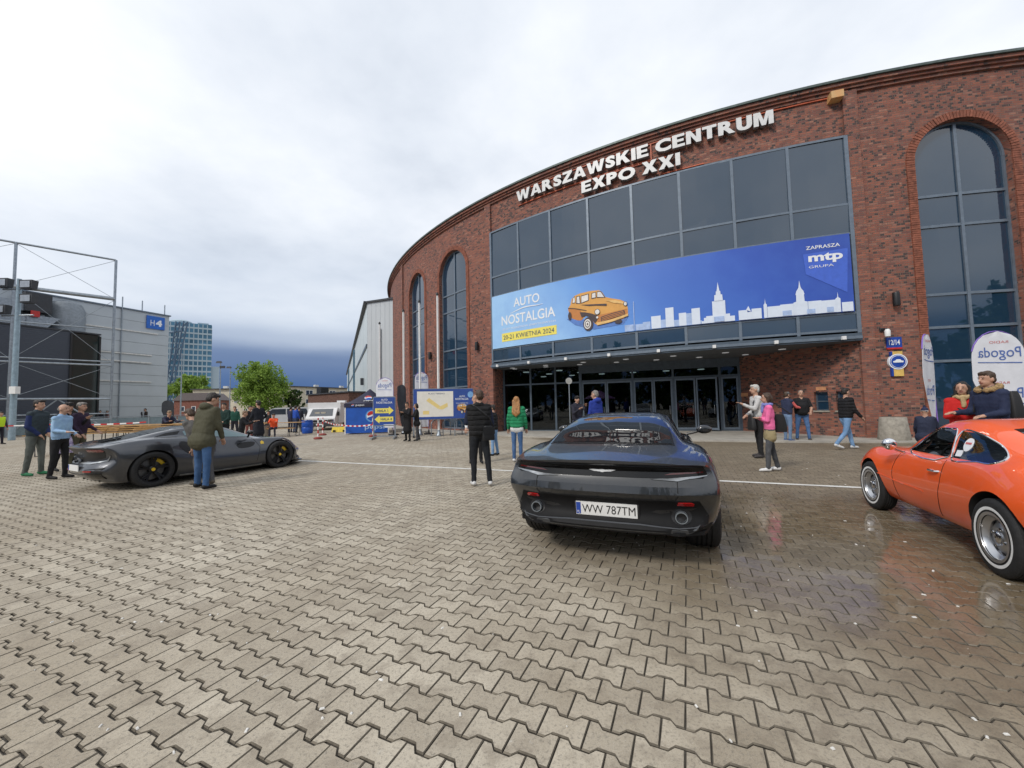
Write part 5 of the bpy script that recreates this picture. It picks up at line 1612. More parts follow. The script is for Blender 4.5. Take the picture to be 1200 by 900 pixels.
# marker posts with barrier tape
def marker(label, loc, H=0.95):
    o = empty('marker_post', label, 'marker post', loc, 0, None)
    mb = MB(); mb.lathe([(0.20, 0), (0.21, 0.04), (0.16, 0.09), (0.05, 0.11)], (0, 0, 0), 16); mb.build('base', mat('red_brown_rubber', (0.25, 0.045, 0.035), 0.7), o, 40)
    z = 0.1; i = 0
    while z < H - 0.01:
        h = min(0.17, H - z)
        mb = MB(); mb.lathe([(0.033, z), (0.033, z + h)], (0, 0, 0), 12); mb.build('red_band' if i % 2 else 'white_band', M['red'] if i % 2 else M['white'], o, 40)
        z += h; i += 1
    mb = MB(); mb.lathe([(0.036, H), (0.04, H + 0.03), (0.015, H + 0.05)], (0, 0, 0), 12); mb.build('cap', M['red'], o, 40)
marker('red and white marker post with round base, nearest of two beside the blue barrel', (-9.75, 19.3, 0), 1.0)
marker('red and white marker post, farther of two beside the blue barrel', (-10.9, 22.1, 0), 0.95)
marker('red and white marker post in front of the soft drink tent', (-7.3, 20.1, 0), 0.95)
marker('red and white cone like marker behind the three men at the left', (-25.6, 21.6, 0), 1.1)
def tape(label, pts):
    mb = MB()
    for (a, b) in zip(pts[:-1], pts[1:]):
        a, b = Vector(a), Vector(b)
        n = 14
        for i in range(n):
            p, q = a.lerp(b, i / n), a.lerp(b, (i + 1) / n)
            sag = lambda t: -0.07 * 4 * t * (1 - t)
            z0, z1 = p.z + sag(i / n), q.z + sag((i + 1) / n)
            off = Vector((-(b - a).y, (b - a).x, 0)).normalized() * 0.004
            vs = [(p.x - off.x, p.y - off.y, z0 - .035), (q.x - off.x, q.y - off.y, z1 - .035), (q.x - off.x, q.y - off.y, z1 + .035), (p.x - off.x, p.y - off.y, z0 + .035),
                  (p.x + off.x, p.y + off.y, z0 - .035), (q.x + off.x, q.y + off.y, z1 - .035), (q.x + off.x, q.y + off.y, z1 + .035), (p.x + off.x, p.y + off.y, z0 + .035)]
            mb.add(vs, [(0, 1, 2, 3), (7, 6, 5, 4), (3, 2, 6, 7), (1, 0, 4, 5)], i % 2)
    o = mb.build('barrier_tape', [M['white'], M['red']]); tag(o, label, 'barrier tape')
tape('red and white barrier tape strung between the marker post and the tent', [(-10.9, 22.1, 0.85), (-9.9, 22.2, 0.55), (-7.3, 20.1, 0.62), (-6.7, 18.7, 0.75)])
tape('red and white barrier tape low in front of the steel frame at the left', [(-34.5, 22.0, 1.05), (-25.6, 21.6, 0.98), (-20.0, 21.0, 1.0)])

# blue barrel, yellow barrier
o = empty('barrel', 'blue plastic barrel in front of the white box van', 'barrel', (-12.9, 24.2, 0))
mb = MB(); mb.lathe([(0.29, 0), (0.31, 0.05), (0.33, 0.35), (0.31, 0.38), (0.33, 0.41), (0.32, 0.7), (0.30, 0.76)], (0, 0, 0), 22); mb.build('body', M['blue'], o, 40)
mb = MB(); mb.lathe([(0.325, 0.74), (0.335, 0.77), (0.325, 0.80), (0.26, 0.80), (0.25, 0.77)], (0, 0, 0), 22); mb.build('rim', M['blue'], o, 40)
o = empty('road_barrier', 'low yellow plastic block left of the tent', 'barrier', (-11.2, 25.0, 0), R(10))
mb = MB(); mb.box((0, 0, 0.16), (0.95, 0.5, 0.32), top=(0.9, 0.7)); mb.build('block', M['yellow'], o)
mb = MB(); mb.box((-0.1, 0, 0.42), (0.5, 0.35, 0.2)); mb.build('crate', M['concrete'], o)
for x in (-0.3, 0.3):
    mb = MB(); mb.box((x, -0.2, 0.08), (0.16, 0.16, 0.1)); mb.build('slot', M['black'], o)

# concrete planter
o = empty('planter', 'round tapered concrete planter at the foot of the brick pier', 'planter', (12.55, 12.75, 0.045))
mb = MB(); mb.lathe([(0.40, 0), (0.41, 0.03), (0.335, 0.72), (0.32, 0.735), (0.285, 0.735), (0.28, 0.6)], (0, 0, 0), 30, close=False); mb.build('tub', M['concrete'], o, 40)
mb = MB(); mb.lathe([(0.285, 0.60), (0.1, 0.64), (0.01, 0.65)], (0, 0, 0), 20); mb.build('soil', mat('soil', (0.05, 0.035, 0.025), 0.9, 0, 0.3, 20, 0.6), o)

# white box van facing the yard
VN = empty('box_van', 'small white box van facing the yard before the dark brick outbuilding', 'van', (-13.6, 27.2, 0), R(8))
M['van'] = mat('van_white', (0.74, 0.74, 0.74), 0.35, 0, 0.06, 2, coat=0.3)
mb = MB(); mb.box((0, 2.6, 1.22), (2.25, 3.6, 1.5)); mb.build('cargo_box', M['van'], VN)
mb = MB(); mb.prism([(0.0, 0.45), (0.0, 0.85), (0.12, 0.98), (0.62, 1.52), (0.8, 1.56), (0.8, 0.3), (0.1, 0.3)], -0.98, 0.98, axis='x'); mb.build('cab', M['van'], VN)
ws = MB(); a, b = Vector((0, 0.13, 1.0)), Vector((0, 0.60, 1.50)); nv_ = Vector((0, -0.68, 0.73)) * 0.012
ws.add([(-0.78, a.y + nv_.y, a.z + nv_.z), (0.78, a.y + nv_.y, a.z + nv_.z), (0.70, b.y + nv_.y, b.z + nv_.z), (-0.70, b.y + nv_.y, b.z + nv_.z), (-0.78, a.y, a.z), (0.78, a.y, a.z), (0.70, b.y, b.z), (-0.70, b.y, b.z)], [(0, 1, 2, 3), (0, 4, 5, 1), (1, 5, 6, 2), (2, 6, 7, 3), (3, 7, 4, 0)])
ws.build('windscreen', glass_dark('van_glass', (0.10, 0.11, 0.12), 1.6, 0.05), VN)
for x in (-0.3, 0.1):
    mb = MB(); mb.box((x, 0.30, 1.19), (0.32, 0.02, 0.2)); o2 = mb.build('sun_shade', mat('card', (0.5, 0.45, 0.36), 0.8), VN); o2.rotation_euler = (0, 0, 0)
mb = MB(); mb.box((0, -0.02, 0.40), (1.98, 0.1, 0.26)); mb.build('bumper', M['dark'], VN)
mb = MB(); mb.box((0, -0.012, 0.66), (1.0, 0.06, 0.14)); mb.build('grille', M['black'], VN)
for x in (-0.72, 0.72):
    mb = MB(); mb.box((x, -0.015, 0.68), (0.36, 0.06, 0.18)); mb.build('headlight', M['chrome'], VN)
    mb = MB(); mb.box((x * 1.5, 0.45, 1.15), (0.14, 0.1, 0.3)); mb.build('mirror', M['black'], VN)
    for y in (0.75, 3.4):
        mb = MB(); mb.lathe([(0.2, -0.1), (0.3, -0.09), (0.31, 0.0), (0.3, 0.09), (0.2, 0.1)], (x * 1.22, y, 0.31), 18, axis='x'); mb.build('wheel', M['rubber'], VN, 40)
mb = MB(); mb.box((0, -0.08, 0.42), (0.5, 0.02, 0.11)); mb.build('number_plate', M['white'], VN)
mb = MB(); mb.box((0.6, 3.0, 2.05), (0.6, 0.5, 0.18)); mb.build('roof_vent', M['van'], VN)

# silver van parked side on, its tailgate up
SVN = empty('parked_van', 'long pale silver van side on beyond the picnic benches, tailgate raised', 'van', (-19.6, 33.5, 0), R(10))
M['silver'] = mat('pale_silver_paint', (0.55, 0.57, 0.60), 0.28, 0.3, 0.05, 2, coat=0.5)
prof = [(-2.6, 0.35), (-2.62, 0.8), (-2.4, 1.0), (-1.6, 1.12), (-0.9, 1.62), (-0.6, 1.7), (1.9, 1.72), (2.2, 1.55), (2.3, 0.9), (2.3, 0.35)]
mb = MB(); mb.prism(prof, -0.9, 0.9); mb.build('body', M['silver'], SVN)
mb = MB(); mb.prism([(-1.4, 1.13), (-0.85, 1.58), (0.2, 1.6), (0.2, 1.13)], -0.915, -0.895); mb.build('side_window', M['win_far'], SVN)
mb = MB(); mb.prism([(0.3, 1.13), (0.3, 1.6), (1.8, 1.6), (2.0, 1.13)], -0.915, -0.895); mb.build('side_window', M['win_far'], SVN)
for x in (-1.65, 1.45):
    mb = MB(); mb.lathe([(0.2, -0.1), (0.31, -0.09), (0.32, 0.0), (0.31, 0.09), (0.2, 0.1)], (x, -0.83, 0.32), 18, axis='y'); w_ = mb.build('wheel', M['rubber'], SVN, 40)
    mb = MB(); mb.lathe([(0.19, -0.02), (0.05, 0.0)], (x, -0.935, 0.32), 14, axis='y'); mb.build('hub', M['steel'], w_)
mb = MB(); mb.prism([(2.15, 1.6), (3.1, 1.85), (3.15, 1.80), (2.2, 1.5)], -0.8, 0.8); mb.build('tailgate', M['silver'], SVN)
mb = MB(); mb.box((-2.5, -0.7, 0.72), (0.2, 0.35, 0.16)); mb.build('headlight', M['chrome'], SVN)

# folding benches and tables: beer-garden sets, a long row behind the grey supercar
def bench_set(label, loc, rz, tall):
    o = empty('bench' if not tall else 'picnic_table', label, 'bench' if not tall else 'table', loc, rz, None)
    h, w, L = (0.76, 0.62, 2.2) if tall else (0.46, 0.26, 2.2)
    n = 3 if tall else 2
    for i in range(n):
        mb = MB(); mb.box((0, (i - (n - 1) / 2) * w / n, h), (L, w / n - 0.012, 0.03)); mb.build('plank', M['wood'], o)
    for x in (-L * 0.36, L * 0.36):
        mb = MB(); mb.tube([(x, -w * .42, h - .02), (x, -w * .36, 0.0), (x, w * .36, 0.0), (x, w * .42, h - .02)], 0.016, 6); mb.build('leg_frame', M['dark'], o)
    return o
DT = Vector((.93, .36, 0)); NTb = Vector((-.36, .93, 0))
for r_, rn in enumerate(('front', 'second', 'rear')):
    for c_, cn_ in enumerate(('left', 'right')):
        p = Vector((-16.55, 14.4, 0)) + DT * (2.3 * c_) + NTb * (0.72 * r_)
        bench_set('varnished folding table, %s row, %s end, behind the grey sports car' % (rn, cn_), p, math.atan2(DT.y, DT.x), True)
        for q in range(3):
            pp = p + Vector((0, 0, 0.79 + 0.075 * q)) + NTb * (0.10 * (q - 1)) + DT * random.uniform(-.08, .08)
            o = empty('folded_bench', 'folded varnished bench, %s on the %s row, %s end' % (('lowest', 'middle', 'topmost')[q], rn, cn_), 'bench', pp, math.atan2(DT.y, DT.x) + random.uniform(-.03, .03), 'folded benches piled on the tables')
            mb = MB(); mb.box((0, 0, 0.055), (2.2, 0.26, 0.028)); mb.build('plank', M['wood'], o)
            for x in (-.8, .8):
                mb = MB(); mb.tube([(x, -.10, .03), (x * .55, -.10, .022), (x * .55, .10, .022), (x, .10, .03)], .014, 6); mb.build('leg_frame', M['dark'], o)
bench_set('picnic table by the person in orange, beyond the supercar nose', (-13.3, 22.3, 0), R(8), True)
bench_set('picnic table behind the black coated man', (-15.8, 23.2, 0), R(4), True)
bench_set('low bench in front of the picnic table by the person in orange', (-13.4, 21.6, 0), R(8), False)
o = empty('litter_bin', 'round concrete litter bin between the picnic tables', 'bin', (-13.9, 21.6, 0))
mb = MB(); mb.lathe([(0.2, 0), (0.24, 0.6), (0.25, 0.62), (0.2, 0.62)], (0, 0, 0), 18); mb.build('tub', M['concrete'], o, 40)
mb = MB(); mb.lathe([(0.19, 0.6), (0.19, 0.625)], (0, 0, 0), 18); mb.build('opening', M['black'], o)

# grey barrier panels at the foot of the H4 hall
def barrier(label, P, Q, H, panels, m_):
    P, Q = Vector(P), Vector(Q); d = Q - P; L = d.length
    o = empty('barrier_fence', label, 'fence', (P.x, P.y, 0), math.atan2(d.y, d.x))
    for i in range(panels):
        a, b = L * i / panels + 0.05, L * (i + 1) / panels - 0.05
        mb = MB(); mb.box(((a + b) / 2, 0, H / 2 + 0.05), (b - a, 0.05, H - 0.1)); mb.build('panel', m_, o)
        mb = MB(); mb.tube([(a, -0.06, 0), (a, -0.06, H + 0.12)], 0.03, 6); mb.build('post', M['galv'], o)
    mb = MB(); mb.tube([(0, -0.06, H + 0.1), (L, -0.06, H + 0.1)], 0.03, 6); mb.build('rail', M['galv'], o)
barrier('grey panelled barrier fence along the foot of the H4 hall', (-36.4, 27.0), (-31.0, 38.5), 1.15, 6, mat('barrier_grey_blue', (0.22, 0.29, 0.32), 0.6))

# parking-side shelter of a purple tent and two cars behind the viewpoint, seen only in the entrance glass
TB = empty('purple_tent', 'purple pop up tent behind the viewpoint, mirrored in the entrance glass', 'tent', (-9.0, -9.0, 0))
for x in (-1.5, 1.5):
    for y in (-1.5, 1.5):
        mb = MB(); mb.box((x, y, 1.05), (0.05, 0.05, 2.1)); mb.build('leg', M['white'], TB)
mb = MB(); mb.add([(-1.6, -1.6, 2.1), (1.6, -1.6, 2.1), (1.6, 1.6, 2.1), (-1.6, 1.6, 2.1), (0, 0, 3.2)], [(0, 1, 4), (1, 2, 4), (2, 3, 4), (3, 0, 4), (3, 2, 1, 0)])
mb.build('roof', mat('purple_cloth', (0.22, 0.05, 0.30), 0.6), TB)
# ------------------------------------------------------------------ cars
def pchip(pts):
    x = np.array([p[0] for p in pts], float); y = np.array([p[1] for p in pts], float)
    h = np.diff(x); d = np.diff(y) / h
    m = np.zeros(len(x)); m[0], m[-1] = d[0], d[-1]
    for i in range(1, len(x) - 1):
        if d[i - 1] * d[i] > 0:
            w1, w2 = 2 * h[i] + h[i - 1], h[i] + 2 * h[i - 1]
            m[i] = (w1 + w2) / (w1 / d[i - 1] + w2 / d[i])
    def f(t):
        t = np.clip(np.asarray(t, float), x[0], x[-1])
        i = np.clip(np.searchsorted(x, t, 'right') - 1, 0, len(h) - 1)
        s = (t - x[i]) / h[i]
        return ((1 + 2 * s) * (1 - s) ** 2 * y[i] + s * (1 - s) ** 2 * h[i] * m[i] + s * s * (3 - 2 * s) * y[i + 1] + s * s * (s - 1) * h[i] * m[i + 1])
    return f

def catmull(P, per=5):
    P = np.array(P, float)
    Q = np.vstack([2 * P[0] - P[1], P, 2 * P[-1] - P[-2]])
    out = []
    for i in range(1, len(Q) - 2):
        p0, p1, p2, p3 = Q[i - 1], Q[i], Q[i + 1], Q[i + 2]
        t0 = 0; t1 = t0 + max(np.linalg.norm(p1 - p0), 1e-4) ** .5; t2 = t1 + max(np.linalg.norm(p2 - p1), 1e-4) ** .5; t3 = t2 + max(np.linalg.norm(p3 - p2), 1e-4) ** .5
        for k_ in range(per):
            t = t1 + (t2 - t1) * k_ / per
            a1 = (t1 - t) / (t1 - t0) * p0 + (t - t0) / (t1 - t0) * p1
            a2 = (t2 - t) / (t2 - t1) * p1 + (t - t1) / (t2 - t1) * p2
            a3 = (t3 - t) / (t3 - t2) * p2 + (t - t2) / (t3 - t2) * p3
            b1 = (t2 - t) / (t2 - t0) * a1 + (t - t0) / (t2 - t0) * a2
            b2 = (t3 - t) / (t3 - t1) * a2 + (t - t1) / (t3 - t1) * a3
            out.append((t2 - t) / (t2 - t1) * b1 + (t - t1) / (t2 - t1) * b2)
    out.append(P[-1])
    return np.array(out)

class Car:
    """lofted body: C gives curves over the length (y from the tail) for the section's control points"""
    def __init__(s, L, C, rear=None, front=None, wrap=(0.2, 0.35), ny=90, per=5):
        s.L = L; s.c = {k_: pchip(v) for k_, v in C.items()}
        s.rear = pchip(rear) if rear else None; s.front = pchip(front) if front else None; s.wrap = wrap
        s.ny = ny; s.per = per
    def section(s, y, inset=0.0):
        g = lambda n: float(s.c[n](y))
        zb = g('zb')
        P = [(0, zb), (g('xs') * 0.88, zb + 0.012), (g('xs'), zb + 0.06), (g('xm'), g('zm')), (g('xh'), g('zh')), (g('xg'), g('zg')), (g('xr'), g('zr')), (0, g('zt'))]
        q = catmull(P, s.per)
        q[:, 0] = np.maximum(q[:, 0], 0); q[0, 0] = 0; q[-1, 0] = 0
        for i in range(1, len(q)): q[i, 1] = max(q[i, 1], q[i - 1, 1] + 0.0008)
        return q
    def deform(s, x, y, z):
        xe = 0.9
        if s.rear is not None:
            w = max(0.0, 1 - y / 0.7) ** 2
            y = y + w * (float(s.rear(z)) + s.wrap[0] * min(1.2, abs(x) / xe) ** 3)
        if s.front is not None:
            w = max(0.0, 1 - (s.L - y) / 0.7) ** 2
            y = y - w * (float(s.front(z)) + s.wrap[1] * min(1.2, abs(x) / xe) ** 2.4)
        return (x, y, z)
    def body(s):
        ys = np.concatenate([[0, .015, .035, .07], np.linspace(.11, s.L - .11, s.ny), [s.L - .07, s.L - .035, s.L - .015, s.L]])
        vs, fs = [], []
        rings = []
        for y in ys:
            q = s.section(y)
            rg = [(x, z) for x, z in q] + [(-x, z) for x, z in q[-2:0:-1]]
            rings.append(rg)
        n = len(rings[0])
        for y, rg in zip(ys, rings):
            vs += [s.deform(x, y, z) for x, z in rg]
        for i in range(len(ys) - 1):
            for j in range(n):
                fs.append((i * n + j, (i + 1) * n + j, (i + 1) * n + (j + 1) % n, i * n + (j + 1) % n))
        # end caps as grids of level strips
        m = (n + 2) // 2
        for e, yi in ((0, 0), (len(ys) - 1, -1)):
            q = s.section(ys[yi]); y = ys[yi]
            K = 14
            rows = []
            for j in range(m):
                if j in (0, m - 1): rows.append([e * n + j] * (K + 1)); continue
                row = []
                for k_ in range(K + 1):
                    t = -1 + 2 * k_ / K
                    if k_ == 0: row.append(e * n + (n - j))
                    elif k_ == K: row.append(e * n + j)
                    else:
                        vs.append(s.deform(q[j, 0] * t, y, q[j, 1])); row.append(len(vs) - 1)
                rows.append(row)
            for j in range(m - 1):
                for k_ in range(K):
                    f = [rows[j][k_], rows[j][k_ + 1], rows[j + 1][k_ + 1], rows[j + 1][k_]]
                    f = list(dict.fromkeys(f))
                    if len(f) >= 3: fs.append(tuple(f) if e == 0 else tuple(f[::-1]))
        me = bpy.data.meshes.new('body'); me.from_pydata(vs, [], fs)
        bm = bmesh.new(); bm.from_mesh(me)
        bmesh.ops.remove_doubles(bm, verts=bm.verts, dist=0.0004)
        bmesh.ops.recalc_face_normals(bm, faces=bm.faces)
        bm.to_mesh(me); bm.free()
        return me

def boolean(me, cutters, mats):
    """subtract closed cutter meshes; their faces keep material slot 1"""
    o = bpy.data.objects.new('body', me); COL.objects.link(o)
    me.materials.clear()
    for m_ in mats: me.materials.append(m_)
    tmp = []
    for c in cutters:
        c.materials.clear()
        for m_ in mats: c.materials.append(m_)
        if len(mats) > 1: c.polygons.foreach_set('material_index', [1] * len(c.polygons))
        oc = bpy.data.objects.new('cutter', c); COL.objects.link(oc); tmp.append(oc)
        md = o.modifiers.new('cut', 'BOOLEAN'); md.operation = 'DIFFERENCE'; md.solver = 'EXACT'; md.object = oc
    dg = bpy.context.evaluated_depsgraph_get(); dg.update()
    r = bpy.data.meshes.new_from_object(o.evaluated_get(dg))
    for oc in tmp: bpy.data.objects.remove(oc)
    bpy.data.objects.remove(o)
    return r

def arch_cut(x0, x1, y, z, r, n=48, flare=1.0):
    mb = MB(); mb.lathe([(r, x0), (r * flare, x1)], (0, y, z), n, axis='x')
    return mb.mesh('cut', M['black'])

DIRS = {'rear': (Vector((0, 1, 0)), lambda a, b: Vector((a, -3, b))), 'front': (Vector((0, -1, 0)), lambda a, b: Vector((a, 9, b))),
        'left': (Vector((1, 0, 0)), lambda a, b: Vector((-4, a, b))), 'right': (Vector((-1, 0, 0)), lambda a, b: Vector((4, a, b))),
        'top': (Vector((0, 0, -1)), lambda a, b: Vector((a, b, 4)))}
def smooth_poly(pts, per=6):
    P = np.array(pts + pts[:3], float)
    q = catmull(np.vstack([pts[-1:], P]), per)
    return [tuple(p) for p in q[per:per * (len(pts) + 1)]]
def patch(bvh, poly, view, name, mtl, parent, eps=0.004, res=0.04, thick=0.012, smooth=True, mirror=False, rnd=0):
    """a piece laid on the body: outline in the given view, projected on the surface, raised by eps, with a rim"""
    if rnd: poly = smooth_poly(list(poly), rnd)
    B = []
    for a, b in zip(poly, poly[1:] + poly[:1]):
        d = math.hypot(b[0] - a[0], b[1] - a[1]); n = max(1, int(d / res))
        for i in range(n): B.append((a[0] + (b[0] - a[0]) * i / n, a[1] + (b[1] - a[1]) * i / n))
    xs = [p[0] for p in B]; zs = [p[1] for p in B]
    pts = [Vector(p) for p in B]
    def inside(px_, py_):
        c = False; j = len(B) - 1
        for i in range(len(B)):
            if (B[i][1] > py_) != (B[j][1] > py_) and px_ < (B[j][0] - B[i][0]) * (py_ - B[i][1]) / (B[j][1] - B[i][1]) + B[i][0]: c = not c
            j = i
        return c
    nx, nz = int((max(xs) - min(xs)) / res), int((max(zs) - min(zs)) / res)
    for i in range(1, nx + 1):
        for j in range(1, nz + 1):
            p = (min(xs) + (i + 0.13 * (j % 2)) * (max(xs) - min(xs)) / (nx + 1), min(zs) + j * (max(zs) - min(zs)) / (nz + 1))
            if inside(*p) and min((p[0] - b[0]) ** 2 + (p[1] - b[1]) ** 2 for b in B) > (res * 0.45) ** 2: pts.append(Vector(p))
    V2, E2, F2, _, _, _ = mgeo.delaunay_2d_cdt(pts, [], [list(range(len(B)))], 1, 1e-5)
    d, org = DIRS[view]
    vs, nr = [], []
    for p in V2:
        h = bvh.ray_cast(org(p[0], p[1]), d)
        if h[0] is None:
            h = bvh.find_nearest(org(p[0], p[1]) + d * 3.2)
        nn_ = h[1] if h[1].dot(d) < 0 else -h[1]
        vs.append(h[0] + nn_ * eps); nr.append(nn_)
    # outline edges
    ed = {}
    for f in F2:
        for a, b in zip(f, list(f[1:]) + [f[0]]):
            key = (min(a, b), max(a, b)); ed[key] = ed.get(key, 0) + 1
    n = len(vs)
    allv = vs + [v - q * thick for v, q in zip(vs, nr)]
    fs = [tuple(f) for f in F2] + [(a, b, b + n, a + n) for (a, b), c in ed.items() if c == 1]
    if mirror: allv = [(-v[0], v[1], v[2]) for v in allv]
    me = bpy.data.meshes.new(name); me.from_pydata([tuple(v) for v in allv], [], fs)
    me.materials.append(mtl)
    bm = bmesh.new(); bm.from_mesh(me)
    bmesh.ops.recalc_face_normals(bm, faces=bm.faces)
    out_d = -d if not mirror else Vector((d.x, -d.y, -d.z))
    s_ = sum((f.normal.dot(out_d) * f.calc_area() for f in bm.faces))
    if s_ < 0: bmesh.ops.reverse_faces(bm, faces=bm.faces)
    bm.to_mesh(me); bm.free()
    if smooth: smooth_by(me, 38)
    return link(name, me, parent)
def strip(bvh, line, w, view, name, mtl, parent, eps=0.003, **kw):
    L_, R_ = [], []
    P = [Vector((a, b)) for a, b in line]
    for i, p in enumerate(P):
        t = (P[min(i + 1, len(P) - 1)] - P[max(i - 1, 0)]).normalized(); n_ = Vector((-t.y, t.x)) * w / 2
        L_.append(tuple(p + n_)); R_.append(tuple(p - n_))
    return patch(bvh, L_ + R_[::-1], view, name, mtl, parent, eps, kw.pop('res', 0.03), 0.008, **kw)

def outline_tube(bvh, poly, view, r, name, mtl, parent, closed=True, rnd=4, eps=0.002):
    q = smooth_poly(list(poly), rnd) if closed else list(poly)
    d, org = DIRS[view]
    pts = []
    for a, b in q:
        h = bvh.ray_cast(org(a, b), d)
        if h[0] is None: h = bvh.find_nearest(org(a, b) + d * 3.2)
        n_ = h[1] if h[1].dot(d) < 0 else -h[1]
        p = h[0] + n_ * eps
        if not pts or (p - pts[-1]).length > .004: pts.append(p)
    mb = MB(); mb.tube(pts, r, 6, closed=closed)
    return mb.build(name, mtl, parent, True)

def car_paint(name, col, flake=0.0, rough=0.35, coat=1.0, metal=0.0):
    m = bpy.data.materials.new(name); m.use_nodes = True
    k = NT(m.node_tree); b = m.node_tree.nodes['Principled BSDF']
    tc = k.n('ShaderNodeTexCoord')
    n = k.noise(tc.outputs['Object'], 1.6, 5, 0.6)
    dirt = k.ramp(k.noise(tc.outputs['Object'], 7.0, 6, 0.7), [(0.45, 0.0), (0.8, 0.10)])
    c = k.mix(k.math('MULTIPLY', n, 0.25), col, tuple(x * 0.75 for x in col))
    c = k.mix(dirt, c, (0.20, 0.18, 0.15))
    k.l(c, b.inputs['Base Color'])
    b.inputs['Metallic'].default_value = metal; b.inputs['Roughness'].default_value = rough
    b.inputs['Coat Weight'].default_value = coat; b.inputs['Coat Roughness'].default_value = 0.025
    # rain drops still standing on the lacquer
    v = k.n('ShaderNodeTexVoronoi'); v.inputs['Scale'].default_value = 95; k.l(tc.outputs['Object'], v.inputs['Vector'])
    dr = k.ramp(v.outputs['Distance'], [(0.0, 1.0), (0.22, 0.6), (0.30, 0.0)])
    sel = k.ramp(k.noise(tc.outputs['Object'], 14, 2, 0.5), [(0.5, 0.0), (0.6, 1.0)])
    bn = k.n('ShaderNodeBump'); bn.inputs['Strength'].default_value = 0.16; bn.inputs['Distance'].default_value = 0.002
    k.l(k.math('MULTIPLY', dr, sel), bn.inputs['Height']); k.l(bn.outputs[0], b.inputs['Coat Normal'])
    return m
M['paint_black'] = car_paint('charcoal_metallic_lacquer', (0.009, 0.012, 0.017), metal=0.0, rough=0.32)
M['paint_grey'] = car_paint('satin_grey_metallic', (0.062, 0.066, 0.076), metal=0.7, rough=0.30, coat=0.9)
M['paint_orange'] = car_paint('orange_red_lacquer', (0.92, 0.115, 0.014), rough=0.45)
M['car_glass'] = glass_dark('car_glass', (0.012, 0.014, 0.017), 1.65, 0.015)
M['gloss_black'] = mat('gloss_black_trim', (0.008, 0.008, 0.009), 0.2, 0, 0.1, spec=0.35)
M['satin_black'] = mat('satin_black_trim', (0.013, 0.013, 0.014), 0.42, 0, 0.2)
M['valance'] = mat('matt_black_valance', (0.010, 0.010, 0.011), 0.6, 0, 0.2, spec=0.2)
M['arch_black'] = mat('wheel_well', (0.008, 0.008, 0.008), 0.9, 0, 0.2)
M['seam'] = mat('panel_gap', (0.004, 0.004, 0.004), 0.8)
M['lamp_red'] = mat('red_lamp_glass', (0.45, 0.012, 0.012), 0.12, 0, 0.1, coat=1.0)
M['rim_dark'] = mat('dark_alloy', (0.022, 0.022, 0.024), 0.3, 0.6, 0.1)
M['rim_silver'] = mat('silver_alloy', (0.55, 0.56, 0.58), 0.28, 0.9, 0.06)
M['brake'] = mat('brake_disc', (0.16, 0.16, 0.16), 0.35, 0.9, 0.1)
M['caliper'] = mat('yellow_caliper', (0.72, 0.48, 0.02), 0.35, 0, 0.05, coat=0.5)

def tyre_mesh(r, w, rim_r, tread=True, n=64, wall=None):
    mb = MB()
    h = w / 2
    prof = [(rim_r - 0.012, -h * 0.80), (rim_r, -h * 0.92), (rim_r + (r - rim_r) * 0.45, -h * 1.0), (r - 0.035, -h * 0.97), (r - 0.012, -h * 0.88), (r, -h * 0.72)]
    if tread:
        for g in (-0.42, -0.14, 0.14, 0.42):
            prof += [(r, h * (g - 0.045)), (r - 0.010, h * (g - 0.035)), (r - 0.010, h * (g + 0.035)), (r, h * (g + 0.045))]
    prof += [(a, -b) for a, b in [(r, -h * 0.72), (r - 0.012, -h * 0.88), (r - 0.035, -h * 0.97), (rim_r + (r - rim_r) * 0.45, -h * 1.0), (rim_r, -h * 0.92), (rim_r - 0.012, -h * 0.80)]]
    mb.lathe(prof, (0, 0, 0), n, axis='x', close=False)
    me = mb.mesh('wheel', M['rubber'], 32)
    return me

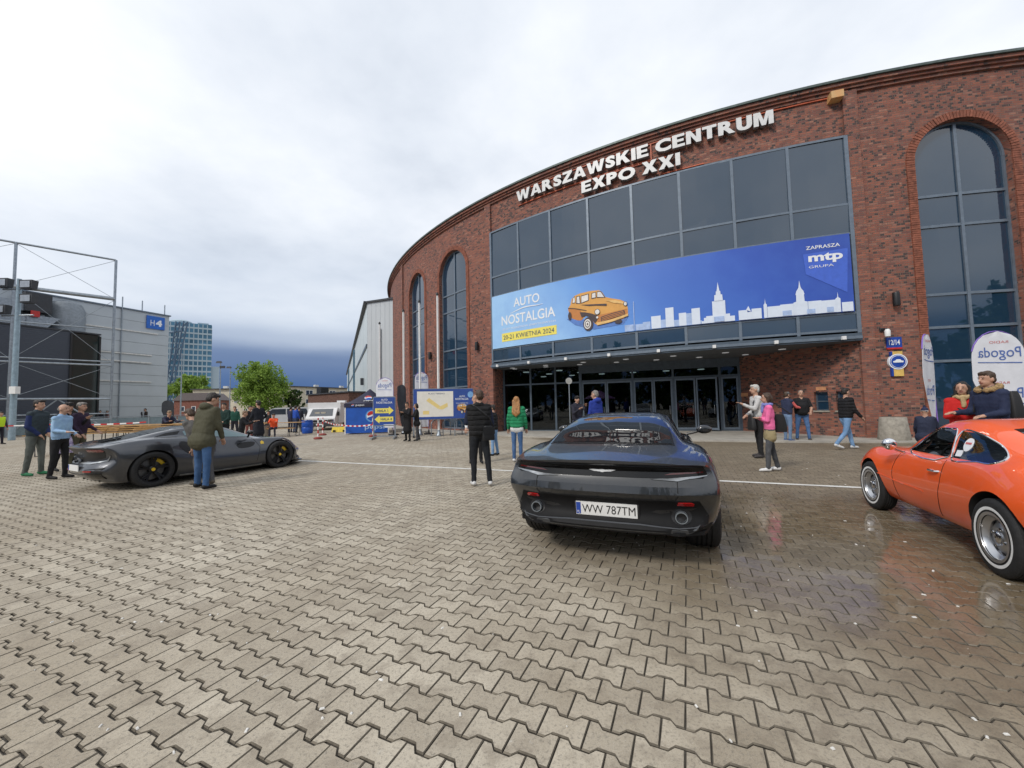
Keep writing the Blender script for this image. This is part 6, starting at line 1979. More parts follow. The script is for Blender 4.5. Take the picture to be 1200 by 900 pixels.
def wheel(car, loc, side, r, w, rim_r, style, steer=0.0, tread=True):
    """side +1: outer face towards +x"""
    o = link('wheel', tyre_mesh(r, w, rim_r, tread), car, loc)
    o.rotation_euler = (0, 0, steer)
    h = w / 2 * side
    def sub(mb, name, m_, sm=40): return mb.build(name, m_, o, sm)
    if style in ('five', 'multi'):
        mb = MB(); mb.lathe([(rim_r - .01, -h * .85), (rim_r - .03, -h * .5), (rim_r - .035, h * .6), (rim_r - .012, h * .80), (rim_r + 0.004, h * .92), (rim_r - .018, h * .90), (rim_r - .03, h * .72)], (0, 0, 0), 48, axis='x', close=False)
        sub(mb, 'rim', M['rim_dark'])
        mb = MB()
        N_ = 5 if style == 'five' else 10
        for i in range(N_):
            a0 = 2 * PI * i / N_ + 0.3
            for dv in ((-0.10, 0.10) if style == 'five' else (0.0,)):
                ring_ = []
                for rr, hw_, xx in ((0.045, 0.022, h * .62), (rim_r * .55, 0.016, h * .74), (rim_r - .012, 0.020, h * .86)):
                    a = a0 + dv * (rr / rim_r) * 1.6
                    t = (-math.sin(a), math.cos(a)); c = (math.cos(a) * rr, math.sin(a) * rr)
                    for sx_, dx in ((-1, 0), (1, 0), (1, -.03 * side), (-1, -.03 * side)):
                        ring_.append((xx + dx, c[0] + t[0] * hw_ * sx_, c[1] + t[1] * hw_ * sx_))
                mb.add(ring_, [(4 * q + j, 4 * q + (j + 1) % 4, 4 * q + 4 + (j + 1) % 4, 4 * q + 4 + j) for q in range(2) for j in range(4)])
        sub(mb, 'spokes', M['rim_dark'], 30)
        mb = MB(); mb.lathe([(0.01, h * .70), (0.05, h * .70), (0.07, h * .60), (0.075, h * .4)], (0, 0, 0), 20, axis='x', close=True); hub = sub(mb, 'hub', M['rim_dark'])
        mb = MB(); mb.lathe([(0.005, h * .715), (0.033, h * .713), (0.035, h * .69)], (0, 0, 0), 18, axis='x'); sub(mb, 'centre_cap', M['caliper'])
        mb = MB(); mb.lathe([(rim_r * .80, h * .12), (rim_r * .80, h * .02)], (0, 0, 0), 36, axis='x'); sub(mb, 'brake_disc', M['brake'])
        mb = MB()
        pts = []
        for i in range(9):
            a = R(20 + 70 * i / 8)
            pts.append((rim_r * .62 * math.cos(a), rim_r * .62 * math.sin(a)))
        for i in range(9):
            a = R(90 - 70 * i / 8)
            pts.append((rim_r * .86 * math.cos(a), rim_r * .86 * math.sin(a)))
        mb.prism(pts, h * .02, h * .34, axis='x'); sub(mb, 'caliper', M['caliper'])
    else:
        # pressed steel sports rim with whitewall ring
        mb = MB(); mb.lathe([(rim_r + .028, h * .985), (rim_r + .045, h * 1.005), (rim_r + .052, h * 1.0)], (0, 0, 0), 56, axis='x', close=False); sub(mb, 'white_band', M['white'])
        mb = MB(); mb.lathe([(rim_r - .012, -h * .8), (rim_r - .04, -h * .4), (rim_r - .045, h * .40), (rim_r - .015, h * .62), (rim_r - .005, h * .9), (rim_r + .012, h * .99), (rim_r - .012, h * .94)], (0, 0, 0), 56, axis='x', close=False); sub(mb, 'rim', M['rim_silver'])
        mb = MB(); mb.lathe([(rim_r - .042, h * .36), (rim_r * .80, h * .22), (rim_r * .70, h * .26), (rim_r * .52, h * .50), (rim_r * .34, h * .56), (rim_r * .30, h * .40), (0.01, h * .40)], (0, 0, 0), 48, axis='x', close=False); sub(mb, 'disc', M['rim_silver'])
        mb = MB()
        for i in range(8):
            a = 2 * PI * i / 8
            c = Vector((0, math.cos(a), math.sin(a))); t = Vector((0, -math.sin(a), math.cos(a)))
            q = []
            for rr, ww, xx in ((rim_r * .62, .020, h * .392), (rim_r * .76, .026, h * .262)):
                q += [c * rr + t * ww + Vector((xx, 0, 0)), c * rr - t * ww + Vector((xx, 0, 0))]
            mb.add(q, [(0, 1, 3, 2)])
        sub(mb, 'vent_slots', M['black'])
        mb = MB(); mb.lathe([(rim_r * .26, h * .40), (rim_r * .25, h * .66), (rim_r * .18, h * .76), (0.006, h * .79)], (0, 0, 0), 28, axis='x', close=False); sub(mb, 'hub_cap', M['chrome'])
        mb = MB()
        for i in range(4):
            a = 2 * PI * i / 4 + .4
            mb.lathe([(0.012, h * .52), (0.012, h * .66), (0.006, h * .68)], (0, rim_r * .40 * math.cos(a), rim_r * .40 * math.sin(a)), 8, axis='x')
        sub(mb, 'wheel_nuts', M['chrome'])
    return o

def plate(car, c, w, h, txt, bvh=None, blue=True, tilt=0.0, mirror=False):
    o = MB().box((0, 0, 0), (w, 0.012, h)).build('number_plate', M['white'], car, loc=c)
    o.rotation_euler = (tilt, 0, 0)
    if blue: MB().box((-w / 2 + 0.022, -0.0035, 0), (0.04, 0.008, h - 0.012)).build('blue_band', M['enamel'], o)
    if txt:
        v, f = fit_text(txt, -w / 2 + 0.055, w / 2 - 0.015, -h * 0.32, h * 0.32, 0, 0.0)
        mb = MB(); mb.add([(a, -0.0075, b) for a, b in v[:, :2]], f); mb.build('registration', M['black'], o)
    if blue and txt:
        v, f = fit_text('PL', -w / 2 + .012, -w / 2 + .034, -h * .38, -h * .18, 0, 0)
        mb = MB(); mb.add([(a, -0.0085, b) for a, b in v[:, :2]], f); mb.build('country_code', M['white'], o)
    return o
# ================= charcoal grand tourer seen from behind
def make_gt(loc, rz, sc):
    car = empty('parked_car', 'charcoal grand tourer seen from behind with white plate WW 787TM', 'car', loc, rz)
    car.scale = (sc, sc, sc)
    L = 4.74
    C = dict(
        zb=[(0, .325), (.2, .30), (.6, .23), (1.4, .16), (2.5, .15), (4.2, .17), (4.74, .24)],
        xs=[(0, .74), (.1, .80), (.5, .88), (.95, .90), (2.2, .86), (3.75, .90), (4.4, .80), (4.74, .55)],
        xm=[(0, .88), (.04, .91), (.2, .935), (.5, .957), (.95, .972), (1.5, .935), (2.3, .915), (3.1, .925), (3.75, .965), (4.3, .92), (4.6, .8), (4.74, .62)],
        zm=[(0, .60), (.5, .58), (2.4, .52), (3.75, .55), (4.74, .45)],
        xh=[(0, .845), (.05, .855), (.2, .865), (.6, .878), (.95, .875), (1.5, .83), (2.3, .82), (3.1, .84), (3.75, .86), (4.3, .78), (4.74, .5)],
        zh=[(0, .862), (.2, .887), (.6, .925), (.95, .935), (1.5, .905), (2.3, .90), (3.1, .88), (3.75, .83), (4.3, .70), (4.74, .53)],
        xg=[(0, .62), (.3, .68), (.6, .70), (.95, .71), (1.5, .70), (2.3, .70), (3.0, .71), (3.4, .70), (4.3, .6), (4.74, .35)],
        zg=[(0, .897), (.2, .925), (.6, .965), (.95, 1.0), (1.5, .99), (2.3, .965), (3.0, .94), (3.4, .91), (4.3, .75), (4.74, .56)],
        xr=[(0, .34), (.3, .48), (.6, .55), (.95, .565), (1.5, .55), (2.0, .54), (2.5, .56), (3.0, .58), (3.4, .45), (4.3, .36), (4.74, .2)],
        zr=[(0, .915), (.3, .955), (.6, 1.02), (.95, 1.115), (1.5, 1.20), (2.0, 1.235), (2.5, 1.20), (3.0, 1.05), (3.4, .935), (4.3, .79), (4.74, .575)],
        zt=[(0, .925), (.15, .945), (.35, .975), (.6, 1.045), (.95, 1.15), (1.5, 1.25), (2.0, 1.285), (2.5, 1.255), (3.0, 1.11), (3.35, .965), (3.8, .90), (4.3, .81), (4.6, .69), (4.74, .59)])
    rear = [(.1, .14), (.31, .06), (.345, .02), (.37, .02), (.41, .07), (.48, .10), (.56, .075), (.605, .03), (.635, .0), (.66, .0), (.75, .035), (.768, .06), (.78, .085), (.865, .085), (.882, .02), (.90, 0), (1.3, 0)]
    front = [(.1, .15), (.3, .02), (.5, .0), (.6, .06), (1.3, .1)]
    K = Car(L, C, rear, front, (0.15, 0.45), 80, 5)
    me = K.body()
    bvh = BVHTree.FromPolygons([v.co.copy() for v in me.vertices], [tuple(p.vertices) for p in me.polygons])
    cuts = []
    for y, r in ((.95, .385), (3.755, .385)):
        for s_ in (-1, 1): cuts.append(arch_cut(s_ * 0.52, s_ * 1.2, y, .345, r))
    body = boolean(me, cuts, [M['paint_black'], M['arch_black']])
    smooth_by(body, 30)
    link('body', body, car)
    P = lambda poly, view, name, m_, **kw: patch(bvh, poly, view, name, m_, car, **kw)
    # rear window with its black border
    P([(-.40, .50), (.40, .50), (.60, .56), (.565, 1.0), (.47, 1.50), (.30, 1.56), (-.30, 1.56), (-.47, 1.50), (-.565, 1.0), (-.60, .56)], 'top', 'window_border', M['gloss_black'], eps=.003, res=.06)
    P([(-.38, .53), (.38, .53), (.575, .58), (.54, 1.0), (.45, 1.47), (.29, 1.53), (-.29, 1.53), (-.45, 1.47), (-.54, 1.0), (-.575, .58)], 'top', 'rear_window', M['car_glass'], eps=.006, res=.06)
    # light band and lamps
    P([(-.80, .775), (.80, .775), (.83, .81), (.80, .868), (.55, .874), (-.55, .874), (-.80, .868), (-.83, .81)], 'rear', 'light_band', M['gloss_black'], eps=.004, res=.05)
    for s_ in (-1, 1):
        P([(s_ * .40, .763), (s_ * .83, .800), (s_ * .85, .815), (s_ * .82, .792), (s_ * .60, .752)], 'rear', 'lamp_blade', M['steel'], eps=.009, res=.03)
        P([(s_ * .50, .800), (s_ * .80, .818), (s_ * .80, .832), (s_ * .55, .815)], 'rear', 'tail_lamp', mat('smoked_red_lamp', (0.10, 0.008, 0.008), 0.1, coat=1.0), eps=.008, res=.03)
        P([(s_ * .59, .562), (s_ * .715, .556), (s_ * .72, .575), (s_ * .70, .588), (s_ * .60, .588)], 'rear', 'reflector', M['lamp_red'], eps=.010, res=.03)
        # air slots beside the plate and exhausts
        P([(s_ * .33, .50), (s_ * .74, .535), (s_ * .70, .515), (s_ * .46, .478)], 'rear', 'bumper_slot', M['satin_black'], eps=.006, res=.03)
        mb = MB(); mb.lathe([(.038, .05), (.040, -.035), (.045, -.04), (.048, -.03), (.048, .06), (.040, .06)], (s_ * .62, .150, .462), 24, axis='y', close=False); mb.build('exhaust', M['galv'], car, 40)
        mb = MB(); mb.lathe([(.045, .02), (.001, .018)], (s_ * .62, .150, .462), 20, axis='y', close=False); mb.build('exhaust_bore', M['black'], car)
        strip(bvh, [(s_ * .585, .90), (s_ * .60, .78), (s_ * .60, .64), (s_ * .575, .60)], .006, 'rear', 'boot_seam', M['seam'], car)
    strip(bvh, [(-.575, .603), (0, .597), (.575, .603)], .006, 'rear', 'boot_seam', M['seam'], car)
    # lower valance and diffuser, satin black
    P([(-.83, .47), (-.76, .60), (-.55, .592), (-.33, .597), (.33, .597), (.55, .592), (.76, .60), (.83, .47), (.82, .40), (.60, .385), (.30, .40), (-.30, .40), (-.60, .385), (-.82, .40)], 'rear', 'rear_valance', M['valance'], eps=.004, res=.045)
    mb = MB(); mb.prism([(-.84, .30), (-.79, .16), (-.60, .05), (-.36, .075), (-.26, .03), (.26, .03), (.36, .075), (.60, .05), (.79, .16), (.84, .30), (.80, .45), (-.80, .45)], .325, .352, axis='z'); mb.build('diffuser', M['valance'], car)
    P([(-.86, .395), (-.6, .375), (-.3, .388), (.3, .388), (.6, .375), (.86, .395), (.84, .34), (.4, .33), (-.4, .33), (-.84, .34)], 'rear', 'rear_skirt', M['valance'], eps=.006, res=.045)
    for s_ in (-1, 1): P([(s_ * .62 + .078 * math.cos(2 * PI * i / 20), .462 + .066 * math.sin(2 * PI * i / 20)) for i in range(20)], 'rear', 'exhaust_surround', M['black'], eps=.008, res=.04)
    # winged badge
    wing = [(0, .806), (.03, .812), (.10, .815), (.155, .832), (.10, .835), (.04, .832), (0, .836), (-.04, .832), (-.10, .835), (-.155, .832), (-.10, .815), (-.03, .812)]
    P([(a * 0.75, b) for a, b in wing], 'rear', 'badge', mat('silver_badge', (.7, .71, .72), .4, .3), eps=.014, res=.03, smooth=False)
    h = bvh.ray_cast(Vector((0, -2, .49)), Vector((0, 1, 0)))[0]
    plate(car, (0.02, h.y - 0.022, .49), .52, .115, 'WW 787TM', tilt=R(6))
    mb = MB(); mb.box((0.02, h.y - 0.008, .49), (.55, .02, .15)); mb.build('plate_frame', M['black'], car)
    # sides
    win = [(1.25, 1.0), (1.6, .985), (2.4, .955), (3.05, .945), (2.75, 1.06), (2.35, 1.18), (1.9, 1.205), (1.5, 1.16)]
    for v_ in ('left', 'right'):
        P(win, v_, 'side_window', M['car_glass'], eps=.004, res=.06)
        strip(bvh, [(1.05, 1.02), (1.4, 1.155), (1.9, 1.222), (2.4, 1.195), (2.8, 1.075), (3.15, .96)], .03, v_, 'roof_strake', M['gloss_black'], car, eps=.006)
        strip(bvh, [(1.85, .95), (1.80, .7), (1.85, .32)], .007, v_, 'door_seam', M['seam'], car)
        strip(bvh, [(3.1, .93), (3.14, .6), (3.1, .32)], .007, v_, 'door_seam', M['seam'], car)
    P([(-.58, 2.45), (.58, 2.45), (.66, 3.05), (.5, 3.28), (-.5, 3.28), (-.66, 3.05)], 'top', 'windscreen', M['car_glass'], eps=.004, res=.08)
    for s_ in (-1, 1):
        mb = MB(); mb.ball((s_ * 1.03, 2.86, 1.00), (.105, .055, .062), 16, 10); mo = mb.build('mirror', M['paint_black'], car, True)
        mb = MB(); mb.tube([(s_ * .80, 2.90, .93), (s_ * .90, 2.89, .955), (s_ * .98, 2.87, .985)], .018, 8); mb.build('arm', M['satin_black'], mo, True)
        mb = MB(); mb.ball((s_ * 1.03, 2.812, 1.0), (.085, .014, .047), 14, 8); mb.build('glass', M['car_glass'], mo, True)
    for y, w in ((.95, .295), (3.755, .255)):
        for s_ in (-1, 1): wheel(car, (s_ * (.965 - w / 2), y, .345), s_, .35, w, .265, 'multi')
    # antenna fin
    return car
ax = Vector((1.13, 4.33)); fw = Vector((.373, .928))
make_gt((ax.x - fw.x * .95 * 1.03, ax.y - fw.y * .95 * 1.03, 0), -math.atan2(.373, .928), 1.03)

# ================= low grey mid-engined car on the left
def make_mid(loc, rz, sc):
    car = empty('parked_car', 'low satin grey mid engined sports car with black wheels and yellow calipers', 'car', loc, rz)
    car.scale = (sc, sc, sc)
    L = 4.56
    C = dict(
        zb=[(0, .26), (.2, .18), (.7, .13), (2.5, .11), (4.0, .11), (4.56, .14)],
        xs=[(0, .66), (.2, .80), (.6, .86), (1.0, .90), (2.2, .88), (3.6, .90), (4.2, .86), (4.56, .66)],
        xm=[(0, .84), (.06, .875), (.25, .92), (.6, .955), (1.0, .975), (1.6, .95), (2.2, .915), (2.9, .915), (3.6, .96), (4.1, .90), (4.4, .8), (4.56, .64)],
        zm=[(0, .66), (.6, .62), (1.0, .62), (2.0, .50), (3.6, .50), (4.56, .34)],
        xh=[(0, .79), (.06, .81), (.25, .845), (.6, .87), (1.0, .87), (1.6, .83), (2.2, .79), (2.9, .80), (3.6, .83), (4.1, .72), (4.4, .58), (4.56, .42)],
        zh=[(0, .845), (.25, .875), (.6, .925), (1.0, .955), (1.6, .92), (2.2, .83), (2.9, .78), (3.3, .79), (3.6, .79), (4.1, .64), (4.4, .50), (4.56, .40)],
        xg=[(0, .60), (.3, .64), (.8, .66), (1.4, .66), (2.0, .70), (2.6, .74), (3.2, .68), (3.6, .62), (4.1, .52), (4.56, .3)],
        zg=[(0, .862), (.3, .905), (.8, .97), (1.4, 1.00), (2.0, .93), (2.6, .86), (3.2, .815), (3.6, .77), (4.1, .66), (4.56, .42)],
        xr=[(0, .35), (.3, .42), (.8, .50), (1.4, .53), (1.8, .53), (2.3, .55), (2.8, .56), (3.2, .46), (3.6, .36), (4.1, .3), (4.56, .15)],
        zr=[(0, .868), (.3, .915), (.8, 1.0), (1.3, 1.10), (1.75, 1.155), (2.1, 1.155), (2.4, 1.11), (2.8, .98), (3.2, .84), (3.6, .775), (4.1, .675), (4.56, .43)],
        zt=[(0, .872), (.3, .918), (.8, .985), (1.2, 1.06), (1.6, 1.155), (1.9, 1.187), (2.15, 1.18), (2.45, 1.125), (2.8, 1.0), (3.2, .855), (3.6, .785), (4.1, .685), (4.4, .56), (4.56, .44)])
    rear = [(.1, .40), (.26, .30), (.34, .17), (.42, .12), (.50, .15), (.58, .22), (.66, .23), (.76, .19), (.83, .14), (.865, .12), (1.3, .12)]
    front = [(.1, .0), (.16, .0), (.25, .10), (.4, .02), (.6, .1), (1.3, .2)]
    K = Car(L, C, rear, front, (0.26, 0.55), 80, 5)
    me = K.body()
    bvh = BVHTree.FromPolygons([v.co.copy() for v in me.vertices], [tuple(p.vertices) for p in me.polygons])
    cuts = []
    for y, r in ((1.0, .40), (3.6, .385)):
        for s_ in (-1, 1): cuts.append(arch_cut(s_ * 0.52, s_ * 1.2, y, .35, r))
    body = boolean(me, cuts, [M['paint_grey'], M['arch_black']])
    smooth_by(body, 30)
    link('body', body, car)
    P = lambda poly, view, name, m_, **kw: patch(bvh, poly, view, name, m_, car, **kw)
    # tail: dark recessed panel, thin lamps, silver lip, plate, reflector, diffuser
    P([(-.76, .80), (-.70, .66), (-.45, .60), (.45, .60), (.70, .66), (.76, .80), (.70, .845), (-.70, .845)], 'rear', 'tail_panel', M['satin_black'], eps=.004, res=.05)
    for s_ in (-1, 1):
        P([(s_ * .42, .79), (s_ * .73, .785), (s_ * .755, .80), (s_ * .72, .83), (s_ * .44, .83)], 'rear', 'tail_lamp', mat('dim_red_lamp', (0.20, 0.03, 0.03), 0.12, coat=1.0), eps=.012, res=.04)
        P([(s_ * .36, .405), (s_ * .58, .41), (s_ * .58, .43), (s_ * .38, .43)], 'rear', 'reflector', M['lamp_red'], eps=.012, res=.04)
        P([(s_ * .40, .37), (s_ * .78, .40), (s_ * .80, .49), (s_ * .62, .47), (s_ * .42, .45)], 'rear', 'outlet', M['satin_black'], eps=.005, res=.05)
    P([(-.80, .72), (-.74, .62), (-.45, .575), (.45, .575), (.74, .62), (.80, .72), (.76, .595), (.45, .545), (-.45, .545), (-.76, .595)], 'rear', 'tail_lip', M['steel'], eps=.010, res=.04)
    P([(-.74, .38), (-.4, .36), (.4, .36), (.74, .38), (.66, .26), (-.66, .26)], 'rear', 'diffuser', M['gloss_black'], eps=.012, res=.05)
    mb = MB(); mb.lathe([(.06, -.02), (.085, -.04), (.09, 0), (.085, .1)], (0, .24, .655), 24, axis='y', close=False); mb.build('exhaust', M['chrome'], car, 40)
    P([(-.012, .70), (.012, .70), (.02, .755), (0, .775), (-.02, .755)], 'rear', 'badge', M['chrome'], eps=.012, res=.03)
    h = bvh.ray_cast(Vector((0, -2, .47)), Vector((0, 1, 0)))[0]
    plate(car, (0, h.y - 0.02, .475), .50, .115, '')
    for i in range(5):
        mb = MB(); mb.box((-.4 + .2 * i, .47, .235), (.014, .22, .10)); mb.build('diffuser_fin', M['gloss_black'], car)
    # engine cover glass, black roof, screen
    P([(-.28, .42), (.28, .42), (.40, 1.0), (.44, 1.42), (-.44, 1.42), (-.40, 1.0)], 'top', 'engine_cover', M['car_glass'], eps=.004, res=.06)
    P([(-.46, 1.50), (.46, 1.50), (.50, 2.15), (-.50, 2.15)], 'top', 'roof_panel', M['gloss_black'], eps=.004, res=.06)
    P([(-.50, 2.24), (.50, 2.24), (.56, 2.85), (.46, 3.18), (-.46, 3.18), (-.56, 2.85)], 'top', 'windscreen', M['car_glass'], eps=.004, res=.07)
    win = [(1.62, 1.0), (1.85, .965), (2.4, .905), (2.95, .865), (2.72, .97), (2.38, 1.085), (2.05, 1.135), (1.72, 1.13), (1.6, 1.08)]
    for v_ in ('left', 'right'):
        P(win, v_, 'side_window', glass_dark('side_glass_sky_tint', (0.12, 0.20, 0.22), 1.8, 0.02), eps=.004, res=.06)  # teal sky reflection painted into the base colour of the glass
        P([(1.10, 1.0), (1.5, 1.03), (1.56, 1.10), (1.3, 1.065)], v_, 'quarter_panel', M['gloss_black'], eps=.004, res=.05)
        P([(1.52, .66), (1.62, .60), (1.62, .82), (1.46, .88), (1.42, .80)], v_, 'side_intake', M['satin_black'], eps=.004, res=.05, rnd=5)
        P([(2.62, .62), (2.95, .64), (3.0, .72), (2.7, .735), (2.58, .69)], v_, 'door_scallop', M['gloss_black'], eps=.003, res=.05, rnd=5)
        strip(bvh, [(1.72, .95), (1.68, .6), (1.80, .25)], .008, v_, 'door_seam', M['seam'], car)
        strip(bvh, [(2.98, .82), (3.10, .6), (3.02, .25)], .008, v_, 'door_seam', M['seam'], car)
        strip(bvh, [(1.45, .175), (2.3, .155), (3.15, .165)], .028, v_, 'sill_blade', M['steel'], car, eps=.016)
        P([(3.13, .66), (3.20, .665), (3.205, .715), (3.165, .745), (3.125, .715)], v_, 'badge', M['caliper'], eps=.007, res=.03)
    P([(-.85, .22), (-.5, .30), (.5, .30), (.85, .22), (.7, .13), (-.7, .13)], 'front', 'front_intake', M['satin_black'], eps=.006, res=.06)
    mb = MB(); mb.prism([(-.80, 4.15), (-.62, 4.42), (-.3, 4.55), (.3, 4.55), (.62, 4.42), (.80, 4.15), (.86, 3.98), (.5, 3.95), (-.5, 3.95), (-.86, 3.98)], .09, .115, axis='z'); mb.build('splitter', M['gloss_black'], car)
    for s_ in (-1, 1):
        P([(s_ * .50, 4.10), (s_ * .66, 3.98), (s_ * .70, 4.02), (s_ * .56, 4.20)], 'top', 'headlight', M['gloss_black'], eps=.005, res=.05)
        mb = MB(); mb.ball((s_ * 1.0, 2.80, .985), (.12, .06, .05), 16, 10); mo = mb.build('mirror', M['gloss_black'], car, True)
        mb = MB(); mb.tube([(s_ * .80, 2.86, .86), (s_ * .88, 2.84, .92), (s_ * .95, 2.82, .965)], .022, 8); mb.build('arm', M['gloss_black'], mo, True)
        for y, w, r in ((1.0, .305, .36), (3.6, .25, .35)):
            wheel(car, (s_ * (.965 - w / 2), y, r), s_, r, w, .262, 'five')
    return car
fw = Vector((.455, .890)); rt = Vector((fw.y, -fw.x))
axc = Vector((-7.22, 7.72)) - rt * 0.80
make_mid((axc.x - fw.x * 1.0 * .97, axc.y - fw.y * 1.0 * .97, 0), -math.atan2(fw.x, fw.y), .97)

# ================= orange classic coupe on the right, with an open cabin behind its glass
def make_classic(loc, rz, sc):
    car = empty('parked_car', 'bright orange red classic coupe with chrome trim and whitewall tyres at the right edge', 'car', loc, rz)
    car.scale = sc
    L = 4.11
    C = dict(
        zb=[(0, .34), (.2, .26), (.7, .20), (2.2, .18), (3.4, .20), (4.0, .28), (4.11, .36)],
        xs=[(0, .60), (.3, .66), (.78, .70), (2.0, .67), (3.2, .70), (3.8, .62), (4.11, .44)],
        xm=[(0, .68), (.08, .71), (.35, .755), (.78, .785), (1.4, .755), (2.1, .735), (2.7, .755), (3.2, .79), (3.7, .73), (4.0, .61), (4.11, .48)],
        zm=[(0, .58), (.78, .58), (2.0, .50), (3.2, .55), (4.11, .50)],
        xh=[(0, .62), (.08, .645), (.35, .67), (.78, .695), (1.4, .685), (2.1, .672), (2.7, .67), (3.2, .675), (3.7, .60), (4.0, .46), (4.11, .34)],
        zh=[(0, .72), (.3, .80), (.78, .845), (1.3, .82), (2.0, .775), (2.6, .775), (3.2, .79), (3.7, .70), (4.0, .58), (4.11, .52)],
        xg=[(0, .48), (.3, .56), (.78, .615), (1.3, .63), (2.0, .628), (2.6, .60), (3.2, .52), (3.7, .44), (4.11, .22)],
        zg=[(0, .745), (.3, .845), (.78, .905), (1.3, .875), (2.0, .835), (2.6, .825), (3.2, .80), (3.7, .715), (4.11, .53)],
        xr=[(0, .30), (.3, .36), (.78, .43), (1.3, .475), (1.8, .48), (2.2, .48), (2.5, .50), (2.75, .42), (3.2, .33), (3.7, .28), (4.11, .1)],
        zr=[(0, .755), (.3, .875), (.78, 1.01), (1.3, 1.125), (1.7, 1.165), (2.0, 1.15), (2.25, 1.07), (2.5, .96), (2.75, .86), (3.2, .81), (3.7, .725), (4.11, .535)],
        zt=[(0, .76), (.3, .885), (.78, 1.04), (1.3, 1.175), (1.7, 1.222), (2.0, 1.212), (2.25, 1.13), (2.5, 1.0), (2.75, .885), (3.2, .83), (3.7, .735), (4.0, .62), (4.11, .54)])
    rear = [(.1, .2), (.4, .04), (.6, .0), (.75, .02), (1.3, .1)]
    front = [(.1, .2), (.35, .05), (.5, .0), (.6, .03), (1.3, .15)]
    K = Car(L, C, rear, front, (0.10, 0.40), 84, 5)
    me = K.body()
    bvh = BVHTree.FromPolygons([v.co.copy() for v in me.vertices], [tuple(p.vertices) for p in me.polygons])
    cuts = []
    for y, r in ((.78, .355), (3.21, .345)):
        for s_ in (-1, 1): cuts.append(arch_cut(s_ * 0.40, s_ * 1.0, y, .31, r))
    # cabin hollow
    vs, fs = [], []
    ys = np.linspace(.55, 2.78, 26)
    for y in ys:
        q = K.section(y)
        sel = []
        for t in np.linspace(0, 1, 14):
            z = .42 + (float(K.c['zt'](y)) - .035 - .42) * t
            x = max(0.02, float(np.interp(z, q[:, 1], q[:, 0])) - .035) if z < q[-1, 1] else .02
            x = min(x, .66)
            sel.append((x, z))
        rg = sel + [(-a, b) for a, b in sel[::-1]]
        vs += [(a, y, b) for a, b in rg]
    n = 28
    for i in range(len(ys) - 1):
        for j in range(n): fs.append((i * n + j, (i + 1) * n + j, (i + 1) * n + (j + 1) % n, i * n + (j + 1) % n))
    fs.append(tuple(range(n))); fs.append(tuple((len(ys) - 1) * n + j for j in range(n - 1, -1, -1)))
    cav = MB().add(vs, fs).mesh('cut', M['black'])
    cuts.append(cav)
    door_win = [(1.66, .845), (2.50, .835), (2.40, .90), (2.20, 1.035), (2.03, 1.105), (1.86, 1.115), (1.70, 1.105)]
    quart = [(1.60, .85), (1.62, 1.10), (1.42, 1.10), (1.20, 1.055), (1.00, .99), (.88, .915), (.92, .875), (1.15, .86)]
    for poly in (door_win, quart):
        for s_ in (-1, 1):
            cuts.append(MB().prism(poly, s_ * .30, s_ * 1.0, axis='x').mesh('cut', M['black']))
    screen = [(-.46, 2.16), (.46, 2.16), (.50, 2.4), (.46, 2.70), (-.46, 2.70), (-.50, 2.4)]
    cuts.append(MB().prism(screen, .80, 1.6, axis='z').mesh('cut', M['black']))
    body = boolean(me, cuts, [M['paint_orange'], M['arch_black']])
    smooth_by(body, 28)
    link('body', body, car)
    P = lambda poly, view, name, m_, **kw: patch(bvh, poly, view, name, m_, car, **kw)
    M['classic_glass'] = glass_clear('classic_side_glass', (0.66, 0.72, 0.74), 1.55)
    for v_ in ('left', 'right'):
        P(door_win, v_, 'door_window', M['classic_glass'], eps=.0, res=.06, thick=.004)
        P(quart, v_, 'quarter_window', M['classic_glass'], eps=.0, res=.06, thick=.004)
        for poly, nm in ((door_win, 'window_trim'), (quart, 'window_trim')):
            q = poly if nm != 'x' else poly
            outline_tube(bvh, q, v_, .0075, nm, M['chrome'], car)
        strip(bvh, [(1.62, .82), (1.60, .6), (1.66, .40), (1.72, .26)], .0045, v_, 'door_seam', M['seam'], car)
        strip(bvh, [(2.58, .81), (2.62, .6), (2.58, .28)], .0045, v_, 'door_seam', M['seam'], car)
        strip(bvh, [(1.95, .455), (2.5, .465), (2.95, .50)], .008, v_, 'crease', M['paint_orange'], car, eps=.006)
    P(screen, 'top', 'windscreen', M['classic_glass'], eps=.002, res=.08, thick=.004)
    P([(-.34, .42), (.34, .42), (.40, .9), (.38, 1.22), (-.38, 1.22), (-.40, .9)], 'top', 'rear_window', M['car_glass'], eps=.004, res=.08)
    P([(-.10, .45), (.10, .45), (.12, .55), (-.12, .55)], 'rear', 'plate_recess', M['satin_black'], eps=.004)
    for s_ in (-1, 1):
        for q in (.34, .50):
            mb = MB(); mb.lathe([(.062, -.01), (.055, -.03), (.02, -.035)], (s_ * q, .02, .60), 20, axis='y'); mb.build('tail_lamp', M['lamp_red'], car, 40)
        h = bvh.ray_cast(Vector((s_ * 3, 1.74, .70)), Vector((-s_, 0, 0)))[0]
        mb = MB(); mb.tube([(h.x - s_ * .005, 1.66, .70), (h.x + s_ * .028, 1.68, .70), (h.x + s_ * .028, 1.80, .70), (h.x - s_ * .005, 1.82, .70)], .011, 8); mb.build('door_handle', M['chrome'], car, True)
        # mirror: round chrome shell on a short stalk
        mb = MB(); mb.ball((s_ * .80, 2.46, .90), (.065, .045, .068), 18, 12); mo = mb.build('mirror', M['chrome'], car, True)
        mb = MB(); mb.tube([(s_ * .665, 2.48, .80), (s_ * .74, 2.47, .83), (s_ * .79, 2.46, .87)], .012, 8); mb.build('stalk', M['chrome'], mo, True)
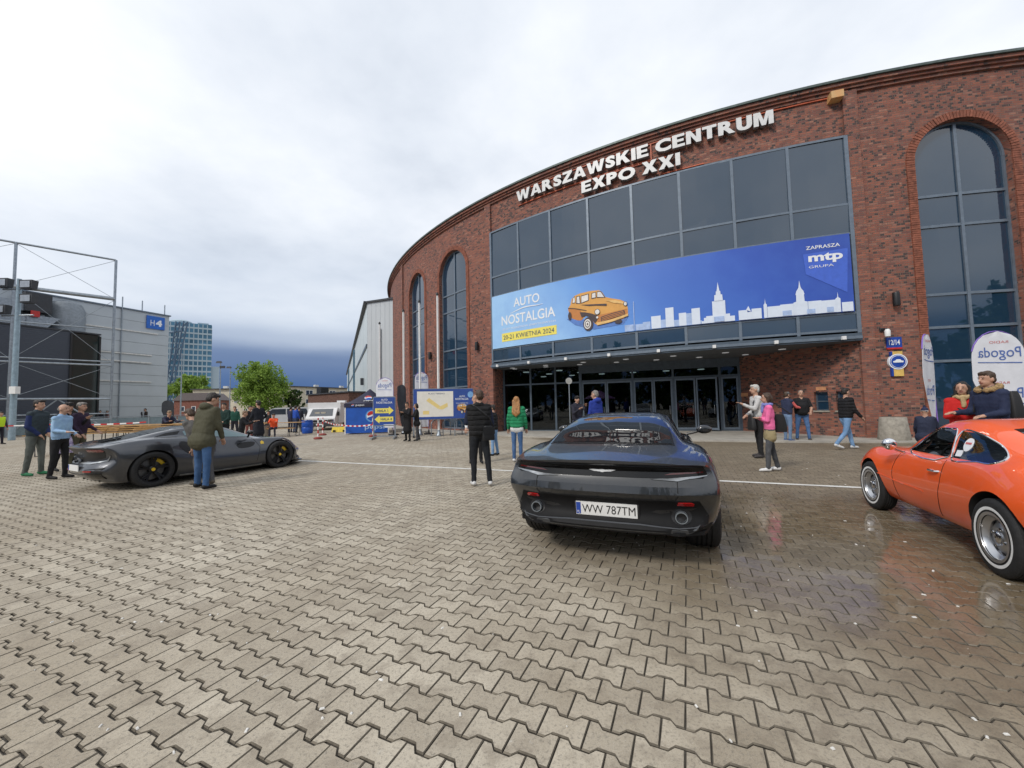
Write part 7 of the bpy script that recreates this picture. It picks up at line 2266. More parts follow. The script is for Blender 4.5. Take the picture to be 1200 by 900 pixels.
        mb = MB(); mb.lathe([(.06, -.046), (.055, -.05), (.01, -.052)], (s_ * .80, 2.46, .90), 18, axis='y'); mb.build('glass', M['chrome'], mo, True)
        # slim bumper end in chrome
        mb = MB(); mb.tube([(s_ * .30, 4.10, .42), (s_ * .50, 4.02, .42), (s_ * .62, 3.86, .42)], .022, 8); mb.build('bumper', M['chrome'], car, True)
        for y in (.78, 3.21):
            wheel(car, (s_ * (.775 - .085), y, .305), s_, .305, .175, .185, 'steel', steer=R(4) if y > 2 else 0)
    # inside: seats, wheel, dashboard, a white folded thing behind the seats
    M['seat'] = mat('black_vinyl', (0.016, 0.016, 0.017), 0.45, 0, 0.2)
    for s_ in (-1, 1):
        mb = MB(); mb.box((s_ * .32, 1.80, .44), (.42, .46, .14), top=(.9, .9)); st = mb.build('seat', M['seat'], car)
        mb = MB(); mb.box((s_ * .32, 1.50, .68), (.40, .14, .50), top=(.8, .7)); mb.build('backrest', M['seat'], st)
    mb = MB(); mb.prism([(2.30, .46), (2.30, .80), (2.45, .83), (2.76, .82), (2.76, .46)], -.58, .58, axis='x'); mb.build('dashboard', M['seat'], car)
    pts = [(-.32 + .17 * math.cos(2 * PI * i / 24), 2.14 - .05 * math.sin(2 * PI * i / 24), .80 + .16 * math.sin(2 * PI * i / 24)) for i in range(24)]
    mb = MB(); mb.tube(pts, .012, 6, closed=True); sw_ = mb.build('steering_wheel', M['satin_black'], car, True)
    mb = MB()
    for a in (.3, PI - .3, 1.5 * PI): mb.tube([(-.32, 2.14, .80), (-.32 + .165 * math.cos(a), 2.14 - .05 * math.sin(a), .80 + .155 * math.sin(a))], .009, 5)
    mb.tube([(-.32, 2.14, .80), (-.32, 2.4, .70)], .02, 8); mb.build('spokes', M['chrome'], sw_, True)
    mb = MB(); mb.box((-.30, 1.12, .80), (.42, .42, .22), top=(.7, .5)); o = mb.build('white_blanket', M['white'], car)
    # stickers inside the quarter window
    for c, r_ in (((1.44, .985), .062),):
        P([(c[0] + r_ * math.cos(2 * PI * i / 20), c[1] + r_ * math.sin(2 * PI * i / 20)) for i in range(20)], 'left', 'round_sticker', M['print_white'], eps=.004, res=.05)
        P([(c[0] - .04, c[1] + .004), (c[0] + .04, c[1] + .004), (c[0] + .04, c[1] + .022), (c[0] - .04, c[1] + .022)], 'left', 'sticker_print', M['flag_red'], eps=.007, res=.03)
    P([(1.47, .872), (1.56, .868), (1.57, .925), (1.48, .93)], 'left', 'square_sticker', M['print_white'], eps=.004, res=.05)
    return car
fw = Vector((.392, .920)); rt = Vector((fw.y, -fw.x))
SCL = (1.0, .875, 1.0)
rax = Vector((3.84, 3.16)) + rt * .775
make_classic((rax.x - fw.x * .78 * SCL[1], rax.y - fw.y * .78 * SCL[1], 0), -math.atan2(fw.x, fw.y), SCL)
# ------------------------------------------------------------------ people
_cm = {}
def cloth(col, kind='plain', rough=0.8):
    key = (tuple(col), kind, rough)
    if key in _cm: return _cm[key]
    m = bpy.data.materials.new('cloth_%s' % kind); m.use_nodes = True
    k = NT(m.node_tree); b = m.node_tree.nodes['Principled BSDF']
    tc = k.n('ShaderNodeTexCoord'); v = tc.outputs['Object']
    n = k.noise(v, 5, 5, 0.6)
    c = k.mix(n, tuple(min(1, x * 1.25) for x in col), tuple(x * 0.7 for x in col))
    if kind == 'denim':
        c = k.mix(k.ramp(k.noise(v, 3.0, 3, 0.5), [(0.45, 0.0), (0.7, 0.4)]), c, tuple(min(1, x * 2.0 + 0.05) for x in col))
    k.l(c, b.inputs['Base Color']); b.inputs['Roughness'].default_value = rough
    b.inputs['Specular IOR Level'].default_value = 0.3
    bn = k.n('ShaderNodeBump'); bn.inputs['Strength'].default_value = 0.7; bn.inputs['Distance'].default_value = 0.02
    if kind == 'quilt':
        s = k.n('ShaderNodeSeparateXYZ'); k.l(v, s.inputs[0])
        w = k.math('PINGPONG', k.math('ADD', s.outputs[2], k.math('MULTIPLY', n, 0.03)), 0.045)
        h = k.ramp(k.math('DIVIDE', w, 0.045), [(0.0, 0.0), (0.35, 0.8), (1.0, 1.0)])
        bn.inputs['Distance'].default_value = 0.03
        k.l(k.math('ADD', h, k.math('MULTIPLY', k.noise(v, 22, 3, 0.6), 0.5)), bn.inputs['Height'])
    else:
        mp = k.n('ShaderNodeMapping'); mp.inputs['Scale'].default_value = (1, 1, 0.45); k.l(v, mp.inputs[0])
        k.l(k.noise(mp.outputs[0], 16, 4, 0.6), bn.inputs['Height'])
    k.l(bn.outputs[0], b.inputs['Normal'])
    _cm[key] = m
    return m
SKIN = mat('skin', (0.50, 0.29, 0.20), 0.5, 0, 0.12, 9)
LIP = mat('lips', (0.36, 0.12, 0.10), 0.5)
EYE = mat('eye', (0.02, 0.015, 0.012), 0.2)
def hair_mat(name, col): return mat(name, col, 0.55, 0, 0.3, 30, 0.8, 70)
HAIR = dict(brown=hair_mat('brown_hair', (0.075, 0.042, 0.024)), dark=hair_mat('dark_hair', (0.022, 0.016, 0.013)), grey=hair_mat('grey_hair', (0.24, 0.22, 0.20)),
            white=hair_mat('white_hair', (0.62, 0.60, 0.56)), ginger=hair_mat('ginger_blond_hair', (0.42, 0.20, 0.065)), fair=hair_mat('fair_hair', (0.22, 0.14, 0.08)))
FUR = mat('fur_trim', (0.42, 0.28, 0.13), 0.9, 0, 0.35, 40, 1.0, 80)

from mathutils import noise as mnoise
class Fig:
    """capsules and ellipsoids with labels, merged by a voxel remesh into one skin"""
    def __init__(s): s.p = []
    def cap(s, a, b, ra, rb, lab): s.p.append((Vector(a), Vector(b), ra, rb, lab, None))
    def ell(s, c, r, lab, rot=None): s.p.append((Vector(c), Vector(c), max(r), max(r), lab, (tuple(r), rot)))
    def mesh(s, voxel):
        mb = MB()
        for a, b, ra, rb, lab, e in s.p:
            if e:
                r, rot = e
                q = MB(); q.ball((0, 0, 0), r, 14, 9)
                Mx = Matrix.Translation(a) @ (rot.to_4x4() if rot is not None else Matrix())
                mb.add([Mx @ Vector(v) for v in q.v], q.f)
            else:
                d = (b - a)
                L = d.length
                if L < 1e-5: mb.ball(a, ra, 12, 8); continue
                d /= L; o = d.orthogonal().normalized(); o2 = d.cross(o)
                prof = []
                for i in range(5): t = -PI / 2 + PI / 2 * i / 4; prof.append((ra * math.cos(t), ra * math.sin(t)))
                for i in range(5): t = PI / 2 * i / 4; prof.append((rb * math.cos(t), L + rb * math.sin(t)))
                n = 14
                vs = [a + d * h + (o * math.cos(2 * PI * j / n) + o2 * math.sin(2 * PI * j / n)) * max(r, .001) for r, h in prof for j in range(n)]
                fs = [(i * n + j, i * n + (j + 1) % n, (i + 1) * n + (j + 1) % n, (i + 1) * n + j) for i in range(len(prof) - 1) for j in range(n)]
                fs += [tuple(range(n - 1, -1, -1)), tuple((len(prof) - 1) * n + j for j in range(n))]
                mb.add(vs, fs)
        me = bpy.data.meshes.new('figure'); me.from_pydata(mb.v, [], mb.f)
        return me
    def labels(s, pts):
        best = np.full(len(pts), 1e9); lab = np.zeros(len(pts), int)
        for a, b, ra, rb, l, e in s.p:
            if e:
                r, rot = e
                q = pts - np.array(a)
                if rot is not None: q = q @ np.array(rot.to_3x3())
                dd = (np.linalg.norm(q / np.array(r), axis=1) - 1) * min(r)
            else:
                A, Bv = np.array(a), np.array(b); ab = Bv - A
                t = np.clip(((pts - A) @ ab) / max(ab @ ab, 1e-9), 0, 1)
                dd = np.linalg.norm(pts - A - t[:, None] * ab, axis=1) - (ra + (rb - ra) * t)
            k_ = dd < best
            best[k_] = dd[k_]; lab[k_] = l
        return lab

JOBS = []          # (parent or None, name, Fig, voxel, materials, post function, smooth passes)
def rotx(a): return Matrix.Rotation(a, 3, 'X')
def person(label, xy, face, h=1.75, top=(0.02, 0.02, 0.022), topk='plain', sleeve=None, bottom=(0.02, 0.02, 0.024), bk='plain', shoe=(0.02, 0.02, 0.02), hair='brown', hairstyle='short',
           lean=3, legs=((3, 4, 4), (-3, 4, 4)), arms=((4, 10, 12), (4, 10, 12)), head=(0, 0), girth=1.0, coat=0.0, puff=0.0, voxel=0.016, hood=None, hat=None, collar=None,
           group=None, seat=None, shirt=None, skirt=None, hem=None, z0=0.0, beard=False, glasses=False, bag=None, short_sleeve=False):
    """legs/arms: (left, right); leg = (thigh forward, knee bend, splay) degrees; arm = (forward, elbow bend, out[, inward turn]).
       face: heading in degrees, 0 = away from the camera, 90 = to the right."""
    k = h / 1.75
    SK, TOP, BOT, SHO, SLV, EXT = 0, 1, 2, 3, 4, 5
    F = Fig()
    g = girth
    up = Vector((0, 0, 1))
    hipz = 0.0
    P = Vector((0, 0, 0))
    # legs from the hips downwards
    ank = []
    for sd, (a, kb, sp) in zip((-1, 1), legs):
        hip = Vector((sd * .085 * k * (0.8 + .2 * g), 0, -.03 * k))
        a_, b_ = R(a), R(a - kb)
        s_ = math.tan(R(sp)) * sd
        kn = hip + Vector((s_ * .42 * k, math.sin(a_) * .42 * k, -math.cos(a_) * .42 * k))
        an = kn + Vector((s_ * .2 * k, math.sin(b_) * .40 * k, -math.cos(b_) * .40 * k))
        F.cap(hip, kn, .088 * k * (.75 + .25 * g), .062 * k * (.85 + .15 * g), BOT); F.cap(kn, an, .060 * k, .048 * k, BOT)
        F.cap(hip.lerp(kn, .1) + Vector((0, -.02 * k, 0)), hip.lerp(kn, .5), .085 * k * g, .072 * k, BOT)
        yaw = R(8) * sd
        fd = Vector((math.sin(yaw), math.cos(yaw), 0))
        tip = math.radians(min(0, (a - kb) * 0.6)) if (a - kb) < -15 else 0
        dz = math.sin(tip)
        F.cap(an + Vector((0, -.025 * k, -.035 * k)), an + fd * .145 * k + Vector((0, 0, -.052 * k + dz * .14)), .043 * k, .034 * k, SHO)
        F.cap(an + Vector((0, -.02 * k, -.05 * k)), an + fd * .165 * k + Vector((0, 0, -.06 * k + dz * .15)), .034 * k, .026 * k, SHO)
        ank.append((an, dz))
    lowest = min(a.z + min(0, dz * .15 * 1) for a, dz in ank) - .092 * k
    ln = R(lean)
    sp_d = Vector((0, math.sin(ln), math.cos(ln)))
    sp_f = Vector((0, math.cos(ln), -math.sin(ln)))
    X = Vector((1, 0, 0))
    nb = P + sp_d * .52 * k                          # neck base
    wr = .105 * k * g + puff
    # pelvis, belly, chest
    F.cap(P + X * -.06 * k, P + X * .06 * k, .105 * k * g, .105 * k * g, BOT)
    tb = TOP
    for t in np.linspace(.08, .42, 10):
        w = float(np.interp(t, (.08, .22, .34, .42), (.075, .075, .095, .105))); r = float(np.interp(t, (.08, .22, .34, .42), (.108, .106, .110, .098)))
        t = float(t)
        c = P + sp_d * t * k
        rr = r * k * (g if t < .3 else (.6 + .4 * g)) + puff
        F.cap(c - X * w * k, c + X * w * k, rr, rr, tb)
        if g > 1.1 and t < .3: F.cap(c - X * .04 * k + sp_f * .06 * g * k, c + X * .04 * k + sp_f * .06 * g * k, rr, rr, tb)
    F.cap(P + sp_d * .04 * k - X * .065 * k, P + sp_d * .04 * k + X * .065 * k, .108 * k * g + puff, .108 * k * g + puff, tb)
    if coat:
        for i in range(8):
            t = -coat * i / 7
            rr = .113 * k * g + puff + .006 * i
            F.cap(P + Vector((-.06 * k, 0, t)), P + Vector((.06 * k, 0, t)), rr, rr, tb)
    if skirt:
        for i in range(3):
            t = -.06 - skirt * (i + 1) / 3
            F.cap(P + Vector((-.07 * k, 0, t)), P + Vector((.07 * k, 0, t)), .115 * k, .115 * k, EXT)
    if hem: 
        F.cap(P + Vector((-.075 * k, 0, -.055)), P + Vector((.075 * k, 0, -.055)), .113 * k * g + puff * .5, .113 * k * g + puff * .5, EXT)
    if shirt:
        F.cap(P + sp_d * .16 * k + sp_f * (.075 * k * g + puff), P + sp_d * .44 * k + sp_f * (.05 * k + puff), .045 * k, .04 * k, EXT)
    # shoulders and arms
    SL = SLV if sleeve else TOP
    hands = []
    for sd, A in zip((-1, 1), arms):
        a, eb, ou = A[:3]; inn = A[3] if len(A) > 3 else 0
        sh = nb + X * sd * .165 * k * (.8 + .2 * g) - sp_d * .035 * k
        F.cap(nb - sp_d * .03 * k + X * sd * .05 * k, sh, .07 * k + puff * .4, .068 * k + puff * .6, TOP)
        a_ = R(a) + ln * .35
        o_ = R(ou)
        d1 = Vector((sd * math.sin(o_), math.sin(a_) * math.cos(o_), -math.cos(a_) * math.cos(o_)))
        el = sh + d1 * .285 * k
        a2 = a_ + R(eb)
        i_ = R(inn)
        d2 = Vector((sd * (math.sin(o_) * .4 - math.sin(i_)), math.sin(a2) * math.cos(i_), -math.cos(a2) * math.cos(i_))).normalized()
        wr_ = el + d2 * .255 * k
        r0, r1, r2 = .058 * k + puff * .8, .050 * k + puff * .7, .036 * k + puff * .4
        lab2 = SK if short_sleeve else SL
        F.cap(sh, el, r0, r1, SL); F.cap(el, wr_ - d2 * .012, r1 if not short_sleeve else .043 * k, r2 if not short_sleeve else .030 * k, lab2)
        # palm
        side = d2.cross(up)
        side = side.normalized() if side.length > .1 else X.copy()
        nrm = side.cross(d2).normalized()
        pc = wr_ + d2 * .05 * k
        F.cap(wr_, pc + d2 * .02 * k + side * .018 * k, .026 * k, .022 * k, SK); F.cap(wr_, pc + d2 * .02 * k - side * .018 * k, .026 * k, .022 * k, SK)
        hands.append((pc + d2 * .035 * k, d2, side, nrm, sd))
    # neck and head
    hp = R(head[0]); hy = R(head[1])
    nk = nb + sp_d * .03 * k
    hl = ln * .55 - hp
    hd = Vector((0, math.sin(hl), math.cos(hl)))
    hc = nk + hd * .155 * k + Vector((0, .012 * k, 0))
    Hm = (Matrix.Rotation(-hy, 3, 'Z') @ Matrix.Rotation(-hl, 3, 'X'))
    hf = lambda x, y, z: hc + Hm @ Vector((x * k, y * k, z * k))
    F.cap(nb - sp_d * .02 * k, hf(0, -.02, -.06), .058 * k, .052 * k, SK)
    F.ell(hf(0, -.008, .022), (.074 * k, .094 * k, .098 * k), SK, Hm)
    F.ell(hf(0, .022, -.048), (.058 * k, .066 * k, .068 * k), SK, Hm)
    F.ell(hf(0, .060, -.085), (.026 * k, .022 * k, .020 * k), SK, Hm)
    F.cap(hf(0, .088, .012), hf(0, .108, -.026), .010 * k, .015 * k, SK)
    for sd in (-1, 1): F.ell(hf(sd * .076, -.008, -.012), (.012 * k, .022 * k, .032 * k), SK, Hm)
    if collar or hood: 
        r_ = .075 * k
        F.cap(nb + Vector((-.03 * k, -.01, .01)), nb + Vector((.03 * k, -.01, .01)), r_, r_ * .95, TOP if not hood else TOP)
    if hood:
        F.ell(nb - sp_f * .085 * k + sp_d * .03 * k, (.115 * k, .075 * k, .075 * k), TOP)
    root_z = -lowest if seat is None else seat
    cols = [SKIN, cloth(top, topk), cloth(bottom, bk), cloth(shoe, 'plain', .6), cloth(sleeve or top, topk if sleeve is None else 'plain'), cloth(skirt and hem or hem or shirt or top, 'plain'), LIP, EYE]
    if skirt: cols[5] = cloth(hem, 'plain')
    def post(mb):
        # fingers: four bent chains and a thumb on each hand
        for pc, d2, side, nrm, sd in hands:
            for q in range(4):
                b0 = pc + side * (q - 1.5) * .019 * k
                ln_ = (.062, .072, .068, .052)[q] * k
                cur = -nrm * (.30 + .06 * q)
                p1 = b0 + (d2 + cur * .4).normalized() * ln_ * .5
                p2 = p1 + (d2 + cur * 1.6).normalized() * ln_ * .55
                mb.tube([b0 - d2 * .01, p1, p2], .009, 6, 0, True, [.0095 * k, .009 * k, .0065 * k])
            t0 = pc - d2 * .045 * k - side * sd * .030 * k
            t1 = t0 + (d2 * .6 - side * sd * .8).normalized() * .035 * k
            t2 = t1 + (d2 * .95 - side * sd * .25 - nrm * .3).normalized() * .032 * k
            mb.tube([t0, t1, t2], .01, 6, 0, True, [.012 * k, .010 * k, .007 * k])
        for sd in (-1, 1):
            mb.ball(hf(sd * .030, .084, .014), .0068 * k, 8, 6, 7)
            mb.tube([hf(sd * .014, .091, .033), hf(sd * .030, .090, .037), hf(sd * .046, .078, .033)], .0026 * k, 5, 7)
        mb.tube([hf(-.022, .086, -.055), hf(0, .092, -.053), hf(.022, .086, -.055)], .006 * k, 6, 6)
    root = bpy.data.objects.new('person', bpy.data.meshes.new('person'))
    COL.objects.link(root)
    root.location = (xy[0], xy[1], root_z + z0); root.rotation_euler = (0, 0, -R(face))
    tag(root, label, 'person', group)
    JOBS.append((root, None, F, voxel, cols, post))
    # hair
    if hairstyle != 'none':
        G = Fig()
        if hairstyle in ('short', 'crop', 'long', 'bob', 'wavy', 'balding'):
            e = .0 if hairstyle != 'crop' else -.004
            if hairstyle == 'balding':
                G.ell(hf(0, -.050, .0), (.077 * k, .062 * k, .062 * k), 0, Hm)
            else:
                G.ell(hf(0, -.022, .040), ((.081 + e) * k, (.094 + e) * k, (.093 + e) * k), 0, Hm)
                G.ell(hf(0, -.050, -.005), ((.078 + e) * k, .062 * k, .075 * k), 0, Hm)
                if hairstyle == 'short': G.ell(hf(0, .050, .088), (.058 * k, .042 * k, .034 * k), 0, Hm)
        if hairstyle in ('bob', 'wavy'):
            for sd in (-1, 1): G.cap(hf(sd * .078, -.02, .03), hf(sd * .082, -.015, -.075 if hairstyle == 'bob' else -.15), .032 * k, .026 * k, 0)
            G.cap(hf(0, -.07, 0), hf(0, -.085, -.075 if hairstyle == 'bob' else -.17), .062 * k, .05 * k, 0)
            if hairstyle == 'wavy':
                for q in range(5): G.ell(hf((-.11 + .055 * q), -.05 - .02 * (q % 2), -.13 - .02 * ((q * 3) % 4)), (.036 * k, .036 * k, .04 * k), 0)
        if hairstyle == 'long':
            for q in range(5):
                x = (-.07 + .035 * q)
                G.cap(hf(x, -.065, .0), nb + Vector((x * 1.25 * k, -.125 * k - puff, -.13 * k - .02 * (q % 2))), .036 * k, .026 * k, 0)
                G.cap(nb + Vector((x * 1.25 * k, -.125 * k - puff, -.13 * k)), nb + Vector((x * 1.1 * k, -.135 * k - puff, -.25 * k + .03 * abs(q - 2))), .027 * k, .012 * k, 0)
        JOBS.append((root, 'hair', G, max(voxel * .8, .012), [HAIR[hair]], None))
    if hat:
        col, kind = hat
        G = Fig()
        if kind == 'beanie':
            G.ell(hf(0, -.012, .050), (.086 * k, .104 * k, .088 * k), 0, Hm); G.ell(hf(0, -.012, .025), (.090 * k, .108 * k, .034 * k), 1, Hm)
            G.ell(hf(0, -.02, .155), (.034 * k,) * 3, 2)
            JOBS.append((root, 'bobble_hat', G, .010, [cloth(col), cloth((.7, .68, .68)), cloth((.02, .02, .05))], None))
        elif kind == 'cap':
            G.ell(hf(0, -.012, .055), (.083 * k, .100 * k, .070 * k), 0, Hm); G.ell(hf(0, .105, .042), (.060 * k, .060 * k, .010 * k), 0, Hm)
            JOBS.append((root, 'cap', G, .010, [cloth(col)], None))
        elif kind == 'plainbeanie':
            G.ell(hf(0, -.012, .045), (.084 * k, .102 * k, .088 * k), 0, Hm)
            JOBS.append((root, 'beanie', G, .012, [cloth(col)], None))
        elif kind == 'fur':
            for q in range(13):
                a = R(-150 + 300 * q / 12 + 90)
                c = nb + X * math.cos(a) * .115 * k + sp_f * (math.sin(a) * -.10 + .0) * k + sp_d * (.05 + .03 * math.sin(a)) * k
                G.ell(c, (.046 * k, .044 * k, .042 * k), 0)
            JOBS.append((root, 'fur_trim', G, .012, [FUR], None))
        elif kind == 'scarf':
            for q in range(12):
                a = 2 * PI * q / 12
                G.ell(nb + X * math.cos(a) * .078 * k + sp_f * math.sin(a) * .075 * k + sp_d * (.035 + .008 * (q % 2)) * k, (.042 * k, .040 * k, .038 * k), 0)
            G.cap(nb + sp_f * .08 * k, nb + sp_f * .11 * k - sp_d * .12 * k, .04 * k, .03 * k, 0)
            JOBS.append((root, 'scarf', G, .012, [cloth(col)], None))
    root['hand'] = 0
    del root['hand']
    Tm = Matrix.Translation(root.location) @ Matrix.Rotation(-R(face), 4, 'Z')
    root_info = dict(root=root, hands=[Tm @ h_[0] for h_ in hands], nb=Tm @ nb, pel=Tm @ P, hc=Tm @ hc, T=Tm, k=k, spd=sp_d, spf=sp_f, nbl=nb)
    return root_info

def flush_people():
    tmp = []
    for root, nm, F, vox, cols, post in JOBS:
        o = bpy.data.objects.new('tmp', F.mesh(vox)); COL.objects.link(o)
        md = o.modifiers.new('r', 'REMESH'); md.mode = 'VOXEL'; md.voxel_size = vox
        sm = o.modifiers.new('s', 'SMOOTH'); sm.factor = 0.5; sm.iterations = 3
        tmp.append(o)
    dg = bpy.context.evaluated_depsgraph_get(); dg.update()
    for o, (root, nm, F, vox, cols, post) in zip(tmp, JOBS):
        me = bpy.data.meshes.new_from_object(o.evaluated_get(dg))
        nv = len(me.vertices); co = np.empty(nv * 3); me.vertices.foreach_get('co', co); co = co.reshape(-1, 3)
        faces = [tuple(p.vertices) for p in me.polygons]
        cen = np.empty(len(faces) * 3); me.polygons.foreach_get('center', cen)
        lab = F.labels(cen.reshape(-1, 3))
        mb = MB(); mb.v = [tuple(c) for c in co]; mb.f = [list(f) for f in faces]; mb.m = lab.tolist()
        if vox < .019:
            # folds in the cloth and locks in the hair
            no = np.empty(nv * 3); me.vertices.foreach_get('normal', no); no = no.reshape(-1, 3)
            keep = np.ones(nv, bool)
            if nm is None:
                for f_, l_ in zip(faces, lab):
                    if l_ in (0, 3):
                        for q_ in f_: keep[q_] = False
            nz = mnoise.noise
            for q_ in np.nonzero(keep)[0]:
                x, y, z = co[q_]
                if nm is None:
                    d_ = .011 * (.5 - abs(nz((x * 9 + z * 4, y * 9, z * 6.5)))) - .004 + .004 * nz((x * 24, y * 24, z * 15))
                else: d_ = .010 * nz((x * 38, y * 38, z * 9)) + .004 * nz((x * 80, y * 80, z * 20))
                mb.v[q_] = (x + no[q_][0] * d_, y + no[q_][1] * d_, z + no[q_][2] * d_)
        if post: post(mb)
        m2 = bpy.data.meshes.new(nm or 'person'); m2.from_pydata(mb.v, [], mb.f)
        for c in cols: m2.materials.append(c)
        m2.polygons.foreach_set('material_index', mb.m)
        m2.polygons.foreach_set('use_smooth', [True] * len(m2.polygons))
        bpy.data.meshes.remove(me)
        if nm is None:
            old = root.data; root.data = m2; bpy.data.meshes.remove(old)
        else: link(nm, m2, root)
        od = o.data; bpy.data.objects.remove(o); bpy.data.meshes.remove(od)
    JOBS.clear()

def rounded(name, label, cat, loc, size, rz, m_, rx=0.0, strap=None, flap=False):
    """soft box: a bag with slightly bulging sides"""
    o = empty(name, label, cat, loc, rz)
    x, y, z = size
    mb = MB()
    n, mrow = 16, 8
    vs = []
    for i in range(mrow + 1):
        t = i / mrow; zz = -z / 2 + z * t
        sc = (1 - .16 * abs(2 * t - 1) ** 3) * (1.08 - .38 * t)
        for j in range(n):
            a = 2 * PI * j / n
            ca, sa = math.cos(a), math.sin(a)
            e = .42
            vs.append((x / 2 * sc * math.copysign(abs(ca) ** e, ca), y / 2 * sc * math.copysign(abs(sa) ** e, sa), zz))
    fs = [(i * n + j, i * n + (j + 1) % n, (i + 1) * n + (j + 1) % n, (i + 1) * n + j) for i in range(mrow) for j in range(n)]
    fs += [tuple(range(n - 1, -1, -1)), tuple(mrow * n + j for j in range(n))]
    mb.add(vs, fs); mb.build('body', m_, o, 50)
    if flap:
        mb = MB(); mb.box((0, -y * .52, z * .18), (x * .92, .012, z * .5)); mb.build('flap', m_, o)
    if strap:
        inv = o.matrix_basis.inverted() if False else (Matrix.Translation(loc) @ Matrix.Rotation(rz, 4, 'Z')).inverted()
        mb = MB(); mb.tube([inv @ Vector(p) for p in strap], .012, 6); mb.build('strap', m_, o, True)
    return o

def at(px, Y):
    """ground position of a figure at depth Y that shows at column px"""
    u = (px - 600) / 450.0
    return (u * Y * 1.003 + 0.0, Y)
NAVY = (.018, .024, .05); BLK = (.012, .012, .013); JEAN = (.05, .11, .24); LJEAN = (.14, .25, .42); GREY = (.10, .105, .11); WHT = (.66, .66, .66)
F_ = -90

# --- centre
pf = person('man seen from behind in black quilted vest with navy sleeves, walking in white shoes', (-.62, 7.12), -14, 1.74, BLK, 'quilt', NAVY, (.012, .014, .018), 'plain', WHT, 'brown', 'crop', lean=2,
       legs=((5, 10, 3), (-6, 3, 7)), arms=((22, 62, 10, 25), (8, 30, 14)), head=(2, -22), puff=.022, collar=True, voxel=.013)
T_ = pf['T']
rounded('crossbody_bag', 'black crossbody bag on the back hip of the man in the quilted vest', 'bag', T_ @ Vector((.13, -.19, .03)), (.24, .09, .26), R(14) + .15, mat('black_leather', (.012, .012, .013), .4),
        strap=[T_ @ Vector(p) for p in ((.22, -.15, .15), (.16, -.20, .30), (.02, -.19, .42), (-.10, -.13, .52), (-.13, -.02, .55))], flap=True)
person('woman with long ginger hair in green puffer jacket and blue jeans, seen from behind', (.10, 9.95), 8, 1.66, (.02, .24, .105), 'quilt', None, JEAN, 'denim', WHT, 'ginger', 'long', lean=1,
       legs=((2, 3, 1), (1, 3, 1)), arms=((4, 12, 13), (4, 12, 12)), puff=.022, hem=WHT, girth=.86, voxel=.013)
person('short person in black padded jacket and pale jeans, half hidden by the vest man', at(578, 11.3), -75, 1.47, (.016, .017, .018), 'quilt', None, LJEAN, 'denim', BLK, 'dark', 'short', puff=.02, legs=((4, 4, 2), (-4, 4, 2)), arms=((8, 25, 8), (8, 25, 8)), voxel=.015)
person('person in white top whose face shows beside the head of the man in the vest', at(556.5, 9.9), 172, 1.73, WHT, 'plain', None, BLK, 'plain', BLK, 'fair', 'crop', arms=((10, 30, 16), (8, 20, 12)), voxel=.016)
person('balding man in bright blue hooded jacket standing before the glass entrance', at(698, 10.6), -35, 1.80, (.018, .04, .26), 'plain', None, (.03, .035, .05), 'plain', BLK, 'grey', 'crop', hood=True, girth=1.12, arms=((4, 40, 10, 25), (4, 30, 10, 20)), head=(-3, -18), voxel=.014)
person('person in dark hooded coat and black cap holding up a phone before the entrance', at(675, 12.6), 165, 1.70, (.022, .022, .035), 'plain', None, (.05, .06, .10), 'plain', BLK, 'dark', 'short', hat=(BLK, 'plainbeanie'), arms=((55, 75, 6, 20), (30, 95, 4, 25)), hood=True, voxel=.015)
o = empty('round_sign', 'round pale disc sign on a thin pole in front of the entrance glass', 'sign', (2.02, 13.6, 0.0), R(5))
mb = MB(); mb.lathe([(.22, 0), (.23, .03), (.03, .06)], (0, 0, 0), 16); mb.build('base', M['dark'], o, 40)
mb = MB(); mb.tube([(0, 0, .05), (0, 0, 2.15)], .018, 8); mb.build('pole', M['galv'], o, 40)
mb = MB(); mb.lathe([(.02, -.012), (.11, -.012), (.115, 0), (.11, .012), (.02, .012)], (0, 0, 2.27), 24, axis='y'); mb.build('disc', mat('grey_disc', (.40, .40, .38), .5), o, 40)
mb = MB(); mb.lathe([(.05, -.016), (.085, -.016), (.085, -.010)], (0, 0, 2.27), 24, axis='y'); mb.build('ring', M['dark'], o)
# couple in black beside the boards
person('person in long black coat, left of the couple by the map board', (-4.58, 16.75), 200, 1.68, (.010, .010, .012), 'plain', None, (.012, .012, .013), 'plain', BLK, 'dark', 'short', coat=.42, arms=((35, 85, 6, 35), (35, 85, 6, 35)), voxel=.018)
person('person in black jacket and grey trousers, right of the couple by the map board', (-4.22, 16.95), 245, 1.62, (.014, .014, .016), 'plain', None, (.07, .07, .075), 'plain', BLK, 'dark', 'bob', coat=.12, arms=((20, 70, 8, 20), (20, 70, 8, 20)), legs=((3, 3, 3), (-8, 3, 5)), voxel=.018)

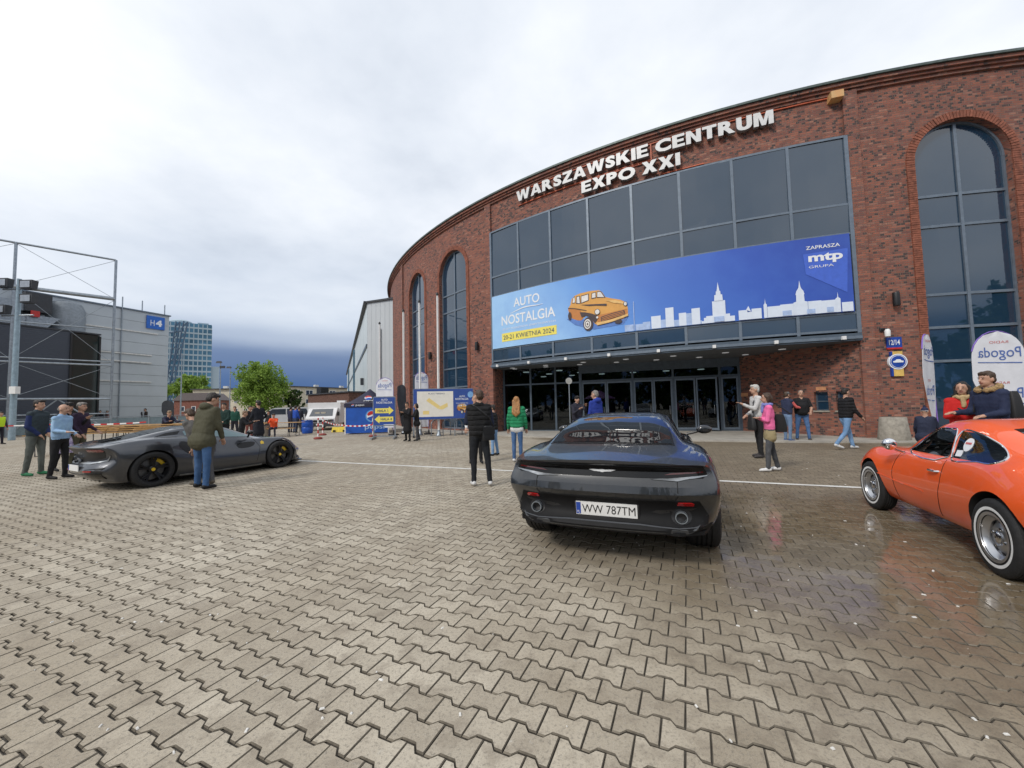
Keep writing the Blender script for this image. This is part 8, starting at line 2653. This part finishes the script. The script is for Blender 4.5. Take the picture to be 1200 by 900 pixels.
# --- right
pk = person('woman with brown bob, lilac scarf and pink jacket, arms folded, in dark jeans', (5.22, 7.86), -68, 1.58, (.80, .16, .36), 'plain', None, (.045, .047, .052), 'denim', (.74, .74, .74), 'brown', 'bob', lean=2,
       arms=((10, 98, 6, 60), (10, 100, 6, 60)), legs=((9, 6, 1), (-7, 5, 2)), girth=.9, skirt=.10, hem=(.33, .27, .15), hat=((.20, .22, .50), 'scarf'), voxel=.013)
T_ = pk['T']
rounded('tote_bag', 'large slack black tote bag hanging behind the woman in pink', 'bag', T_ @ Vector((.13, -.20, .12)), (.11, .27, .36), -R(-68) + .1, mat('black_canvas', (.011, .011, .012), .8),
        strap=[T_ @ Vector(p) for p in ((.10, -.40, .30), (.14, -.16, .52), (.17, -.02, .57), (.16, .05, .50), (.12, -.10, .30))])
wh = person('white haired person in pale grey jacket lifting both hands to take a picture', (6.20, 9.75), -82, 1.82, (.52, .51, .50), 'plain', None, (.016, .016, .018), 'plain', (.05, .045, .045), 'white', 'short',
       arms=((26, 92, 6, 20), (-6, 66, 6, 25)), legs=((3, 3, 3), (-3, 3, 3)), shirt=(.05, .05, .055), voxel=.014)
T_ = wh['T']
rounded('shoulder_bag', 'black shoulder bag hanging in front of the white haired person', 'bag', T_ @ Vector((-.10, .20, -.10)), (.30, .12, .36), -R(-82), mat('black_nylon', (.012, .012, .013), .6), strap=[T_ @ Vector(p) for p in ((-.2, .18, .06), (-.14, .16, .40), (-.06, .05, .55), (0.0, -.10, .52))])
person('man in grey cap and navy body warmer over coral hoodie, reaching to his companion', (9.50, 13.35), 78, 1.70, (.028, .035, .075), 'plain', (.72, .15, .14), (.13, .20, .32), 'denim', (.03, .07, .20), 'brown', 'short', hat=((.13, .13, .13), 'cap'), hood=False, collar=True,
       arms=((50, 40, 4, 5), (40, 40, 4, 5)), voxel=.015)
person('stout cropped man in black short sleeved polo shirt and blue jeans by the small windows', (10.05, 13.40), 205, 1.74, (.012, .012, .014), 'plain', None, JEAN, 'denim', (.05, .04, .035), 'grey', 'crop', girth=1.34, arms=((10, 40, 20, 25), (6, 12, 24)), legs=((2, 2, 7), (-2, 2, 7)), short_sleeve=True, voxel=.015)
wk_ = person('dark haired man in black padded jacket and bright jeans striding right in white shoes', (9.45, 10.95), 92, 1.75, (.013, .013, .015), 'quilt', None, LJEAN, 'denim', WHT, 'dark', 'short', lean=4, puff=.016,
       legs=((20, 8, 2), (-16, 26, 2)), arms=((18, 70, 8, 10), (8, 30, 8)), shirt=(.16, .02, .035), voxel=.014)
person('small child in navy coat and bobble hat beside the edge on flag', (8.60, 8.05), 62, 1.20, (.022, .028, .055), 'plain', None, LJEAN, 'denim', BLK, 'dark', 'none', hat=((.025, .03, .07), 'beanie'), puff=.012, coat=.06, arms=((10, 20, 16), (25, 40, 8)), girth=1.05, voxel=.012)
rd = person('dark haired woman in bright red coat looking up from her phone behind the orange coupe', (7.60, 6.50), 225, 1.66, (.55, .020, .018), 'plain', None, (.02, .02, .03), 'plain', BLK, 'dark', 'wavy', head=(2, 14), coat=.30, girth=.98,
       arms=((8, 96, 8, 45), (8, 100, 8, 35)), hat=((.46, .34, .18), 'scarf'), voxel=.012)
o = empty('phone', 'dark phone held by the woman in the red coat', 'phone', sum((Vector(h) for h in rd['hands']), Vector()) / 2 + Vector((0, 0, .03)), R(30))
mb = MB(); mb.box((0, 0, 0), (.075, .012, .15)); po = mb.build('case', M['black'], o); po.rotation_euler = (R(-50), 0, 0)
mb = MB(); mb.box((0, .008, 0), (.066, .004, .135)); mb.build('screen', M['gloss_black'], po)
fh = person('young man in navy parka with fur hood and rucksack, profile to the left', (7.50, 6.02), 272, 1.80, (.020, .028, .065), 'plain', None, (.02, .02, .03), 'plain', BLK, 'brown', 'short', puff=.008, coat=.18, lean=4, hood=True, girth=.95,
       arms=((6, 72, 8, 10), (10, 76, 8, 4)), hat=(None, 'fur'), voxel=.012)
T_ = fh['T']
rounded('rucksack', 'black rucksack on the back of the man in the fur hood parka', 'rucksack', T_ @ Vector((0, -.25, .30)), (.30, .20, .46), -R(272), mat('rucksack_nylon', (.014, .014, .016), .6),
        strap=[T_ @ Vector(p) for p in ((.12, -.20, .10), (.15, .12, .22), (.13, .12, .45), (.11, -.10, .56))])

# --- left
person('man in hooded olive jacket and blue jeans bending over the grey sports car', (-5.98, 7.42), 12, 1.84, (.075, .072, .045), 'plain', None, (.035, .085, .19), 'denim', BLK, 'dark', 'short', lean=13, legs=((6, 6, 5), (-4, 3, 10)), arms=((4, 22, 8, 15), (2, 18, 8, 12)),
       head=(-14, 30), hood=True, girth=1.08, coat=.08, puff=.012, voxel=.013)
person('brown haired person stooping beside the grey sports car, mostly hidden by the olive jacket', (-6.13, 7.74), -78, 1.70, (.10, .095, .09), 'plain', None, (.10, .10, .105), 'plain', (.12, .10, .075), 'brown', 'short', lean=46, legs=((20, 30, 2), (8, 18, 2)), arms=((-42, 10, 2), (-40, 10, 2)), voxel=.014)
m2 = person('dark haired man in green grey jacket with blue sleeves behind the sports car tail', (-11.75, 9.5), 80, 1.84, (.035, .05, .06), 'plain', (.018, .03, .10), (.09, .10, .09), 'denim', (.02, .16, .07), 'dark', 'short', girth=1.06, arms=((-4, 48, 8, 30), (-4, 36, 8, 30)), voxel=.014, puff=.01, collar=True)
person('person in black with black cap behind the man with blue sleeves', (-11.75, 10.15), 95, 1.78, (.014, .014, .018), 'plain', None, (.014, .014, .02), 'plain', BLK, 'dark', 'short', hat=(BLK, 'cap'), arms=((30, 95, 6, 10), (10, 60, 6)), legs=((10, 4, 2), (-10, 6, 2)), voxel=.015)
person('grey haired man in dark plum jacket and olive trousers behind the denim jacket', (-11.65, 10.35), 78, 1.78, (.030, .018, .040), 'plain', None, (.09, .085, .055), 'plain', (.10, .09, .08), 'grey', 'short', arms=((6, 50, 8, 10), (4, 30, 8, 10)), voxel=.015)
dn = person('balding man in pale blue denim jacket holding a leaflet by the sports car', (-10.5, 8.95), 82, 1.70, (.27, .42, .62), 'denim', None, (.012, .012, .014), 'plain', BLK, 'grey', 'balding', arms=((-4, 66, 6, 20), (2, 80, 6, 2)), legs=((4, 4, 2), (-4, 4, 3)), girth=1.05, voxel=.013, collar=True)
h_ = dn['hands'][1]
o = empty('leaflet', 'pale folded leaflet in the hand of the man in denim', 'leaflet', h_ + Vector((.06, 0, .01)), R(10))
mb = MB(); mb.box((0, 0, 0), (.14, .09, .006)); mb.build('sheet', M['map_cream'], o)
cb = Vector((-11.3, 9.75, .72))
o = rounded('carrier_bag', 'printed white and violet carrier bag held among the men at the left', 'bag', cb, (.30, .12, .42), R(20), mat('printed_bag', (.55, .50, .60), .5, 0, .2, 14, alt=(.10, .05, .22)), strap=[cb + Vector(p) for p in ((-.08, 0, .2), (-.03, 0, .36), (.03, 0, .36), (.08, 0, .2))])
person('steward in yellow high visibility vest at the left edge', at(2, 20.4), 85, 1.72, (.52, .75, .03), 'plain', (.03, .03, .04), (.02, .02, .03), 'plain', BLK, 'dark', 'short', voxel=.02)

# --- beyond the sports car
person('man with glasses in dark green jacket facing the camera beyond the sports car', at(264, 15.6), 172, 1.80, (.012, .035, .030), 'plain', None, BLK, 'plain', BLK, 'dark', 'short', girth=1.1, voxel=.018, arms=((15, 45, 8, 20), (15, 45, 8, 20)))
person('short brown haired person in black jacket looking at a phone, left of the long coat', at(284, 13.6), 70, 1.47, (.014, .015, .018), 'plain', None, BLK, 'plain', BLK, 'fair', 'short', lean=8, head=(-10, 0), arms=((35, 75, 5, 10), (35, 75, 5, 10)), voxel=.018)
person('tall man in long black coat, hand on hip, beyond the sports car nose', at(304, 15.4), -72, 1.86, (.013, .015, .022), 'plain', None, BLK, 'plain', BLK, 'dark', 'short', coat=.40, arms=((10, 50, 12, 20), (-12, 70, 26, 10)), voxel=.018)
BG = 'visitors further back in the yard'
for px_, Y, fc, h, tp, bt, hr, lb in ((293, 19.5, 100, 1.72, (.02, .02, .025), (.20, .07, .06), 'dark', 'visitor in black top and rust trousers behind the short person in black'),
        (298, 20.5, 200, 1.70, (.42, .40, .38), (.05, .05, .06), 'fair', 'visitor in pale grey top just left of the long coat, further back'),
        (276, 21.5, 150, 1.74, (.02, .085, .06), (.03, .03, .04), 'brown', 'visitor in green jacket far back beside the man with glasses'),
        (341, 25.4, 10, 1.70, (.02, .025, .06), (.03, .03, .05), 'dark', 'visitor in navy, leftmost of the three by the white van'),
        (346.5, 25.0, 20, 1.74, (.02, .07, .36), (.04, .06, .12), 'dark', 'visitor in bright blue jacket, middle of the three by the white van'),
        (351, 25.6, -20, 1.70, (.03, .035, .05), (.04, .04, .05), 'brown', 'visitor in dark jacket, rightmost of the three by the white van'),
        (404, 30.0, 170, 1.68, (.45, .47, .52), (.03, .03, .05), 'dark', 'visitor in pale shirt against the dark brick outbuilding'),
        (119, 36.5, 150, 1.86, (.02, .02, .03), (.03, .03, .04), 'dark', 'visitor in black behind the grey barrier, beside the annexe corner'),
        (128, 37.0, 200, 1.84, (.30, .18, .18), (.03, .03, .04), 'grey', 'visitor in dull pink behind the grey barrier by the steel frame post'),
        (165, 39.6, 170, 1.98, (.03, .03, .035), (.03, .03, .04), 'dark', 'visitor in black behind the barrier, left of the pair under the H4 sign'),
        (172, 39.9, 190, 1.98, (.05, .04, .035), (.03, .03, .04), 'dark', 'visitor in brown behind the barrier, right of the pair under the H4 sign'),
        (316, 22.9, 200, 1.45, (.02, .02, .022), (.03, .03, .04), 'dark', 'visitor in black leaning by the picnic table behind the person in orange')):
    person(lb, at(px_, Y), fc, h, tp, 'plain', None, bt, 'plain', BLK, hr, 'short', group=BG, voxel=.024)
person('person in bright orange jacket seated at the picnic table', (-13.35, 21.55), 160, 1.70, (.80, .10, .03), 'plain', None, (.04, .04, .06), 'plain', BLK, 'dark', 'short', legs=((88, 88, 4), (85, 85, 6)), lean=14, arms=((45, 50, 8), (45, 50, 8)), seat=.52, voxel=.022)
person('dark clad person seated behind the stooping person, beyond the table row', (-14.6, 16.2), 110, 1.70, (.022, .024, .05), 'plain', None, BLK, 'plain', BLK, 'fair', 'short', legs=((88, 88, 4), (85, 85, 6)), lean=22, arms=((45, 50, 8), (45, 50, 8)), seat=.80, voxel=.02)
flush_people()
bpy.context.view_layer.update()
